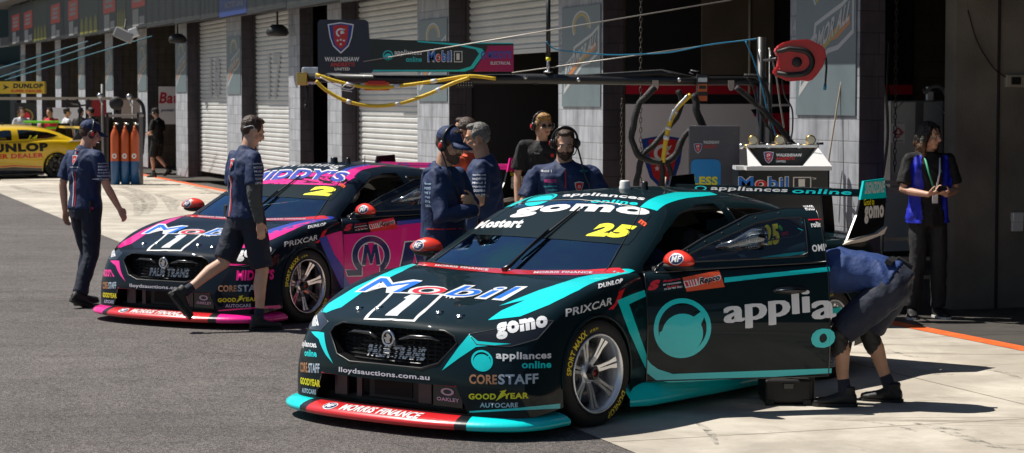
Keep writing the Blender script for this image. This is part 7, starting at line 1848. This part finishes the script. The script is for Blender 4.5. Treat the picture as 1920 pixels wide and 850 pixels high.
flat(mb, poly2d([(13 * s_, 26 * s_), (15 * s_, 21 * s_), (17 * s_, 19 * s_), (13 * s_, 16 * s_), (9 * s_, 19 * s_), (11 * s_, 21 * s_)]), WHITE, O, XE, ZE, .004); flat(mb, text2d('FLAMMABLE', .02), WHITE, O, XE, ZE, .004, box_xf(6.5 * s_, 12 * s_, 13 * s_, 2.2 * s_)); flat(mb, text2d('NO SMOKING', .02), BLACK, O, XE, ZE, .002, box_xf(4 * s_, 2 * s_, 18 * s_, 2.5 * s_)); tb_(mb, 'warning_plate')
mb = MB(); mb.tube(catmull([W(1733, 176, 20.9), W(1750, 163, 20.9), W(1768, 168, 20.9), W(1780, 200, 20.9), W(1784, 250, 20.9), W(1775, 290, 20.9), W(1768, 305, 20.9)], 6), .018, mat('hose_grey', (.20, .20, .19), .5), n=8); tb_(mb, 'tank_hose')
mb = MB(); mb.tube(catmull([W(1655, 330, 20.9), W(1664, 260, 20.9), W(1662, 190, 20.9), W(1656, 163, 20.9)], 6), .016, mat('hose_grey', (.20, .20, .19), .5), n=8); mb.tube(catmull([W(1656, 130, 20.9), W(1660, 80, 20.9), W(1667, 85, 20.9), W(1664, 150, 20.9), W(1668, 180, 20.9)], 6), .012, HOSE, n=7); tb_(mb, 'tank_hose')
mb = MB(); bx(mb, 1738, 162, 1752, 190, 20.95, .08, ALU, .01); bx(mb, 1732, 166, 1765, 172, 20.93, .05, MBLACK, .006); tb_(mb, 'tank_valve')
rk = MB(); RM = mat('rack_steel', (.32, .30, .27), .45, metal=.7, var=(9, .3))
for x in (1648, 1792): a = W(x, 340, 20.6); rk.box((a.x, 20.6, .92), (.035, .05, 1.84 if x < 1700 else 1.05), RM)
for y in (342, 360, 448, 485, 520): a, b_ = W(1648, y, 20.6), W(1792, y, 20.6); rk.box(((a.x + b_.x) / 2, 20.6, a.z), (b_.x - a.x, .045, .035), RM)
rk.build('steel_rack', label='low steel rack of horizontal rails behind the standing person', cat='rack')
bb = MB(); a, b_ = bx(bb, 1797, 353, 1843, 575, 20.2, .5, BLACK, .01); flat(bb, text2d('25', .03), GREYV, Vector((W(1827, 363, 20.2).x, 20.1985, W(0, 364, 20.2).z)), XE, ZE, .001, box_xf(0, 0, .06, .032)); bb.tube([W(1802, 370, 20.15), W(1803, 420, 20.15), W(1797, 430, 20.15)], .008, HOSE); bb.build('tool_cabinet', label='black cabinet marked 25 at the foot of the concrete wall', cat='cabinet')
ws_ = MB(); a = fac(PLOC[0][0] + .0, -2.1, 0); q = W(1905, 152, 20.0)
def onwall(px, py):      # point on the concrete side wall
    r = ray(px, py); P0 = fac(PLOC[0][0] + .02, 0, 0); return CAM + r * ((P0 - CAM).dot(D) / r.dot(D))
q = onwall(1905, 152); rm = Matrix.Rotation(FROT, 3, 'Z')
ws_.box(q - D * .02, (.05, .26, .12), mat('socket_cream', (.40, .38, .32), .5), rm, .01); ws_.box(q - D * .05 + N * .03, (.02, .10, .07), MBLACK, rm, .005); ws_.build('power_socket', label='cream power socket box high on the concrete wall', cat='socket')
q = onwall(1905, 407); MB().box(q - D * .02, (.05, .12, .09), WPAINT, rm, .01).box(q - D * .02 - Vector((0, 0, .09)), (.03, .12, .09), WPAINT, rm, .006).build('light_switch', label='white switch boxes low on the concrete wall at the right edge', cat='switch')
MB().tube(catmull([onwall(1812, 20) - D * .03, onwall(1830, 80) - D * .03, onwall(1862, 130) - D * .03, onwall(1893, 150) - D * .03], 6), .006, HOSE, n=5).build('cable', label='thin dark cable drooping across the concrete wall to the socket', cat='cable')
# black case on the ground under the open door
cs = MB(); p = G(1478, 762); cs.box((p.x, p.y + .2, .095), (.30, .4, .15), mat('case_black', (.004, .004, .004), .6), bev=.015)
for x in (-.12, .12): cs.box((p.x + x, p.y + .01, .02), (.05, .04, .04), RUBBER)
cs.box((p.x, p.y - .003, .13), (.06, .02, .03), BLACK); cs.build('equipment_case', label='black case on the ground under the open door', cat='case')
p = G(1510, 757); c2 = MB(); c2.box((p.x, p.y + .12, .10), (.12, .25, .17), MBLACK, bev=.012); c2.build('equipment_case', label='narrow black case beside the bending man\'s foot', cat='case')
# lamp box beyond the wing end
lb_ = MB(); bx(lb_, 1648, 347, 1664, 380, 19.4, .08, mat('amber_dark', (.05, .04, .03), .3, coat=.5), .01); a = W(1656, 380, 19.4); lb_.tube([(a.x, 19.44, 0), (a.x, 19.44, a.z)], .015, STEELB); lb_.build('stand_lamp', label='dark square lamp on a thin stand just right of the teal wing end', cat='lamp')

# ---- middle distance: red fire bottle thing at the pillar base
p = W(590, 300, 36.5); fe = MB(); fe.lathe([(0, 0), (.07, 0), (.07, .45), (.05, .52), (.02, .54), (.02, .58)], MBLACK, n=14, c=(p.x, 36.5, 0)); fe.tube([(p.x, 36.5, .58), (p.x + .08, 36.4, .56)], .02, REDP); fe.build('fire_extinguisher', label='dark extinguisher with a red handle beside the narrow pillar', cat='extinguisher')
# speakers and lamps hung under the balcony
for x, y, lab in ((520, 58, 'dark round speaker hung under the balcony by the shield sign'), (333, 73, 'dark round speaker hung under the balcony above the shutter numbered 18')):
    s0 = s_at(x, .3); q = fac(s0, .3, 3.05); r = ray(x, y); q = CAM + r * (q.y / r.y); sp = MB(); sp.lathe([(0, .12), (.10, .12), (.20, .04), (.22, -.05), (.18, -.10), (0, -.11)], MBLACK, n=18, c=tuple(q)); sp.tube([q + Vector((0, 0, .1)), q + Vector((0, 0, .7))], .02, MBLACK); sp.build('loudspeaker', label=lab, cat='speaker', group='loudspeakers under the balcony')
q = W(232, 66, 46); fl_ = MB(); fl_.box(q, (.42, .2, .22), mat('floodlight_grey', (.30, .30, .30), .5), Matrix.Rotation(R(25), 3, 'Y'), .03); fl_.box(q + Vector((.22, 0, .05)), (.2, .15, .2), WPAINT, Matrix.Rotation(R(-20), 3, 'Y'), .02); fl_.tube([q, q + Vector((0, .3, .35))], .02, MBLACK); fl_.build('floodlight', label='pale floodlight hung from the balcony edge', cat='light')
q = W(552, 128, 38); cc = MB(); cc.box(q, (.5, .2, .16), mat('unit_grey', (.22, .22, .22), .5), None, .02); cc.build('wall_camera', label='grey box unit fixed behind the boom end', cat='camera', ) if False else None

# ---- advertising panels along the balcony front
FP = []
def fpanel(x0, x1, kind, lab, top=None):
    n_ = .57; s1, s0 = s_at(x0, n_), s_at(x1, n_); wd = s1 - s0; z0, z1 = 3.46, 4.95; mb = MB()
    base = dict(dark=mat('panel_dark', (.010, .010, .011), .5), red=mat('panel_crimson', (.10, .008, .012), .5), green=mat('panel_olive', (.018, .024, .012), .5), blue=mat('panel_blue_lane', (.008, .03, .16), .5))[kind if kind != 'pepper' else 'dark']
    mb.box((wd / 2, 0, (z0 + z1) / 2), (wd - .03, .03, z1 - z0), base, bev=.0)
    O = Vector((wd - .02, .0165, z0)); ex = Vector((-1, 0, 0)); w_ = wd - .04
    if kind == 'pepper':
        flat(mb, rect(.30 * w_, .52, .66 * w_, .62), mat('panel_orange_red', (.40, .035, .015), .5), O, ex, ZE, .002)
        for k in range(3): flat(mb, rect((.40 + .02 * k) * w_, .66 + k * .14, .40 * w_, .09), mat('panel_pale', (.22, .22, .22), .6), O, ex, ZE, .004)
        flat(mb, rect(.34 * w_, .05, .30 * w_, .44), mat('panel_pale', (.22, .22, .22), .6), O, ex, ZE, .002); flat(mb, rect(.68 * w_, .08, .24 * w_, .20), mat('panel_pale', (.22, .22, .22), .6), O, ex, ZE, .002)
    if kind == 'green':
        for k in range(4): flat(mb, poly2d([((.06 + .24 * k) * w_, .04), ((.24 + .24 * k) * w_, .06), ((.22 + .24 * k) * w_, .42 + .1 * math.sin(k * 2)), ((.15 + .24 * k) * w_, .58), ((.08 + .24 * k) * w_, .40)]), mat('panel_yellowgreen', (.16, .15, .012), .5), O, ex, ZE, .002)
    if kind == 'dark':
        for k in range(4): flat(mb, rect((.05 + .24 * k) * w_, .06, .17 * w_, 1.1), mat('panel_mid', (.022, .022, .023), .5), O, ex, ZE, .002)
    if kind == 'blue':
        flat(mb, text2d('VICTORY LANE', .02), mat('panel_pale', (.22, .22, .22), .6), O, ex, ZE, .002, box_xf(.22 * w_, .16, .66 * w_, .12)); flat(mb, text2d('PIRTEK', .05, .1), mat('panel_yellow', (.35, .26, .01), .5), O, ex, ZE, .002, box_xf(.14 * w_, .62, .80 * w_, .28)); flat(mb, rect(.02 * w_, .40, .07 * w_, .8), mat('panel_crimson2', (.2, .01, .01), .5), O, ex, ZE, .002)
    fobj(mb, 'advertising_panel', s0, n_, 0, label=lab, cat='advertising panel', group='advertising panels along the balcony front')
seq = [(20, 42, 'pepper'), (42, 66, 'pepper'), (66, 92, 'green'), (92, 118, 'pepper'), (118, 124, 'dark'), (124, 152, 'pepper'), (152, 188, 'green'), (188, 222, 'pepper'), (222, 240, 'green'), (240, 278, 'pepper'), (278, 330, 'dark'), (330, 380, 'dark'), (380, 414, 'dark'), (414, 466, 'blue'), (466, 540, 'dark'), (540, 640, 'dark'), (640, 780, 'dark'), (780, 960, 'dark')]
nm = {'pepper': 'orange square and white box panel', 'green': 'yellow green streaked dark panel', 'dark': 'plain dark panel', 'blue': 'blue VICTORY LANE panel'}
cnt_ = {}
for x0, x1, k in seq: cnt_[k] = cnt_.get(k, 0) + 1
od = ['farthest', 'second farthest', 'third farthest', 'fourth farthest', 'fifth farthest', 'sixth farthest', 'seventh farthest', 'eighth farthest']; sn = {}
for x0, x1, k in seq:
    i = sn.get(k, 0); sn[k] = i + 1
    fpanel(x0, x1, k, nm[k] + (' on the balcony front, ' + od[i] + ' of its kind' if cnt_[k] > 1 else ' with yellow words on the balcony front'))

# ---- far left pit bay : gas cylinders, their stand, the yellow team's boom and stand furniture
def far(px, d): p = W(px, 300, d); return Vector((p.x, d, 0))
GO = mat('cylinder_orange', (.50, .085, .012), .4, coat=.3); GB = mat('cylinder_blue', (.01, .08, .22), .4, coat=.3)
for px, lab in ((216, 'left one of the three orange and blue gas cylinders'), (235, 'middle one of the three orange and blue gas cylinders'), (253, 'right one of the three orange and blue gas cylinders')):
    c = far(px, 50.0); r = .105; mb = MB(); mb.lathe([(0, .02), (r, .02), (r, .56)], GB, n=20, c=tuple(c)); mb.lathe([(r, .56), (r, 1.10), (r * .9, 1.20), (r * .6, 1.28), (.03, 1.33), (.03, 1.38), (0, 1.38)], GO, n=20, c=tuple(c))
    flat(mb, ring2d(0, .68, .055, .06, .5, n=14), WHITE, c + Vector((0, -r - .004, 0)), XE, ZE, .001); o = mb.build('gas_cylinder', label=lab, cat='gas cylinder', group='three gas cylinders')
    v = MB(); v.tube([c + Vector((0, 0, 1.38)), c + Vector((0, 0, 1.46))], .02, BRASS, n=6).tube([c + Vector((0, 0, 1.43)), c + Vector((.09, 0, 1.43))], .025, ALU, n=6); v.build('cylinder_valve', parent=o)
mb = MB(); 
for px in (206, 263): c = far(px, 50.3); mb.box((c.x, 50.3, .85), (.05, .5, 1.7), mat('stand_dark', (.04, .03, .035), .5))
a, b_ = far(206, 50.3), far(263, 50.3); mb.box(((a.x + b_.x) / 2, 50.3, 1.62), (b_.x - a.x + .1, .5, .06), mat('stand_top', (.30, .26, .24), .5)); mb.box(((a.x + b_.x) / 2, 50.5, .8), (b_.x - a.x, .04, 1.5), mat('stand_dark', (.04, .03, .035), .5)); mb.build('cylinder_stand', label='dark stand with a pale top shelf holding the gas cylinders', cat='stand')
mb = MB(); c = far(100, 54); mb.box((far(46, 53).x, 53, W(0, 185, 53).z), (far(218, 53).x - far(-130, 53).x, .08, .07), mat('boom_pale', (.42, .36, .28), .5)); 
for px in (193, 250): q = far(px, 53.2); mb.tube([(q.x, q.y, 0), (q.x, q.y, W(0, 158 if px == 193 else 184, 53).z)], .03, mat('post_grey', (.2, .2, .2), .5), n=8)
mb.box((far(240, 53).x, 53, W(0, 186, 53).z), (.55, .07, .05), mat('boom_brown', (.2, .13, .08), .5)); mb.build('pit_boom', label='pale overhead boom of the yellow team far at the left', cat='boom')
mb = MB(); a, b_ = W(-40, 176, 53), W(85, 153, 53); mb.box(((a.x + b_.x) / 2, 53, (a.z + b_.z) / 2), (b_.x - a.x, .2, b_.z - a.z), P_YEL); O = Vector((W(0, 0, 53).x, 52.8985, a.z)); s_ = 53 / FPX
flat(mb, text2d('DUNLOP', .06, .1), BLACK, O, XE, ZE, .002, box_xf(24 * s_, 10 * s_, 56 * s_, 9 * s_)); flat(mb, text2d('SUPER DEALER', .04), RED2, O, XE, ZE, .002, box_xf(20 * s_, 2.5 * s_, 58 * s_, 5 * s_)); flat(mb, poly2d([(5 * s_, 7 * s_), (17 * s_, 12 * s_), (5 * s_, 17 * s_), (8 * s_, 12 * s_)]), BLACK, O, XE, ZE, .002); mb.build('boom_sign', label='yellow sign with black lettering on the far boom', cat='sign')
FG_ = 'far hoses and fittings round the yellow team boom'
for i, (pts, lab) in enumerate((([(257, 186), (268, 200), (270, 235), (266, 290)], 'black hose bundle hanging right of the gas cylinders'), ([(143, 186), (150, 200), (148, 230)], 'black hose hanging left of the dark reel'), ([(125, 186), (135, 196), (160, 197), (165, 186)], 'black hose loop under the far boom'))):
    P = catmull([W(x, y, 52.5) for x, y in pts], 5); MB().tube(P, .05 if i == 0 else .03, HOSE, n=6).build('hose', label=lab, cat='hose', group=FG_)
for px, py, r_, m, lab in ((218, 194, .17, MBLACK, 'round black reel under the far boom'), (188, 180, .07, ALU, 'silver fitting on the far boom left of the post'), (243, 182, .075, ALU, 'silver fitting on the far boom above the cylinders')):
    q = W(px, py, 52.7); mb = MB(); mb.lathe([(0, -.1), (r_ * .8, -.1), (r_, -.05), (r_, .05), (r_ * .8, .1), (0, .1)], m, n=16, axis='y', c=tuple(q)); mb.tube([q + Vector((0, 0, -r_)), q + Vector((.05, 0, -r_ - .15))], .03, m, n=6); mb.build('boom_fitting', label=lab, cat='fitting', group='fittings on the far boom')
# garage banners behind the far crew
def banner(x0, x1, y0, y1, d, m, lab, words=None, wm=None):
    mb = MB(); a, b_ = W(x0, y1, d), W(x1, y0, d); zb = a.z; mb.box(((a.x + b_.x) / 2, d, (zb + b_.z) / 2), (b_.x - a.x, .06, b_.z - zb), m)
    for x in (a.x + .03, b_.x - .03): mb.box((x, d + .05, zb / 2), (.05, .04, zb), STEELB) if zb > .05 else None
    if words: flat(mb, text2d(words, .03), wm, (a.x + .1 * (b_.x - a.x), d - .0305, zb + .2 * (b_.z - zb)), XE, ZE, .002, box_xf(0, 0, .8 * (b_.x - a.x), .5 * (b_.z - zb)))
    mb.build('garage_banner', label=lab, cat='banner', group='banners behind the far crew')
banner(172, 199, 184, 218, 61, mat('banner_red', (.35, .015, .02), .5), 'red banner with pale stripes behind the far boom'); banner(28, 66, 193, 232, 64, BLACK, 'black banner with a gold ring behind the far crew')
banner(100, 150, 202, 300, 63, PANW, 'grey white board behind the far crew'); banner(228, 262, 186, 222, 56, mat('board_fawn', (.36, .30, .27), .5), 'fawn board above the gas cylinders')
q = W(47, 218, 63.9); mb = MB(); flat(mb, ring2d(0, 0, .24, .22, .8, n=24), PGOLD, (q.x, 63.95, q.z), XE, ZE, .0); flat(mb, ring2d(0, 0, .14, .13, None, n=20), RED2, (q.x, 63.95, q.z), XE, ZE, .0); mb.build('banner_badge', label='gold ring badge with a red centre on the black banner', cat='badge')
# lime wing edges of a car being serviced beyond
for x0, x1, y, lab in ((45, 112, 229, 'lime green bar nearer the yellow roof'), (88, 154, 240, 'lime green bar behind the yellow boot')):
    mb = MB(); a, b_ = W(x0, y, 57), W(x1, y, 57); zc = a.z; mb.box(((a.x + b_.x) / 2, 57, zc), (b_.x - a.x, .25, .06), mat('lime_plastic', (.14, .60, .02), .4), None, .02)
    mb.box(((a.x + b_.x) / 2, 57.1, zc / 2), (.06, .06, zc - .06), STEELB); mb.build('wing_edge_bar', label=lab, cat='bar', group='lime green bars')
# overhead blue lines far left
for i, (x0, y0, x1, y1) in enumerate(((0, 128, 165, 78), (0, 145, 190, 80), (10, 150, 285, 68))):
    a, b_ = W(x0, y0, 60), W(x1, y1, 50); MB().tube([a, b_], .014, mat('air_line_dark_cyan', (.01, .12, .17), .5), n=5).build('air_line', label=['upper', 'middle', 'lower'][i] + ' blue air line strung across the far garages', cat='air line', group='blue air lines')
# end of the lane: dark stand and trees
es = MB(); a = fac(PLOC[-1][1] + 5, 0, 0)
es.box((a.x - 9, a.y + 14, 3.5), (26, 8, 7), mat('far_dark_green', (.012, .03, .03), .8)); es.box((a.x - 9, a.y + 9.7, 3.4), (26, .3, .5), mat('far_grey', (.08, .09, .09), .8)); 
for k in range(8): es.box((a.x - 20 + k * 3, a.y + 9.6, 1.7), (.3, .3, 3.4), mat('far_grey', (.08, .09, .09), .8))
es.build('grandstand', label='dark green stand closing the far end of the pit lane', cat='building')
def tree(x, y, h, lab):
    rt = empty('tree', (x, y, 0), label=lab, cat='tree', group='trees beyond the pit lane'); rnd = random.Random(int(x * 7)); tm = MB()
    bk = mat('bark', (.09, .07, .05), .9, bump=(20, .5)); tm.tube([(0, 0, 0), (.1, 0, h * .3), (.0, .1, h * .6)], [.28, .2, .1], bk)
    for k in range(6): t = k * 1.1; tm.tube([(0, 0, h * (.3 + .05 * k)), (math.cos(t) * h * .16, math.sin(t) * h * .16, h * (.5 + .05 * k))], [.09, .03], bk)
    tm.build('trunk', parent=rt); lv = MB(); L1, L2 = mat('leaf_dark', (.03, .06, .015), .6), mat('leaf_light', (.07, .11, .03), .6); Vd = [[], []]; Fd = [[], []]
    for k in range(70):
        c = Vector((rnd.gauss(0, h * .15), rnd.gauss(0, h * .15), h * .66 + rnd.gauss(0, h * .13)))
        for q in range(45):
            p = c + Vector([rnd.gauss(0, .38) for _ in range(3)]); n_ = Vector([rnd.gauss(0, 1) for _ in range(3)]).normalized(); t1 = n_.orthogonal().normalized() * .13; t2 = n_.cross(t1).normalized() * .08; g = k % 2; o = len(Vd[g]); Vd[g] += [p - t1, p - t2, p + t1, p + t2]; Fd[g].append((o, o + 1, o + 2, o + 3))
    lv.add(Vd[0], Fd[0], L1); lv.add(Vd[1], Fd[1], L2); lv.build('crown', parent=rt, fix=False)
for x, y, h, lab in ((-28, 105, 11, 'leafy tree above the dark stand at the far left'), (-36, 112, 12, 'tallest leafy tree left of the lane end')): tree(x, y, h, lab)
